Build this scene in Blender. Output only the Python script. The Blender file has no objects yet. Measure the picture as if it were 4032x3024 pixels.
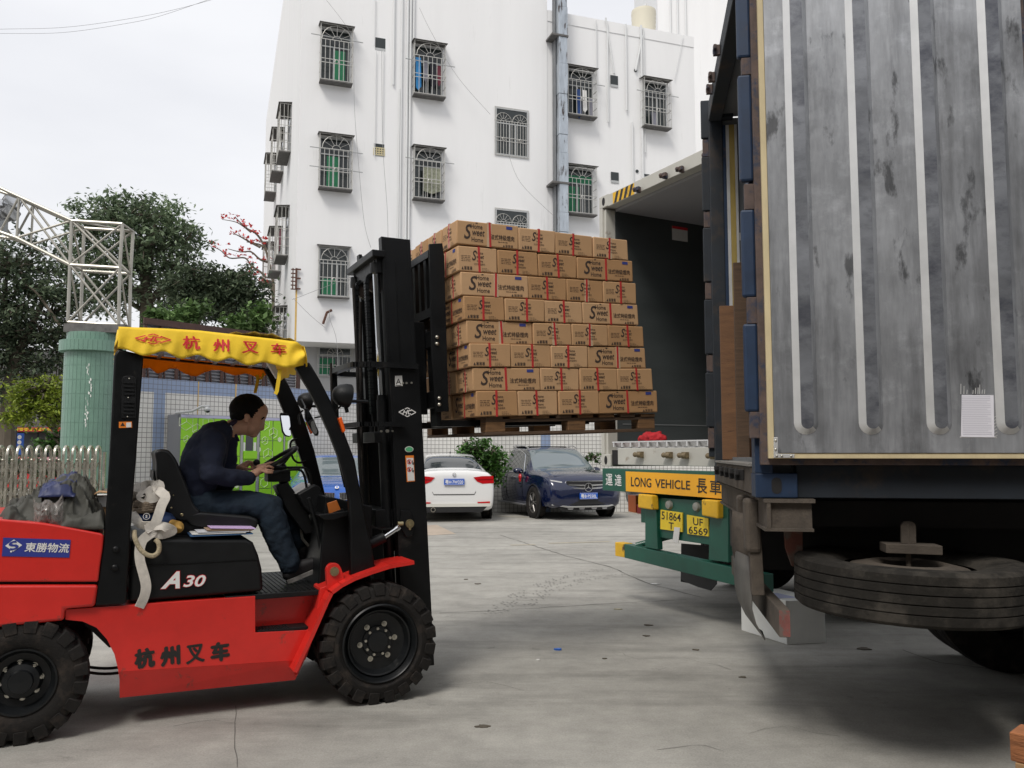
import bpy, bmesh, math, random
from math import sin, cos, pi, radians as R, atan2, sqrt
from mathutils import Vector, Matrix, Euler
random.seed(7)
C = bpy.context.scene.collection
S = bpy.context.scene
# ---------------------------------------------------------------- camera
FPX, CXP, CYP, HOR, HC = 3300.0, 2016.0, 1512.0, 1785.0, 1.48
PITCH = math.atan((HOR - CYP) / FPX)
cd = bpy.data.cameras.new('camera'); cam = bpy.data.objects.new('camera', cd); C.objects.link(cam)
cam.location = (0, 0, HC); cam.rotation_euler = (pi/2 + PITCH, 0, 0)
cd.sensor_width = 36; cd.lens = FPX / 4032 * 36; cd.clip_start = .05; cd.clip_end = 1000
S.camera = cam
# ---------------------------------------------------------------- world: overcast sky
w = bpy.data.worlds.new('World'); S.world = w; w.use_nodes = True
nt = w.node_tree; N = nt.nodes; L = nt.links; N.clear()
wo = N.new('ShaderNodeOutputWorld'); bg = N.new('ShaderNodeBackground')
SUN_EL, SUN_AZ = R(52), R(205)     # azimuth measured clockwise from +Y: behind the camera, a little to the left
sky = N.new('ShaderNodeTexSky'); sky.sky_type = 'NISHITA'; sky.sun_disc = False
sky.sun_elevation = SUN_EL; sky.sun_rotation = SUN_AZ; sky.air_density = 1.5; sky.dust_density = 4
tc = N.new('ShaderNodeTexCoord'); mp = N.new('ShaderNodeMapping'); mp.inputs['Scale'].default_value = (1.2, 1.2, 3.2)
nz = N.new('ShaderNodeTexNoise'); nz.inputs['Scale'].default_value = 1.3; nz.inputs['Detail'].default_value = 5; nz.inputs['Roughness'].default_value = .5
cr = N.new('ShaderNodeValToRGB'); cr.color_ramp.elements[0].position = .36; cr.color_ramp.elements[1].position = .64
cr.color_ramp.elements[0].color = (7.0, 7.05, 7.4, 1); cr.color_ramp.elements[1].color = (8.4, 8.4, 8.6, 1)
mx = N.new('ShaderNodeMix'); mx.data_type = 'RGBA'; mx.inputs[0].default_value = .88
L.new(tc.outputs['Generated'], mp.inputs[0]); L.new(mp.outputs[0], nz.inputs[0]); L.new(nz.outputs[0], cr.inputs[0])
L.new(sky.outputs[0], mx.inputs[6]); L.new(cr.outputs[0], mx.inputs[7])
L.new(mx.outputs[2], bg.inputs[0]); bg.inputs[1].default_value = .10
L.new(bg.outputs[0], wo.inputs[0])
sl = bpy.data.lights.new('sun', 'SUN'); sl.energy = 1.7; sl.angle = R(18); sl.color = (1, .96, .9)
so = bpy.data.objects.new('sun', sl); C.objects.link(so)
sd = Vector((sin(SUN_AZ)*cos(SUN_EL), cos(SUN_AZ)*cos(SUN_EL), sin(SUN_EL)))
so.rotation_euler = (-sd).to_track_quat('-Z', 'Y').to_euler(); so.location = (0, 0, 30)
S.view_settings.view_transform = 'Standard'; S.view_settings.look = 'None'
S.view_settings.exposure = .3; S.view_settings.gamma = 1
# ---------------------------------------------------------------- projection helpers
def ray(px, py):
    u = (px - CXP) / FPX; v = -(py - CYP) / FPX
    return Vector((u, cos(PITCH) - sin(PITCH)*v, sin(PITCH) + cos(PITCH)*v))
def at(px, py, Y):
    r = ray(px, py); return Vector((0, 0, HC)) + r * (Y / r.y)
def gnd(px, py, z=0.0):
    r = ray(px, py); return Vector((0, 0, HC)) + r * ((z - HC) / r.z)
class Frame:
    def __init__(s, o, deg):
        s.o = Vector(o); s.a = R(deg); s.e = Vector((cos(s.a), sin(s.a), 0)); s.n = Vector((-sin(s.a), cos(s.a), 0))
        s.c = Vector((0, 0, HC))
    def _loc(s, p):
        d = p - s.o; return Vector((d.dot(s.e), d.dot(s.n), d.z))
    def uz(s, px, py, v=0.0):
        r = ray(px, py); t = (v - (s.c - s.o).dot(s.n)) / r.dot(s.n); p = s._loc(s.c + r*t); return (p.x, p.z)
    def vz(s, px, py, u=0.0):
        r = ray(px, py); t = (u - (s.c - s.o).dot(s.e)) / r.dot(s.e); p = s._loc(s.c + r*t); return (p.y, p.z)
    def uv(s, px, py, z=0.0):
        r = ray(px, py); t = (z + s.o.z - HC) / r.z; p = s._loc(s.c + r*t); return (p.x, p.y)
    def P(s, pts, v=0.0): return [s.uz(a, b, v) for a, b in pts]
    def p3(s, px, py, v=0.0):
        a = s.uz(px, py, v); return (a[0], v, a[1])
def zm(pts, ox, oy, k): return [(ox + a/k, oy + b/k) for a, b in pts]
# ---------------------------------------------------------------- materials
MATS = {}
def mat(name, col, rough=.6, metal=0., var=0., vscale=3., dark=None, dthr=(.5, .62), dscale=2., bump=0., bscale=60., coat=0., spec=None, stretch=None, alpha=None, trans=None, emit=None, dcol2=None):
    if name in MATS: return MATS[name]
    m = bpy.data.materials.new(name); MATS[name] = m; m.use_nodes = True
    nt = m.node_tree; N = nt.nodes; L = nt.links; b = N['Principled BSDF']
    b.inputs['Roughness'].default_value = rough; b.inputs['Metallic'].default_value = metal
    b.inputs['Coat Weight'].default_value = coat
    if spec is not None: b.inputs['Specular IOR Level'].default_value = spec
    if trans: b.inputs['Transmission Weight'].default_value = trans
    if alpha is not None: b.inputs['Alpha'].default_value = alpha
    if emit: b.inputs['Emission Color'].default_value = (*emit[:3], 1); b.inputs['Emission Strength'].default_value = emit[3]
    c4 = (*col, 1); b.inputs['Base Color'].default_value = c4
    tc = N.new('ShaderNodeTexCoord'); src = tc.outputs['Object']
    if stretch:
        mp = N.new('ShaderNodeMapping'); mp.inputs['Scale'].default_value = stretch; L.new(src, mp.inputs[0]); src = mp.outputs[0]
    last = None
    if var > 0:
        n = N.new('ShaderNodeTexNoise'); n.inputs['Scale'].default_value = vscale; n.inputs['Detail'].default_value = 6; n.inputs['Roughness'].default_value = .65
        L.new(src, n.inputs[0]); mr = N.new('ShaderNodeMapRange'); mr.inputs[1].default_value = .28; mr.inputs[2].default_value = .72
        mr.inputs[3].default_value = 1 - var; mr.inputs[4].default_value = 1 + var; L.new(n.outputs[0], mr.inputs[0])
        vm = N.new('ShaderNodeVectorMath'); vm.operation = 'SCALE'; vm.inputs[0].default_value = col; L.new(mr.outputs[0], vm.inputs['Scale'])
        last = vm.outputs[0]
        mr2 = N.new('ShaderNodeMapRange'); mr2.inputs[3].default_value = max(0, rough - .12); mr2.inputs[4].default_value = min(1, rough + .12)
        L.new(n.outputs[0], mr2.inputs[0]); L.new(mr2.outputs[0], b.inputs['Roughness'])
    if dark:
        n = N.new('ShaderNodeTexNoise'); n.inputs['Scale'].default_value = dscale; n.inputs['Detail'].default_value = 9; n.inputs['Roughness'].default_value = .7
        L.new(src, n.inputs[0]); mr = N.new('ShaderNodeMapRange'); mr.inputs[1].default_value = dthr[0]; mr.inputs[2].default_value = dthr[1]; L.new(n.outputs[0], mr.inputs[0])
        mx = N.new('ShaderNodeMix'); mx.data_type = 'RGBA'; L.new(mr.outputs[0], mx.inputs[0])
        if last: L.new(last, mx.inputs[6])
        else: mx.inputs[6].default_value = c4
        mx.inputs[7].default_value = (*dark, 1); last = mx.outputs[2]
    if last: L.new(last, b.inputs['Base Color'])
    if bump > 0:
        n = N.new('ShaderNodeTexNoise'); n.inputs['Scale'].default_value = bscale; n.inputs['Detail'].default_value = 5; L.new(src, n.inputs[0])
        bm = N.new('ShaderNodeBump'); bm.inputs['Strength'].default_value = bump; bm.inputs['Distance'].default_value = .01
        L.new(n.outputs[0], bm.inputs['Height']); L.new(bm.outputs[0], b.inputs['Normal'])
    return m
# ---------------------------------------------------------------- mesh builder
class MB:
    def __init__(s): s.v = []; s.f = []
    def add(s, vs, fs):
        o = len(s.v); s.v += [tuple(p) for p in vs]; s.f += [tuple(i + o for i in f) for f in fs]; return s
    def box(s, x0, x1, y0, y1, z0, z1, M=None):
        vs = [Vector((x, y, z)) for z in (z0, z1) for y in (y0, y1) for x in (x0, x1)]
        if M: vs = [M @ p for p in vs]
        return s.add(vs, [(0,2,3,1),(4,5,7,6),(0,1,5,4),(2,6,7,3),(0,4,6,2),(1,3,7,5)])
    def hexa(s, q, r):   # two quads (each 4 points, same order)
        vs = list(q) + list(r)
        return s.add(vs, [(3,2,1,0),(4,5,6,7),(0,1,5,4),(1,2,6,5),(2,3,7,6),(3,0,4,7)])
    def prism(s, poly, v0, v1, poly2=None):   # poly in (u,z), extruded along v
        n = len(poly); p2 = poly2 or poly
        vs = [(u, v0, z) for u, z in poly] + [(u, v1, z) for u, z in p2]
        fs = [tuple(range(n)), tuple(range(2*n-1, n-1, -1))] + [(i, i+n, (i+1) % n + n, (i+1) % n) for i in range(n)]
        return s.add(vs, fs)
    def flat(s, poly, v):
        return s.add([(u, v, z) for u, z in poly], [tuple(range(len(poly)))])
    def cyl(s, a, b, r, r2=None, n=16, cap=True):
        a = Vector(a); b = Vector(b); r2 = r if r2 is None else r2
        d = (b - a).normalized(); q = d.to_track_quat('Z', 'Y')
        vs = [a + q @ Vector((r*cos(2*pi*i/n), r*sin(2*pi*i/n), 0)) for i in range(n)] + [b + q @ Vector((r2*cos(2*pi*i/n), r2*sin(2*pi*i/n), 0)) for i in range(n)]
        fs = [(i, (i+1) % n, (i+1) % n + n, i+n) for i in range(n)]
        if cap: fs += [tuple(range(n-1, -1, -1)), tuple(range(n, 2*n))]
        return s.add(vs, fs)
    def tube(s, pts, r, n=8, closed=False):
        pts = [Vector(p) for p in pts]; m = len(pts); rs = r if isinstance(r, (list, tuple)) else [r]*m
        rings = []; up = Vector((.13, .31, .94)).normalized()
        for i, p in enumerate(pts):
            if closed: d = pts[(i+1) % m] - pts[i-1]
            else: d = pts[min(i+1, m-1)] - pts[max(i-1, 0)]
            d.normalize(); x = up.cross(d)
            if x.length < 1e-3: x = Vector((1, 0, 0)).cross(d)
            x.normalize(); y = d.cross(x); up = y
            rings.append([p + x*(rs[i]*cos(2*pi*k/n)) + y*(rs[i]*sin(2*pi*k/n)) for k in range(n)])
        vs = [q for g in rings for q in g]; fs = []
        for i in range(m if closed else m-1):
            j = (i+1) % m
            fs += [(i*n+k, i*n+(k+1) % n, j*n+(k+1) % n, j*n+k) for k in range(n)]
        if not closed: fs += [tuple(range(n-1, -1, -1)), tuple(range((m-1)*n, m*n))]
        return s.add(vs, fs)
    def lathe(s, prof, o=(0,0,0), axis=(0,1,0), n=48, closed=False):   # prof: (radius, along axis)
        q = Vector(axis).to_track_quat('Z', 'Y'); o = Vector(o); vs = []
        for r, h in prof:
            vs += [o + q @ Vector((r*cos(2*pi*i/n), r*sin(2*pi*i/n), h)) for i in range(n)]
        m = len(prof); fs = []
        for j in range(m if closed else m-1):
            k = (j+1) % m
            fs += [(j*n+i, j*n+(i+1) % n, k*n+(i+1) % n, k*n+i) for i in range(n)]
        return s.add(vs, fs)
    def ell(s, c, r, M=None, nu=16, nv=10):
        c = Vector(c); vs = []; fs = []
        for j in range(nv+1):
            t = pi*j/nv
            for i in range(nu):
                p = Vector((r[0]*sin(t)*cos(2*pi*i/nu), r[1]*sin(t)*sin(2*pi*i/nu), r[2]*cos(t)))
                if M: p = M @ p
                vs.append(c + p)
        for j in range(nv):
            fs += [(j*nu+i, (j+1)*nu+i, (j+1)*nu+(i+1) % nu, j*nu+(i+1) % nu) for i in range(nu)]
        return s.add(vs, fs)
    def caps(s, a, b, r, r2=None, n=14):   # tapered capsule
        a = Vector(a); b = Vector(b); r2 = r if r2 is None else r2
        s.cyl(a, b, r, r2, n); s.ell(a, (r*.999,)*3, None, n, 8); s.ell(b, (r2*.999,)*3, None, n, 8); return s
    def ribbon(s, pts, wd, th=.003, nrm=(0,-1,0), tw=None):
        pts = [Vector(p) for p in pts]; m = len(pts); vs = []
        for i, p in enumerate(pts):
            d = (pts[min(i+1, m-1)] - pts[max(i-1, 0)]).normalized(); nn = Vector(tw[i]) if tw else Vector(nrm)
            x = d.cross(nn)
            if x.length < 1e-3: x = Vector((1, 0, 0))
            x.normalize(); n2 = x.cross(d).normalized()
            for a, b in ((-1,-1),(1,-1),(1,1),(-1,1)): vs.append(p + x*(a*wd/2) + n2*(b*th/2))
        fs = [(3,2,1,0), tuple(4*(m-1)+k for k in range(4))]
        for i in range(m-1): fs += [(4*i+k, 4*i+(k+1) % 4, 4*i+4+(k+1) % 4, 4*i+4+k) for k in range(4)]
        return s.add(vs, fs)
    def build(s, name, m, parent=None, smooth=False, bevel=0, seg=2, solid=0, remesh=0, disp=0, dsize=.1, smo=0, ang=35, sub=0, folds=None):
        me = bpy.data.meshes.new(name); me.from_pydata(s.v, [], s.f); me.update()
        bm = bmesh.new(); bm.from_mesh(me)
        if not remesh: bmesh.ops.recalc_face_normals(bm, faces=bm.faces)
        bm.to_mesh(me); bm.free()
        if m: me.materials.append(m)
        o = bpy.data.objects.new(name, me); C.objects.link(o)
        if parent: o.parent = parent
        if smooth or remesh:
            for p in me.polygons: p.use_smooth = True
            if not remesh: me.set_sharp_from_angle(angle=R(ang))
        if bevel:
            b = o.modifiers.new('bevel', 'BEVEL'); b.width = bevel; b.segments = seg; b.limit_method = 'ANGLE'; b.angle_limit = R(40); b.harden_normals = False
        if sub:
            b = o.modifiers.new('sub', 'SUBSURF'); b.levels = sub; b.render_levels = sub
        if remesh:
            b = o.modifiers.new('remesh', 'REMESH'); b.mode = 'VOXEL'; b.voxel_size = remesh; b.use_smooth_shade = True
        if smo:
            b = o.modifiers.new('smooth', 'SMOOTH'); b.factor = .5; b.iterations = smo
        if disp:
            t = bpy.data.textures.new(name + '_folds', 'CLOUDS'); t.noise_scale = dsize; t.noise_depth = 2
            b = o.modifiers.new('folds', 'DISPLACE'); b.texture = t; b.strength = disp; b.mid_level = .5; b.texture_coords = 'LOCAL'
        if folds:
            t = bpy.data.textures.new(name + '_creases', 'MARBLE'); t.noise_scale = folds[1]; t.turbulence = folds[2]; t.noise_depth = 2; t.marble_type = 'SHARP'
            b = o.modifiers.new('creases', 'DISPLACE'); b.texture = t; b.strength = folds[0]; b.mid_level = .5; b.texture_coords = 'LOCAL'
        return o
def thing(name, label, cat, loc=(0,0,0), rz=0, group=None):
    o = bpy.data.objects.new(name, None); C.objects.link(o); o.location = loc; o.rotation_euler = (0, 0, rz)
    return tag(o, label, cat, group)
def tag(o, label, cat, group=None):
    o['label'] = label; o['category'] = cat
    if group: o['group'] = group
    return o
def fthing(name, label, cat, F, group=None): return thing(name, label, cat, F.o, F.a, group)
def struct(o): o['kind'] = 'structure'; return o
def copy_tree(o, parent=None):
    c = o.copy(); C.objects.link(c); c.parent = parent
    for ch in list(o.children): copy_tree(ch, c)
    return c
def spline(pts, n=8, closed=False):
    P = [Vector(p) for p in pts]; out = []; m = len(P)
    for i in range(m if closed else m-1):
        if closed: a, b, c, d = P[i-1], P[i], P[(i+1) % m], P[(i+2) % m]
        else: a, b, c, d = P[max(i-1, 0)], P[i], P[i+1], P[min(i+2, m-1)]
        for k in range(n):
            t = k/n; out.append(.5*((2*b) + (c-a)*t + (2*a-5*b+4*c-d)*t*t + (3*b-a-3*c+d)*t**3))
    if not closed: out.append(P[-1])
    return out
def rounded(poly, r, n=4):
    out = []; m = len(poly)
    for i in range(m):
        a = Vector(poly[i-1]); b = Vector(poly[i]); c = Vector(poly[(i+1) % m]); rr = r[i] if isinstance(r, (list, tuple)) else r
        if rr <= 0: out.append(tuple(b)); continue
        d1 = (a-b); d2 = (c-b); k = min(rr, d1.length*.45, d2.length*.45); p = b + d1.normalized()*k; q = b + d2.normalized()*k
        for j in range(n+1):
            t = j/n; out.append(tuple(p*(1-t)**2 + b*2*t*(1-t) + q*t*t))
    return out
# ---------------------------------------------------------------- text
TXC = {}
def CJK(s): return any(ord(c) > 0x2e80 for c in s)
def thicken(mb, vs, fs, d):
    for k, (dx, dz) in enumerate(((d,0),(-d,0),(0,d),(0,-d))): mb.add([(a+dx, b-.0001*(k+1), c+dz) for a, b, c in vs], fs)
def text_geo(s, size, bold=0, shear=0, sx=1):
    if CJK(s): bold = 0
    k = (s, size, bold, shear, sx)
    if k in TXC: return TXC[k]
    cu = bpy.data.curves.new('t', 'FONT'); cu.body = s; cu.size = size; cu.offset = bold*size; cu.shear = shear; cu.resolution_u = 3
    cu.align_x = 'CENTER'; cu.align_y = 'CENTER'
    o = bpy.data.objects.new('t', cu); C.objects.link(o); bpy.context.view_layer.update()
    me = bpy.data.meshes.new_from_object(o.evaluated_get(bpy.context.evaluated_depsgraph_get()))
    g = ([tuple(v.co) for v in me.vertices], [tuple(p.vertices) for p in me.polygons])
    if g[0]:
        xs = [v[0] for v in g[0]]; ys = [v[1] for v in g[0]]; mx_, my_ = (min(xs)+max(xs))/2, (min(ys)+max(ys))/2
        g = ([((v[0]-mx_)*sx, v[1]-my_, 0) for v in g[0]], g[1], (max(xs)-min(xs))*sx, max(ys)-min(ys))
    bpy.data.objects.remove(o); bpy.data.meshes.remove(me); bpy.data.curves.remove(cu)
    TXC[k] = g; return g
def put_text(mb, s, c, h=None, w=None, v=0, rot=0, bold=0, shear=0):
    """centre c=(u,z); scaled to height h and/or width w; drawn on a plane of constant v, facing -v"""
    g = text_geo(s, 1.0, bold, shear); sh = (h or g[3]*w/g[2]) / g[3]; sw = (w/g[2]) if w else sh
    cs, sn = cos(rot), sin(rot)
    vs = [(c[0] + x*sw*cs - y*sh*sn, v, c[1] + x*sw*sn + y*sh*cs) for x, y, _ in g[0]]
    mb.add(vs, g[1])
    if g is not None and CJK(s) and bold > 0: thicken(mb, vs, g[1], bold*sh)
    return mb
def quad_text(mb, s, q, v, bold=0, shear=0, M=None):
    """stretch text into quad q = [(u,z) bl, br, tr, tl] on plane v"""
    g = text_geo(s, 1.0, bold, shear); vs = []
    for x, y, _ in g[0]:
        a = x/g[2] + .5; b = y/g[3] + .5
        u = (q[0][0]*(1-a) + q[1][0]*a)*(1-b) + (q[3][0]*(1-a) + q[2][0]*a)*b
        z = (q[0][1]*(1-a) + q[1][1]*a)*(1-b) + (q[3][1]*(1-a) + q[2][1]*a)*b
        vs.append((u, v, z) if v is not None else (u, 0, z))
    if M: vs = [M(p) for p in vs]
    mb.add(vs, g[1])
    if CJK(s) and bold > 0: thicken(mb, vs, g[1], bold*(q[3][1]-q[0][1]))
    return mb
# ================================================================ materials
M_red = mat('red_paint', (.64, .024, .017), .34, var=.13, vscale=3, dark=(.26, .05, .035), dthr=(.615, .69), dscale=9, coat=.25, bump=.05, bscale=7)
M_blk = mat('black_paint', (.005, .0055, .006), .40, var=.35, vscale=6, spec=.28, dark=(.030,.027,.024), dthr=(.62,.75), dscale=7)
M_pla = mat('black_plastic', (.0065, .007, .0075), .5, spec=.3, var=.3, vscale=9, bump=.15, bscale=220)
M_rub = mat('tyre_rubber', (.012, .0105, .0095), .82, spec=.3, var=.4, vscale=7, dark=(.040, .031, .025), dthr=(.5, .68), dscale=9, bump=.25, bscale=90)
M_rim = mat('black_rim', (.008, .009, .010), .36, spec=.35, var=.3, vscale=12)
M_chr = mat('chrome', (.62, .64, .66), .12, 1.0)
M_zinc = mat('zinc_bolt', (.50, .48, .42), .35, .9, var=.2, vscale=30)
M_brass = mat('brass_pin', (.45, .38, .22), .35, .9)
M_yel = mat('yellow_canvas', (.93, .62, .03), .75, var=.07, vscale=4, bump=.2, bscale=25)
M_ora = mat('orange_canvas', (.72, .27, .01), .8, var=.08, vscale=5, bump=.2, bscale=25)
def translucent(m, col, k):
    nt = m.node_tree; p = nt.nodes['Principled BSDF']; tr = nt.nodes.new('ShaderNodeBsdfTranslucent'); tr.inputs[0].default_value = (*col, 1); ms = nt.nodes.new('ShaderNodeMixShader'); ms.inputs[0].default_value = k
    out = [n for n in nt.nodes if n.type == 'OUTPUT_MATERIAL'][0]; nt.links.new(p.outputs[0], ms.inputs[1]); nt.links.new(tr.outputs[0], ms.inputs[2]); nt.links.new(ms.outputs[0], out.inputs[0])
translucent(M_ora, (.95,.42,.02), .5)
M_redp = mat('red_print', (.66, .02, .03), .6)
M_wht = mat('white_print', (.80, .79, .77), .5)
M_blkp = mat('black_print', (.02, .018, .016), .6)
M_orl = mat('orange_lens', (.85, .12, .01), .25, coat=.5)
M_mir = mat('mirror_glass', (.80, .82, .85), .03, 1.0)
M_bag = mat('white_webbing', (.60, .56, .50), .9, var=.15, vscale=30, bump=.4, bscale=250)
M_rope = mat('rope_fibre', (.42, .35, .23), .95, var=.4, vscale=60, bump=.6, bscale=180)
M_stick = mat('sticker_white', (.72, .71, .68), .5)
M_stico = mat('sticker_orange', (.80, .22, .02), .5)
M_green = mat('sticker_green', (.10, .42, .20), .4)
M_stblue = mat('sticker_blue', (.035, .05, .28), .4)
# ================================================================ ground
def concrete():
    m = bpy.data.materials.new('concrete_yard'); m.use_nodes = True; nt = m.node_tree; N = nt.nodes; L = nt.links; b = N['Principled BSDF']
    tc = N.new('ShaderNodeTexCoord')
    def noise(s, d=6, r=.6, mp=None):
        n = N.new('ShaderNodeTexNoise'); n.inputs['Scale'].default_value = s; n.inputs['Detail'].default_value = d; n.inputs['Roughness'].default_value = r
        if mp:
            q = N.new('ShaderNodeMapping'); q.inputs['Scale'].default_value = mp; q.inputs['Rotation'].default_value = (0, 0, R(25)); L.new(tc.outputs['Object'], q.inputs[0]); L.new(q.outputs[0], n.inputs[0])
        else: L.new(tc.outputs['Object'], n.inputs[0])
        return n.outputs[0]
    def rng(x, a, b_, c, d):
        r = N.new('ShaderNodeMapRange'); r.inputs[1].default_value = a; r.inputs[2].default_value = b_; r.inputs[3].default_value = c; r.inputs[4].default_value = d; L.new(x, r.inputs[0]); return r.outputs[0]
    def mul(x, y):
        r = N.new('ShaderNodeMath'); r.operation = 'MULTIPLY'; L.new(x, r.inputs[0]); L.new(y, r.inputs[1]); return r.outputs[0]
    a = rng(noise(.35, 5), .3, .7, .78, 1.15); c = rng(noise(3.5, 9, .75), .3, .7, .80, 1.16); d = rng(noise(90, 5, .8), .3, .7, .78, 1.2)
    e = rng(noise(1.1, 7, .65, (.35, 2.2, 1)), .50, .68, 1.0, .72)       # long scuffed tyre-worn streaks
    f = rng(noise(2.4, 8, .75), .62, .70, 1.0, .62)                      # oil spots
    v = mul(mul(mul(a, c), mul(d, e)), f)
    vm = N.new('ShaderNodeVectorMath'); vm.operation = 'SCALE'; vm.inputs[0].default_value = (.36, .348, .315); L.new(v, vm.inputs['Scale'])
    L.new(vm.outputs[0], b.inputs['Base Color']); L.new(rng(noise(2), .3, .7, .72, .95), b.inputs['Roughness']); b.inputs['Specular IOR Level'].default_value = .35
    bm = N.new('ShaderNodeBump'); bm.inputs['Strength'].default_value = .35; bm.inputs['Distance'].default_value = .006; L.new(noise(120, 6, .7), bm.inputs['Height']); L.new(bm.outputs[0], b.inputs['Normal'])
    return m
M_con = concrete()
mb = MB(); mb.add([(-300,-60,0),(300,-60,0),(300,500,0),(-300,500,0)], [(0,1,2,3)])
g_ = struct(mb.build('ground', M_con))
M_joint = mat('joint_dirt', (.10,.095,.085), .95)
def crack(pts, wd, name='expansion_joint', jit=.012, m=None):
    pts = [gnd(*p) for p in pts]; path = []
    for a, b in zip(pts, pts[1:]):
        n = max(2, int((b-a).length/.12))
        for i in range(n): path.append(a.lerp(b, i/n) + Vector((random.uniform(-jit,jit), random.uniform(-jit,jit), 0)))
    path.append(pts[-1]); vs = []
    for i, p in enumerate(path):
        d = (path[min(i+1,len(path)-1)] - path[max(i-1,0)]); d.z = 0; d.normalize(); n = Vector((-d.y, d.x, 0))*wd*random.uniform(.3, 1)*.5
        vs += [p-n+Vector((0,0,.003)), p+n+Vector((0,0,.003))]
    return struct(MB().add(vs, [(2*i,2*i+2,2*i+3,2*i+1) for i in range(len(path)-1)]).build(name, m or M_joint))
crack([(1970,2107),(2230,2190),(2400,2232)], .022); crack([(2400,2232),(2560,2300),(2760,2352)], .02)
crack([(1725,2416),(2000,2402),(2300,2383),(2700,2362)], .012, 'floor_crack', .02)
crack([(930,3024),(925,2880),(928,2780)], .004, 'floor_crack', .006)
crack([(3560,2560),(3640,2592),(3700,2610),(3950,2640)], .014, 'floor_crack')
M_pale = mat('pale_patch', (.40,.33,.26), .9, var=.15, vscale=3)
a = [gnd(1668,2070), gnd(1720,2067), gnd(1795,2103), gnd(1668,2110)]
MB().add([p+Vector((0,0,.004)) for p in a], [(0,1,2,3)]).build('ground_patch', M_pale)['kind'] = 'structure'
M_yl = mat('worn_yellow_line', (.42,.34,.18), .9, var=.2, vscale=20)
for a, b in (((1960,2033),(2075,2038)), ((2010,2147),(2110,2145)), ((2160,2140),(2400,2133)), ((2430,2010),(2560,2030))):
    p, q = gnd(*a), gnd(*b); d = (q-p).normalized(); n = Vector((-d.y,d.x,0))*.05; z = Vector((0,0,.004))
    struct(MB().add([p-n+z,q-n+z,q+n+z,p+n+z],[(0,1,2,3)]).build('road_marking', mat('faded_line', (.38,.34,.26), .9, var=.2, vscale=9)))
# tyre marks left by the forklift, arcs of dusty rubber
M_tm = mat('tyre_mark', (.24,.232,.215), .9, var=.25, vscale=9)
for pts in ([(1950,2420),(2020,2360),(2150,2300),(2330,2250),(2420,2240)], [(2060,2385),(2180,2320),(2330,2280),(2500,2262)]):
    P_ = spline([gnd(*p) for p in pts], 14); mb = MB()
    for i in range(0, len(P_)-1):
        p, q = P_[i], P_[i+1]; d = (q-p).normalized(); n = Vector((-d.y,d.x,0))
        for s in (-.09,-.045,.0,.045,.09):
            if random.random() < .62: continue
            c = p.lerp(q, random.random()*.4)+n*s+Vector((0,0,.004)); l_ = (q-p).length*.5
            mb.add([c-n*.009, c-n*.009+d*l_+n*.02, c+n*.009+d*l_+n*.02, c+n*.009], [(0,1,2,3)])
    struct(mb.build('tyre_mark', M_tm))
for pts in ([(2400,2560),(2520,2600),(2700,2590),(2880,2640)],[(1760,2700),(1900,2680),(2060,2720)],[(3300,2900),(3100,2860),(2950,2890)],[(700,2860),(850,2830),(930,2850)],[(1790,2200),(1880,2180),(1960,2190)],[(2600,2950),(2750,2930),(2850,2960)]): crack(pts, .004, 'floor_crack', .03)
# litter and spots
M_lit = mat('dark_litter', (.10,.085,.065), .9, var=.4, vscale=30)
rr = random.Random(5)
def blob(px, py, w_, h_, m, name, label, cat, group=None, z=.006):
    p = gnd(px, py); n = 15; vs = [(w_*cos(2*pi*i/n)*rr.uniform(.3,1.25), h_*sin(2*pi*i/n)*rr.uniform(.6,1.1), 0) for i in range(n)]
    mb = MB(); mb.prism([(x, y) for x, y, _ in vs], 0, z)
    mb.v = [(a, c, b) for a, b, c in mb.v]
    o = mb.build(name, m); o.location = p + Vector((0,0,.001)); return tag(o, label, cat, group)
spots = [(1880,2300,.07,'brown leaf lying flat between the forklift and the trucks, nearest the long joint','leaf'),(2548,2463,.07,'brown leaf lying near the middle of the bare concrete','leaf'),(2545,2505,.05,'dark scrap below the middle leaf on the concrete','scrap'),(2740,2560,.05,'dark scrap right of the blue cap, halfway to the white box','scrap'),(2925,2668,.04,'small dark stone on the concrete in front of the trailer bumper','stone'),(3400,2556,.10,'dark metal lid lying under the hanging spare tyre','lid'),(2380,2595,.03,'dark pebble just left of the blue bottle cap on the concrete','pebble'),(1835,2282,.05,'thin dark twig on the pale concrete under the white car','twig'),(1900,2862,.06,'dark mud smear lying on the concrete at the bottom edge of the photo','mud patch')]
for x, y, s_, lb, ct in spots: blob(x, y, s_*.62, s_*.42, M_lit, ct.replace(' ', '_'), lb, ct)
blob(2200,2560,.03,.02,mat('blue_cap',(.02,.12,.5),.4),'bottle_cap','small blue bottle cap on the grey concrete','bottle cap',None,.012)
blob(2580,2300,.06,.03,M_stick,'paper_scrap','white paper scrap on the concrete below the green trailer bumper','paper')
blob(2120,2600,.015,.012,M_stick,'paper_scrap','tiny white paper crumb left of the blue bottle cap','paper')
blob(2436,2400,.04,.02,mat('pale_scrap',(.5,.45,.3),.8),'wrapper','pale crumpled wrapper on the concrete near the thin crack','wrapper')
# unseen block added behind the camera to shade the near part of the yard
M_sblk = mat('shade_block_grey', (.32,.31,.29), .85, var=.1, vscale=1)
sblk = thing('shade_block', 'unseen grey block with overhang, added behind the camera to shade the near yard', 'shade_block', (0,-4.5,0))
MB().box(-30, 30, -12, 0, 0, 7).build('wall', M_sblk, sblk)
MB().box(-30, 30, 0, 3.0, 5.0, 5.3).build('shade_overhang', M_sblk, sblk)
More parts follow.
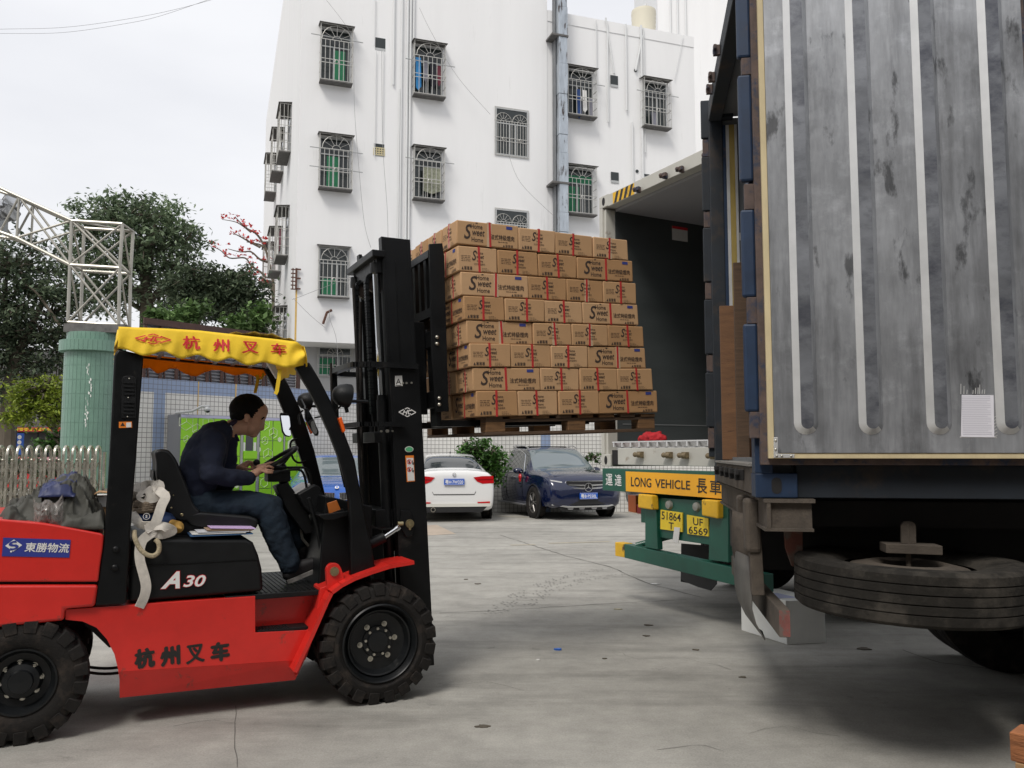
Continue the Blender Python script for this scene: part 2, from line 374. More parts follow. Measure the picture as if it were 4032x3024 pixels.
# ================================================================ FORKLIFT
FL = Frame(gnd(1490, 2775), 25.5)
fork = fthing('forklift', 'red and black forklift with a yellow canopy cover, raised mast holding the pallet of cartons', 'forklift', FL)
VB = .13        # plane of the body's near side
VF = 1.12       # far side
def fz(pts, v=VB): return FL.P(pts, v)
def Zr(pts, v=VB): return fz(zm(pts, 0, 1500, 1.106), v)       # picture crop coordinates
def Zc(pts, v=VB): return fz(zm(pts, 400, 1200, 1.383), v)
def Zm(pts, v=VB): return fz(zm(pts, 1300, 1400, 1.844), v)
def Zt(pts, v=VB): return fz(zm(pts, 1340, 900, 4.147), v)
# --- red frame
p = Zr([(285,997),(560,972),(1112,938),(1112,1085),(1345,1083),(1420,985)]) ; fr = None
arch = Zr([(285,1040),(360,1048),(420,1075),(465,1125),(498,1190),(514,1255),(520,1300)])
low = Zr([(520,1380)]); lowr = Zr([(1285,1302)])
fpts = Zr([(285,995),(1112,938),(1112,1096),(1335,1085),(1395,1040)]) + Zr([(1330,1215),(520,1268)]) + list(reversed(arch))
mb = MB(); mb.prism(fpts, VB, VB+.18)
body = mb.build('frame', M_red, fork, bevel=.008)
mb = MB()   # lower skirt bends inwards
a, b = Zr([(521,1268),(1327,1215)]); c, d = Zr([(521,1380),(1285,1302)], VB+.05)
mb.hexa([(a[0],VB,a[1]),(b[0],VB,b[1]),(d[0],VB+.05,d[1]),(c[0],VB+.05,c[1])], [(a[0],VB+.18,a[1]),(b[0],VB+.18,b[1]),(d[0],VB+.2,d[1]),(c[0],VB+.2,c[1])])
mb.build('skirt', M_red, body)
mb = MB()   # recess wall behind the step and far side of the chassis
q = Zr([(1108,936),(1160,926),(1400,898),(1440,885),(1440,1000),(1340,1090),(1108,1098)], VB+.13)
mb.prism(q, VB+.135, VB+.20); mb.build('step_recess', M_red, body, bevel=.006)
q = [(-1.50, .42), (-.45, .42), (-.45, .62), (-1.5, .62)]
MB().prism(fz(zm([(300,1000),(1400,925),(1300,1290),(530,1370)],0,1500,1.106), VB), VF-.18, VF-.02).build('far_side_frame', M_red, fork)
MB().prism([(-1.3,.25),(-.35,.25),(-.35,.62),(-1.3,.62)], VB+.22, VF-.22).build('chassis', M_blk, fork)
# step plate
q = Zr([(1120,1092),(1130,1104),(1345,1080),(1343,1066),(1295,1050),(1180,1070)])
z0 = q[0][1]; 
mb = MB(); mb.box(q[0][0], q[3][0]+.0, VB+.004, VB+.135, z0-.014, z0+.004)
for i in range(9):
    for j in range(3):
        x = q[0][0] + .02 + i*.019; mb.box(x, x+.011, VB+.012+j*.035, VB+.032+j*.035, z0+.004, z0+.009)
mb.build('step', M_pla, fork, bevel=.002)
# floor plate with a ribbed mat
fl = Zc([(885,1465),(885,1560),(1235,1490)], VB+.02); zf = FL.uz(1080, 2338, VB)[1]
mb = MB(); mb.box(-.86, -.12, VB+.02, VF-.05, zf-.03, zf)
mb.build('floor_plate', M_pla, fork, bevel=.004)
mb = MB()
for i in range(22): mb.box(-.80+i*.028, -.80+i*.028+.008, VB+.05, VF-.1, zf, zf+.004)
mb.build('floor_mat', M_pla, fork)
# --- fender over the front wheel
fo = [(1165,2664),(1182,2666),(1245,2520),(1300,2395),(1312,2352),(1345,2330),(1400,2300),(1470,2272),(1540,2248),(1600,2236),(1632,2228),(1640,2219),(1600,2215),(1500,2214),(1480,2222),(1400,2248),(1350,2268),(1318,2282),(1300,2270),(1280,2300),(1262,2314),(1250,2400),(1215,2500),(1205,2540)]
outer = FL.P(fo, .02)
mb = MB()
top = FL.P([(1169,2650),(1240,2500),(1296,2372),(1312,2340),(1350,2312),(1400,2286),(1470,2260),(1540,2238),(1632,2222)], .02)
for i in range(len(top)-1):
    a, b = top[i], top[i+1]; d = Vector((b[0]-a[0], b[1]-a[1])).normalized()*.022; n = (-d.y, d.x)
    mb.hexa([(a[0],0.02,a[1]),(b[0],0.02,b[1]),(b[0]+n[0],0.02,b[1]+n[1]),(a[0]+n[0],0.02,a[1]+n[1])],[(a[0],.30,a[1]),(b[0],.30,b[1]),(b[0]+n[0],.30,b[1]+n[1]),(a[0]+n[0],.30,a[1]+n[1])])
fd = mb.build('fender', M_red, fork)
ins = FL.P([(1165,2664),(1205,2540),(1245,2420),(1262,2316),(1300,2300),(1345,2288),(1312,2340),(1296,2372),(1240,2500),(1172,2660)], .12)
MB().prism(ins, .12, .30).build('fender_gusset', M_red, fd, bevel=.004)
far = [(a, b) for a, b in top]
mb = MB()
for i in range(len(top)-1):
    a, b = top[i], top[i+1]; mb.hexa([(a[0],.95,a[1]),(b[0],.95,b[1]),(b[0],.95,b[1]+.02),(a[0],.95,a[1]+.02)],[(a[0],1.22,a[1]),(b[0],1.22,b[1]),(b[0],1.22,b[1]+.02),(a[0],1.22,a[1]+.02)])
mb.build('fender', M_red, fork)
# lug bracket with the pin
lug = rounded(FL.P([(1290,2330),(1284,2240),(1300,2218),(1332,2218),(1345,2240),(1362,2300)], .10), .02)
MB().prism(lug, .10, .14).build('pillar_bracket', M_red, fork, bevel=.003)
c = FL.uz(1316, 2250, .10); mb = MB(); mb.lathe([(0,-.02),(.014,-.02),(.014,-.012),(.026,-.012),(.028,0)], (c[0], .1, c[1])); mb.build('pivot_pin', M_brass, fork, smooth=True)
# --- counterweight
cw = Zr([(-420,640),(-330,600),(0,600),(200,618),(440,662),(452,672),(448,720),(436,800),(428,872)])
cwl = Zr([(428,884),(414,980),(283,990),(281,1040),(0,1068),(-250,1100),(-430,1110),(-450,900),(-445,884)])
mb = MB(); U = rounded(cw, [.05,.05,.02,.03,.03,.02,0,0,0]) + Zr([(-440,872)])
mb.prism(U, VB-.03, VF+.03)
cwo = mb.build('counterweight', M_red, fork, smooth=True, bevel=.035, seg=4)
mb = MB(); mb.prism(cwl, VB-.03, VF+.03); mb.build('counterweight_base', M_red, cwo, smooth=True, bevel=.02, seg=3)
mb = MB(); mb.prism(Zr([(425,866),(420,890),(-440,890),(-438,866)]), VB+.0, VF); mb.build('groove', M_blk, cwo)
# --- engine hood
hd = Zr([(570,690),(640,686),(1075,688),(1105,705),(1128,760),(1143,820),(1150,918),(560,968)])
mb = MB(); mb.prism(hd, VB+.015, VF-.015); hood = mb.build('engine_hood', M_pla, fork, smooth=True, bevel=.022, seg=3)
mb = MB(); a, b = Zr([(560,806),(1130,775)], VB+.015); mb.box(a[0], b[0]-.01, VB+.011, VB+.02, a[1]-.003, a[1]); 
mb.build('hood_seam', M_blk, hood)
def decal(fn, m, name, parent, **k):
    mb = MB(); fn(mb); return mb.build(name, m, parent)
vh = VB+.0115
q = Zr([(697,908),(785,905),(792,826),(705,830)], VB+.01); q2 = Zr([(795,900),(895,897),(900,842),(800,845)], VB+.01)
mb = MB(); quad_text(mb, 'A', q, vh-.0012, bold=.06, shear=.35); quad_text(mb, '30', q2, vh-.0012, bold=.05, shear=.22); mb.build('model_lettering_rim', M_redp, hood)
def inset(q, d): return [(q[0][0]+d,q[0][1]+d),(q[1][0]-d,q[1][1]+d),(q[2][0]-d,q[2][1]-d),(q[3][0]+d,q[3][1]-d)]
mb = MB(); quad_text(mb, 'A', inset(q,.003), vh-.0030, bold=.035, shear=.35); quad_text(mb, '30', inset(q2,.003), vh-.0030, bold=.02, shear=.22); mb.build('model_lettering', M_wht, hood)
mb = MB()
for ch, cx, cy in (('杭',630,1207),('州',741,1197),('叉',850,1188),('车',958,1178)):
    c = Zr([(cx,cy)])[0]; bd = .0 if ch == '叉' else .02
    for dx, dz in ((0,0),(.004,0),(-.004,0),(0,.003),(0,-.003),(.003,.003)): put_text(mb, ch, (c[0]+dx, c[1]+dz), h=.098, w=.092, v=VB-.0025-abs(dx)*.05-abs(dz)*.03, rot=R(3), bold=bd)
mb.build('side_lettering', M_blkp, body)
q = Zr([(14,682),(308,692),(302,769),(8,763)], VB-.03); vv = VB-.033
mb = MB(); mb.prism([q[3],q[2],q[1],q[0]], vv, vv+.004); st = mb.build('logistics_sticker', M_stblue, cwo)
mb = MB(); quad_text(mb, '東勝物流', Zr([(107,743),(302,748),(302,708),(109,703)], VB-.03), vv-.0015, bold=.02, shear=.15)
c0 = Zr([(60,716)], VB-.03)[0]; s_ = .036
out = [(c0[0]-s_*1.05,c0[1]),(c0[0],c0[1]-s_*.85),(c0[0]+s_*1.05,c0[1]),(c0[0],c0[1]+s_*.85)]
mb.flat(out, vv-.0015)
put_text(mb, '.', (c0[0]-.01, c0[1]-.03), h=.01, v=vv-.0015)
mb.build('sticker_lettering', M_wht, st)
mb = MB(); put_text(mb, 'S', c0, h=.045, w=.04, v=vv-.003, bold=.03, rot=R(20)); mb.build('sticker_emblem', M_stblue, st)
# --- overhead guard
PV = VB-.02
rp = FL.P([(449,1400),(465,1373),(566,1398),(558,1500),(537,1790),(515,2079),(497,2379),(372,2386),(411,2097),(430,1800)], PV)
gd = MB(); gd.prism(rp, PV, PV+.06); guard = gd.build('overhead_guard', M_blk, fork, smooth=True, bevel=.012, seg=3)
gd = MB(); gd.prism([(a, b) for a, b in rp], VF-.06, VF); gd.build('rear_pillar', M_blk, guard, bevel=.01)
mb = MB(); mb.prism(FL.P([(500,1500),(558,1500),(543,1700),(480,1700)], PV), PV-.004, PV+.002)
# louvre panel
def louvre(px0, px1, y0, y1, rows):
    mb = MB(); mb2 = MB()
    for r in rows:
        a = FL.uz(px0, r, PV); b = FL.uz(px1, r, PV)
        for k in range(1): mb.box(a[0], b[0], PV-.012, PV-.001, a[1]-.006, a[1]+.004)
    return mb
q = rounded(FL.P([(478,1646),(536,1646),(536,1480),(478,1480)], PV), [.005,.005,.03,.03], 5)
MB().prism(q, PV-.006, PV+.001).build('louvre_panel', M_pla, guard, bevel=.002)
louvre(486, 528, 0, 0, [1505,1520,1535,1550,1582,1597,1612,1627]).build('louvre_slats', M_pla, guard)
mb = MB()
for px, py in ((509,1491),(505,1566),(502,1641)):
    c = FL.uz(px, py, PV); mb.ell((c[0], PV-.007, c[1]), (.004,.003,.004))
mb.build('screw', M_zinc, guard, smooth=True)
mb = MB()
for px, py in ((456,2163),(452,2235)):
    c = FL.uz(px, py, PV); mb.lathe([(0,-.012),(.014,-.011),(.018,-.004),(.018,.002)], (c[0], PV, c[1]))
mb.build('guard_bolt', M_blk, guard, smooth=True)
q = FL.P([(468,1685),(520,1684),(519,1660),(468,1661)], PV); MB().prism(q[::-1], PV-.003, PV-.001).build('warning_sticker', M_stico, guard)
q2 = FL.P([(497,1683),(517,1682),(516,1663),(497,1664)], PV); MB().flat(q2, PV-.0045).build('sticker_text_panel', M_stick, guard)
t = FL.P([(474,1677),(492,1677),(483,1663)], PV); mb = MB(); mb.flat(t, PV-.0045); mb.build('warning_triangle', M_blkp, guard)
# front pillars, near and far
npl = [(1163,1446),(1215,1530),(1253,1605),(1300,1712),(1333,1798),(1357,1880),(1374,1965),(1380,2060),(1381,2265),(1395,2285),(1480,2244),(1466,2160),(1440,2040),(1418,1920),(1398,1812),(1347,1677),(1300,1572),(1260,1495),(1218,1424)]
a = FL.P(npl, PV)
MB().prism(a, PV, PV+.055).build('front_pillar', M_blk, guard, smooth=True, bevel=.01)
fpl = [(1036,1446),(1085,1540),(1123,1634),(1160,1730),(1188,1815),(1214,1890),(1231,1960),(1245,2060),(1300,2060),(1290,1985),(1276,1925),(1240,1778),(1205,1668),(1181,1605),(1145,1530),(1112,1467)]
MB().prism(FL.P(fpl, VF-.04), VF-.04, VF+.01).build('front_pillar', M_blk, guard, smooth=True, bevel=.01)
# roof frame
zt = FL.uz(600, 1300, PV)[1]
mb = MB()
ruL, ruR = FL.uz(470, 1300, PV)[0], FL.uz(1175, 1400, PV)[0]
za, zb = FL.uz(480, 1318, PV)[1], FL.uz(1170, 1392, PV)[1]
zl = lambda u: za + (zb-za)*(u-ruL)/(ruR-ruL)
for v, h in ((PV, .05), (VF-.04, .012)):
    mb.hexa([(ruL,v,za-h),(ruR,v,zb-h),(ruR,v,zb),(ruL,v,za)],[(ruL,v+.05,za-h),(ruR,v+.05,zb-h),(ruR,v+.05,zb),(ruL,v+.05,za)])
for k in range(9):
    u = ruL + (ruR-ruL-.04)*k/8; mb.box(u, u+.025, PV+.04, VF-.03, zl(u)-.011, zl(u)-.003)
mb.build('roof_grille', M_blk, guard)
# lamp under the roof
q = zm([(905,318),(940,313),(970,400),(955,402)], 400, 1200, 1.383)
a = FL.P([(1052,1428),(1078,1425),(1104,1484),(1090,1490)], .35); mb = MB(); mb.prism(a, .35, .40); mb.build('interior_lamp', M_stick, guard, bevel=.003)
# --- canvas cover (yellow valance, roof sheet, orange far valance)
top_e = zm([(775,1135),(900,1140),(1100,1148),(1300,1160),(1480,1180),(1650,1200),(1790,1215),(1870,1225),(1940,1235),(1978,1262)], 0, 600, 1.659)
low_e = zm([(2002,1385),(1930,1402),(1868,1408),(1820,1398),(1770,1380),(1735,1371),(1700,1372),(1655,1388),(1615,1391),(1570,1372),(1530,1350),(1500,1344),(1465,1354),(1420,1367),(1385,1362),(1345,1342),(1310,1326),(1280,1322),(1240,1333),(1200,1346),(1165,1344),(1120,1322),(1080,1300),(1050,1300),(1000,1318),(965,1329),(925,1328),(880,1310),(835,1290),(800,1281),(772,1280)], 0, 600, 1.659)
CVP = PV-.035
te = FL.P(top_e, CVP); le = FL.P(low_e[::-1], CVP)
def samp(poly, u):
    poly = sorted(poly)
    for a, b in zip(poly, poly[1:]):
        if a[0] <= u <= b[0]: return a[1] + (b[1]-a[1])*(u-a[0])/max(1e-6, b[0]-a[0])
    return poly[0][1] if u < poly[0][0] else poly[-1][1]
us = [te[0][0] + (te[-1][0]-te[0][0]+.012)*i/90 for i in range(91)]
rnd = random.Random(3)
ph = [rnd.uniform(0, 6) for _ in range(6)]
def wob(u, t): return .010*sin(u*17+ph[0])*t + .007*sin(u*41+ph[1])*t*t + .004*sin(u*90+ph[2]+t*3)*t
mb = MB(); nr = 10; vs = []
for i, u in enumerate(us):
    zt_, zb_ = samp(te, u), samp(le, u)
    for j in range(nr+1):
        t = j/nr
        e = max(0, (u-(us[-1]-.10))/.10)
        vs.append((u, CVP + wob(u, t) + .02*(1-t)*(1-t) + .02*e*sin(8*t+u*40), zt_*(1-t) + zb_*t))
ro = len(vs)
prof = []
for i, u in enumerate(us):
    zt_ = samp(te, u)
    for j in range(9):
        t = j/8; v = CVP + .02 + (VF + .05 - CVP - .02)*t
        sag = -.016*sin(pi*t) + .008*sin(u*30+t*4)*sin(pi*t)
        vs.append((u, v, zt_ + sag + (.0 if j else 0.0)))
fs = [(i*(nr+1)+j, (i+1)*(nr+1)+j, (i+1)*(nr+1)+j+1, i*(nr+1)+j+1) for i in range(90) for j in range(nr)]
fs += [(ro+i*9+j, ro+i*9+j+1, ro+(i+1)*9+j+1, ro+(i+1)*9+j) for i in range(90) for j in range(8)]
mb.add(vs, fs)
# rear and front hanging ends
for (u, dz, du) in ((us[0], .10, -.012), (us[-1], .12, .02)):
    z1 = samp(te, u); g = []
    for i in range(25):
        v = CVP+.02 + (VF+.05-CVP-.02)*i/24
        for j in range(4): g.append((u+du*(j/3)+.008*sin(i*1.3+j), v, z1 - dz*(j/3) - .02*abs(sin(i*.55))*(j/3)))
    mb.add(g, [(i*4+j, (i+1)*4+j, (i+1)*4+j+1, i*4+j+1) for i in range(24) for j in range(3)])
cov = mb.build('canvas_cover', M_yel, fork, smooth=True, ang=70)
m_ = cov.modifiers.new('thick', 'SOLIDIFY'); m_.thickness = .003
mb = MB(); g = []
ol = FL.P(zm([(230,348),(262,345),(300,375),(335,368),(370,348),(410,345),(450,375),(485,388),(520,390),(555,372),(600,355),(640,355),(680,372),(720,385),(740,385),(780,375),(810,378),(850,400),(880,392),(898,378)], 400, 1200, 1.383), VF+.03)
ot = FL.P(zm([(228,270),(900,345)], 400, 1200, 1.383), VF+.03)
for i in range(70):
    u = ol[0][0]-.05 + (ol[-1][0]-ol[0][0]+.06)*i/69; z0_ = ot[0][1]+(ot[1][1]-ot[0][1])*(u-ot[0][0])/(ot[1][0]-ot[0][0]); z1_ = samp(ol, u)
    for j in range(6): g.append((u, VF+.03+wob(u*1.3, j/5), z0_+(z1_-z0_)*j/5))
mb.add(g, [(i*6+j, (i+1)*6+j, (i+1)*6+j+1, i*6+j+1) for i in range(69) for j in range(5)])
ov = mb.build('far_valance', M_ora, cov, smooth=True, ang=70); m_ = ov.modifiers.new('thick', 'SOLIDIFY'); m_.thickness = .003
mb = MB()
for pts in ([(1013,1476),(1015,1500),(1008,1530),(1004,1548)],):
    mb.ribbon([FL.p3(x, y, VF) for x, y in pts], .022, .002)
for pts in ([(1102,1455),(1098,1490),(1090,1540),(1084,1552)],):
    mb.ribbon([FL.p3(x, y, PV-.01) for x, y in pts], .022, .002)
mb.ribbon([FL.p3(x, y, VF) for x, y in [(1040,1470),(1030,1490),(1015,1492)]], .015, .002)
mb.build('tie_strap', M_yel, cov)
mb = MB()
for ch, x0, y0, x1, y1 in (('杭',1195,1197,1303,1283),('州',1393,1218,1493,1300),('叉',1583,1233,1687,1310),('车',1772,1246,1868,1320)):
    q = FL.P(zm([(x0,y1),(x1,y1),(x1,y0),(x0,y0)], 0, 600, 1.659), CVP); g = text_geo(ch, 1.0, 0 if ch == '叉' else .02); vs = []
    for x, y, _ in g[0]:
        a = x/g[2]+.5; b = y/g[3]+.5; u = q[0][0]+(q[1][0]-q[0][0])*a; z = q[0][1]+(q[3][1]-q[0][1])*b
        zt_, zb_ = samp(te, u), samp(le, u); t = min(1, max(0, (zt_-z)/(zt_-zb_)))
        vs.append((u, CVP + wob(u, t) + .02*(1-t)*(1-t) - .007, z))
    for dx, dz in ((0,0),(.0025,0),(-.0025,0),(0,.002)): mb.add([(a+dx, b-abs(dx)*.1, c_+dz) for a, b, c_ in vs], g[1])
def diamond_logo(mb, cx, cz, w_, h_, vf, th=.09):
    def V(u, z): return (cx+u*w_/2, vf(cx+u*w_/2, cz+z*h_/2), cz+z*h_/2)
    def bar(a, b, t_):
        d = Vector((b[0]-a[0], b[1]-a[1])); n = Vector((-d.y, d.x)).normalized()*t_
        mb.add([V(a[0]-n.x, a[1]-n.y*2), V(b[0]-n.x, b[1]-n.y*2), V(b[0]+n.x, b[1]+n.y*2), V(a[0]+n.x, a[1]+n.y*2)], [(0,1,2,3)])
    for s in (-1, 1):
        bar((s*1, 0), (s*.42, .62), .05); bar((s*1, 0), (s*.42, -.62), .05)
        bar((0, 1*s), (.30, .68*s), .05); bar((0, 1*s), (-.30, .68*s), .05)
    for a, b in (((-.52,-.42),(-.34,.42)),((-.15,-.52),(.05,.52)),((-.45,.0),(-.05,.0)),((.15,.38),(.48,.38)),((.10,-.38),(.42,-.38)),((.10,-.38),(.15,.38)),((-.52,-.42),(-.70,-.30))): bar(a, b, .055)
def vcan(u, z):
    zt_, zb_ = samp(te, u), samp(le, u); t = min(1, max(0, (zt_-z)/(zt_-zb_))); return CVP + wob(u, t) + .02*(1-t)*(1-t) - .007
c = FL.uz(603, 1335, CVP); diamond_logo(mb, c[0], c[1], .18, .058, vcan)
mb.build('canopy_lettering', M_redp, cov)
# clear plastic sheet lying over the rear-right roof
mb = MB(); g = []
ww = FL.P([(890,1300),(960,1302),(1040,1315),(1110,1332),(1140,1345)], .3)
for i in range(12):
    t = i/11; u = ww[0][0]+(ww[-1][0]-ww[0][0])*t; z = samp(te, u)
    for j in range(6): g.append((u, .1+.8*j/5, z+.022*sin(pi*t)+.008*sin(i*2+j*1.7)+.006))
mb.add(g, [(i*6+j, (i+1)*6+j, (i+1)*6+j+1, i*6+j+1) for i in range(11) for j in range(5)])
mb.build('plastic_sheet', mat('clear_film', (.72,.72,.74), .3), cov, smooth=True)
# --- wheels
def wheel(c, r, wd, rl, lugs, rear=False):
    t = bpy.data.objects.new('wheel', None); C.objects.link(t); t.parent = fork; t.location = c
    mb = MB(); k = r/.355; ri = r-.022
    mb.lathe([(rl,.012),(rl+.02,.002),(r-.10*k,-.004),(r-.075*k,.0),(ri-.008,.012),(ri,.04),(ri,wd-.04),(ri-.01,wd-.01),(r-.09*k,wd),(rl,wd-.01)], n=64)
    h = wd/2
    for s in (0, 1):
        for i in range(lugs):
            a0 = 2*pi*(i+.5*s)/lugs; da = 2*pi/lugs*.72; tw_ = .09
            def pt(a, rr, v): return (rr*cos(a), v if not s else wd-v, rr*sin(a))
            q = []
            for (v, aa) in ((-.006, 0), (h+.012, tw_*(1 if s else 1))):
                a = a0+aa
                q.append([pt(a, ri-.04*(v<0)-.01, v), pt(a+da, ri-.04*(v<0)-.01, v), pt(a+da*.94, r-.004*(v<0), v+.008*(v<0)), pt(a+da*.06, r-.004*(v<0), v+.008*(v<0))])
            mb.hexa(q[0], q[1])
    mb.build('tyre', M_rub, t, smooth=True, ang=30, bevel=.0035, seg=1)
    mb = MB()
    if not rear:
        mb.lathe([(rl,.014),(rl+.004,.002),(rl-.004,-.004),(rl-.012,.004),(rl-.018,.03),(rl-.03,.045),(rl-.036,.03),(rl-.045,.034),(rl-.062,.075),(.12,.082),(.095,.078),(.09,.07),(.0,.068)], n=64)
    else:
        mb.lathe([(rl,.014),(rl+.003,.0),(rl-.006,.0),(rl-.016,.02),(rl-.03,.06),(.10,.065),(.085,.03),(.06,.02),(.055,.0),(0,-.004)], n=48)
    mb.lathe([(rl-.005,.03),(rl-.03,.12),(0,.13)], n=32)
    rim = mb.build('rim', M_rim, t, smooth=True, ang=40)
    mb = MB(); nb, rb = (6, .108) if not rear else (8, .088)
    vb = .078 if not rear else .062
    for i in range(nb):
        a = 2*pi*(i+.12)/nb; x, z = rb*cos(a), rb*sin(a)
        mb.cyl((x,vb,z),(x,vb-.004,z),.0165,.0165,16); mb.cyl((x,vb-.004,z),(x,vb-.02,z),.0105,.0105,6); mb.cyl((x,vb-.02,z),(x,vb-.03,z),.006,.005,10)
    mb.build('wheel_nut', M_zinc, rim)
    if not rear:
        mb = MB()
        for i in range(9):
            a = 2*pi*(i+.3)/9; x, z = .077*cos(a), .077*sin(a); mb.cyl((x,.07,z),(x,.055,z),.0085,.0085,6)
        mb.build('hub_bolt', M_zinc, rim)
        mb = MB(); mb.lathe([(.0,.052),(.06,.055),(.066,.068)], n=32); mb.build('hub', M_rim, rim, smooth=True)
    return t
cf = FL.uz(1500, 2535, .0)
wheel((cf[0], .0, .352), .355, .25, .228, 21)
wheel((cf[0], 1.24, .352), .355, .25, .228, 21).rotation_euler = (0, 0, pi)
cr_ = FL.uz(78, 2715, .10)
w1 = wheel((cr_[0], .10, .315), .318, .19, .165, 19, True); w1.rotation_euler = (0, 0, 0)
w2 = wheel((cr_[0], 1.14, .315), .318, .19, .165, 19, True); w2.rotation_euler = (0, 0, pi)
# steer axle and hoses, seen in the gap
mb = MB(); mb.box(cr_[0]-.09, cr_[0]+.09, .28, .97, .24, .36); mb.cyl((cr_[0], .97, .3), (cr_[0], .28, .3), .06)
mb.build('steer_axle', M_blk, fork, bevel=.01)
mb = MB()
for k, dz in enumerate((0, -.03)):
    mb.tube(spline([(cr_[0]+.1,.5,.36+dz),(cr_[0]+.25,.45,.30+dz),(cr_[0]+.42,.42,.27+dz),(cr_[0]+.62,.42,.29+dz)], 6), .008, 8)
mb.build('hose', M_rub, fork, smooth=True)
mb = MB(); mb.prism([(-1.65,.62),(-1.35,.62),(-1.35,.40),(-1.45,.40)], .35, .9); mb.build('tow_frame', M_blk, fork)
# front axle / drive housing
mb = MB(); mb.cyl((0,.25,.352),(0,.99,.352),.10,n=24); mb.box(-.14,.12,.36,.88,.24,.56); mb.build('drive_axle', M_blk, fork, smooth=True)
mb = MB(); mb.prism([(-.32,.55),(.02,.55),(.02,1.15),(-.28,1.22)], VB+.12, VF-.12); mb.build('cowl', M_blk, fork, bevel=.01)
# --- seat
sv0, sv1 = .36, .86
def seat_pl(pts): return rounded(Zc(pts, .40), .03, 4)
mb = MB(); mb.prism(seat_pl([(285,800),(320,783),(365,790),(405,840),(440,930),(470,1000),(500,1090),(545,1128),(470,1175),(400,1180),(345,1120),(320,1010),(292,930),(296,860)]), sv0, sv1)
seat = mb.build('seat', mat('vinyl', (.009,.0095,.010), .42, spec=.4, var=.3, vscale=8, bump=.1, bscale=40), fork, smooth=True, bevel=.035, seg=4, ang=50)
mb = MB(); mb.prism(seat_pl([(470,1135),(530,1125),(640,1135),(800,1148),(850,1165),(845,1210),(800,1238),(600,1225),(480,1200),(440,1165)]), sv0, sv1)
mb.build('seat_cushion', MATS['vinyl'], seat, smooth=True, bevel=.03, seg=4, ang=50)
mb = MB(); mb.prism(Zc([(330,1100),(470,1150),(560,1200),(790,1235),(800,1250),(400,1255),(330,1200)], .40), sv0+.02, sv1-.02); mb.build('seat_base', M_blk, seat, bevel=.01)
mb = MB(); mb.prism(Zc([(283,900),(300,955),(320,975),(345,985),(350,1000),(300,985),(280,945)], .40), sv0+.06, sv1-.06); mb.build('seat_cover_flap', MATS['vinyl'], seat, bevel=.005)
mb = MB()
for px, py, r_ in ((665,1939,.006),(675,2000,.006),(716,2027,.010),(848,2085,.005),(683,1950,.004)):
    c = FL.uz(px, py, sv0-.005); mb.ell((c[0], sv0-.004, c[1]), (r_,.005,r_))
mb.build('seat_screw', M_brass, seat, smooth=True)
# --- steering wheel, column, dash
A = FL.p3(1031, 1838, .62); B = FL.p3(1130, 1795, .62)
Aw = Vector(FL.p3(1022, 1842, .62)); Bw = Vector(FL.p3(1137, 1785, .62)); cw_ = (Aw+Bw)/2
# wheel plane: contains v axis and the A-B direction tilted
du = (Bw-Aw).normalized(); rad = .155
du = Vector((cos(R(33)), 0, sin(R(33)))); nrm = Vector((-sin(R(33)), 0, cos(R(33)))); cw_ = Vector(FL.p3(1083, 1815, .62))
ring = [cw_ + du*(rad*cos(a)) + Vector((0,1,0))*(rad*sin(a)) for a in [2*pi*i/40 for i in range(40)]]
mb = MB(); mb.tube(ring, .014, 10, closed=True)
sw = mb.build('steering_wheel', M_pla, fork, smooth=True)
mb = MB(); hb = cw_ - nrm*.05
for a in (0, 2.1, 4.2): mb.tube([hb, cw_ + du*(rad*cos(a)) + Vector((0,1,0))*(rad*sin(a))], [.016,.010], 8)
mb.cyl(hb - nrm*.03, hb + nrm*.015, .045); kn = cw_ - du*.11 - Vector((0,.07,0)); mb.cyl(kn, kn+nrm*.045, .012); mb.ell(kn+nrm*.06, (.022,.022,.022))
mb.build('wheel_spoke', M_pla, sw, smooth=True)
c1 = Vector(FL.p3(1122, 1915, .62)); c2 = Vector(FL.p3(1200, 2040, .62)); c3 = Vector(FL.p3(1250, 2170, .62))
mb = MB(); mb.tube([hb, c1, c2], .03, 12); d_ = (c2-c1).normalized()
mb.prism(Zc([(948,990),(1012,965),(1110,1100),(1160,1240),(1110,1250),(1010,1120)], .56), .55, .70)
mb.box(hb.x-.08, hb.x+.06, .55, .70, hb.z-.09, hb.z-.02)
mb.build('steering_column', M_pla, fork, bevel=.006)
mb = MB(); mb.prism(rounded(Zc([(1055,1030),(1150,975),(1180,990),(1222,1080),(1225,1110),(1160,1160),(1100,1110)], .5), .015), .45, .85)
mb.build('instrument_cowl', M_pla, fork, smooth=True, bevel=.015)
mb = MB(); mb.prism(Zc([(1065,1030),(1150,975),(1165,985),(1085,1035)], .45), .50, .80); mb.build('instrument_display', M_stick, fork)
mb = MB(); mb.prism(FL.P([(1236,2024),(1376,2006),(1376,2020),(1300,2042),(1262,2042)], .30), .20, .75); mb.build('dash_shelf', M_blk, fork, bevel=.004)
mb = MB(); mb.prism(FL.P([(1270,2040),(1376,2022),(1372,2262),(1310,2270),(1292,2200)], .32), .3, .95); mb.build('dash_panel', M_blk, fork, bevel=.004)
mb = MB(); q = FL.P([(1297,2024),(1288,1982),(1326,1969),(1343,2008)], .24); mb.prism(q, .24, .30); mb.build('amber_reflector', mat('amber', (.42,.12,.02), .3, coat=.3, var=.2), fork, bevel=.003)
mb = MB(); mb.prism(FL.P([(1284,2028),(1300,2036),(1358,2012),(1350,2003)], .23), .22, .32); mb.build('reflector_tray', M_pla, fork)
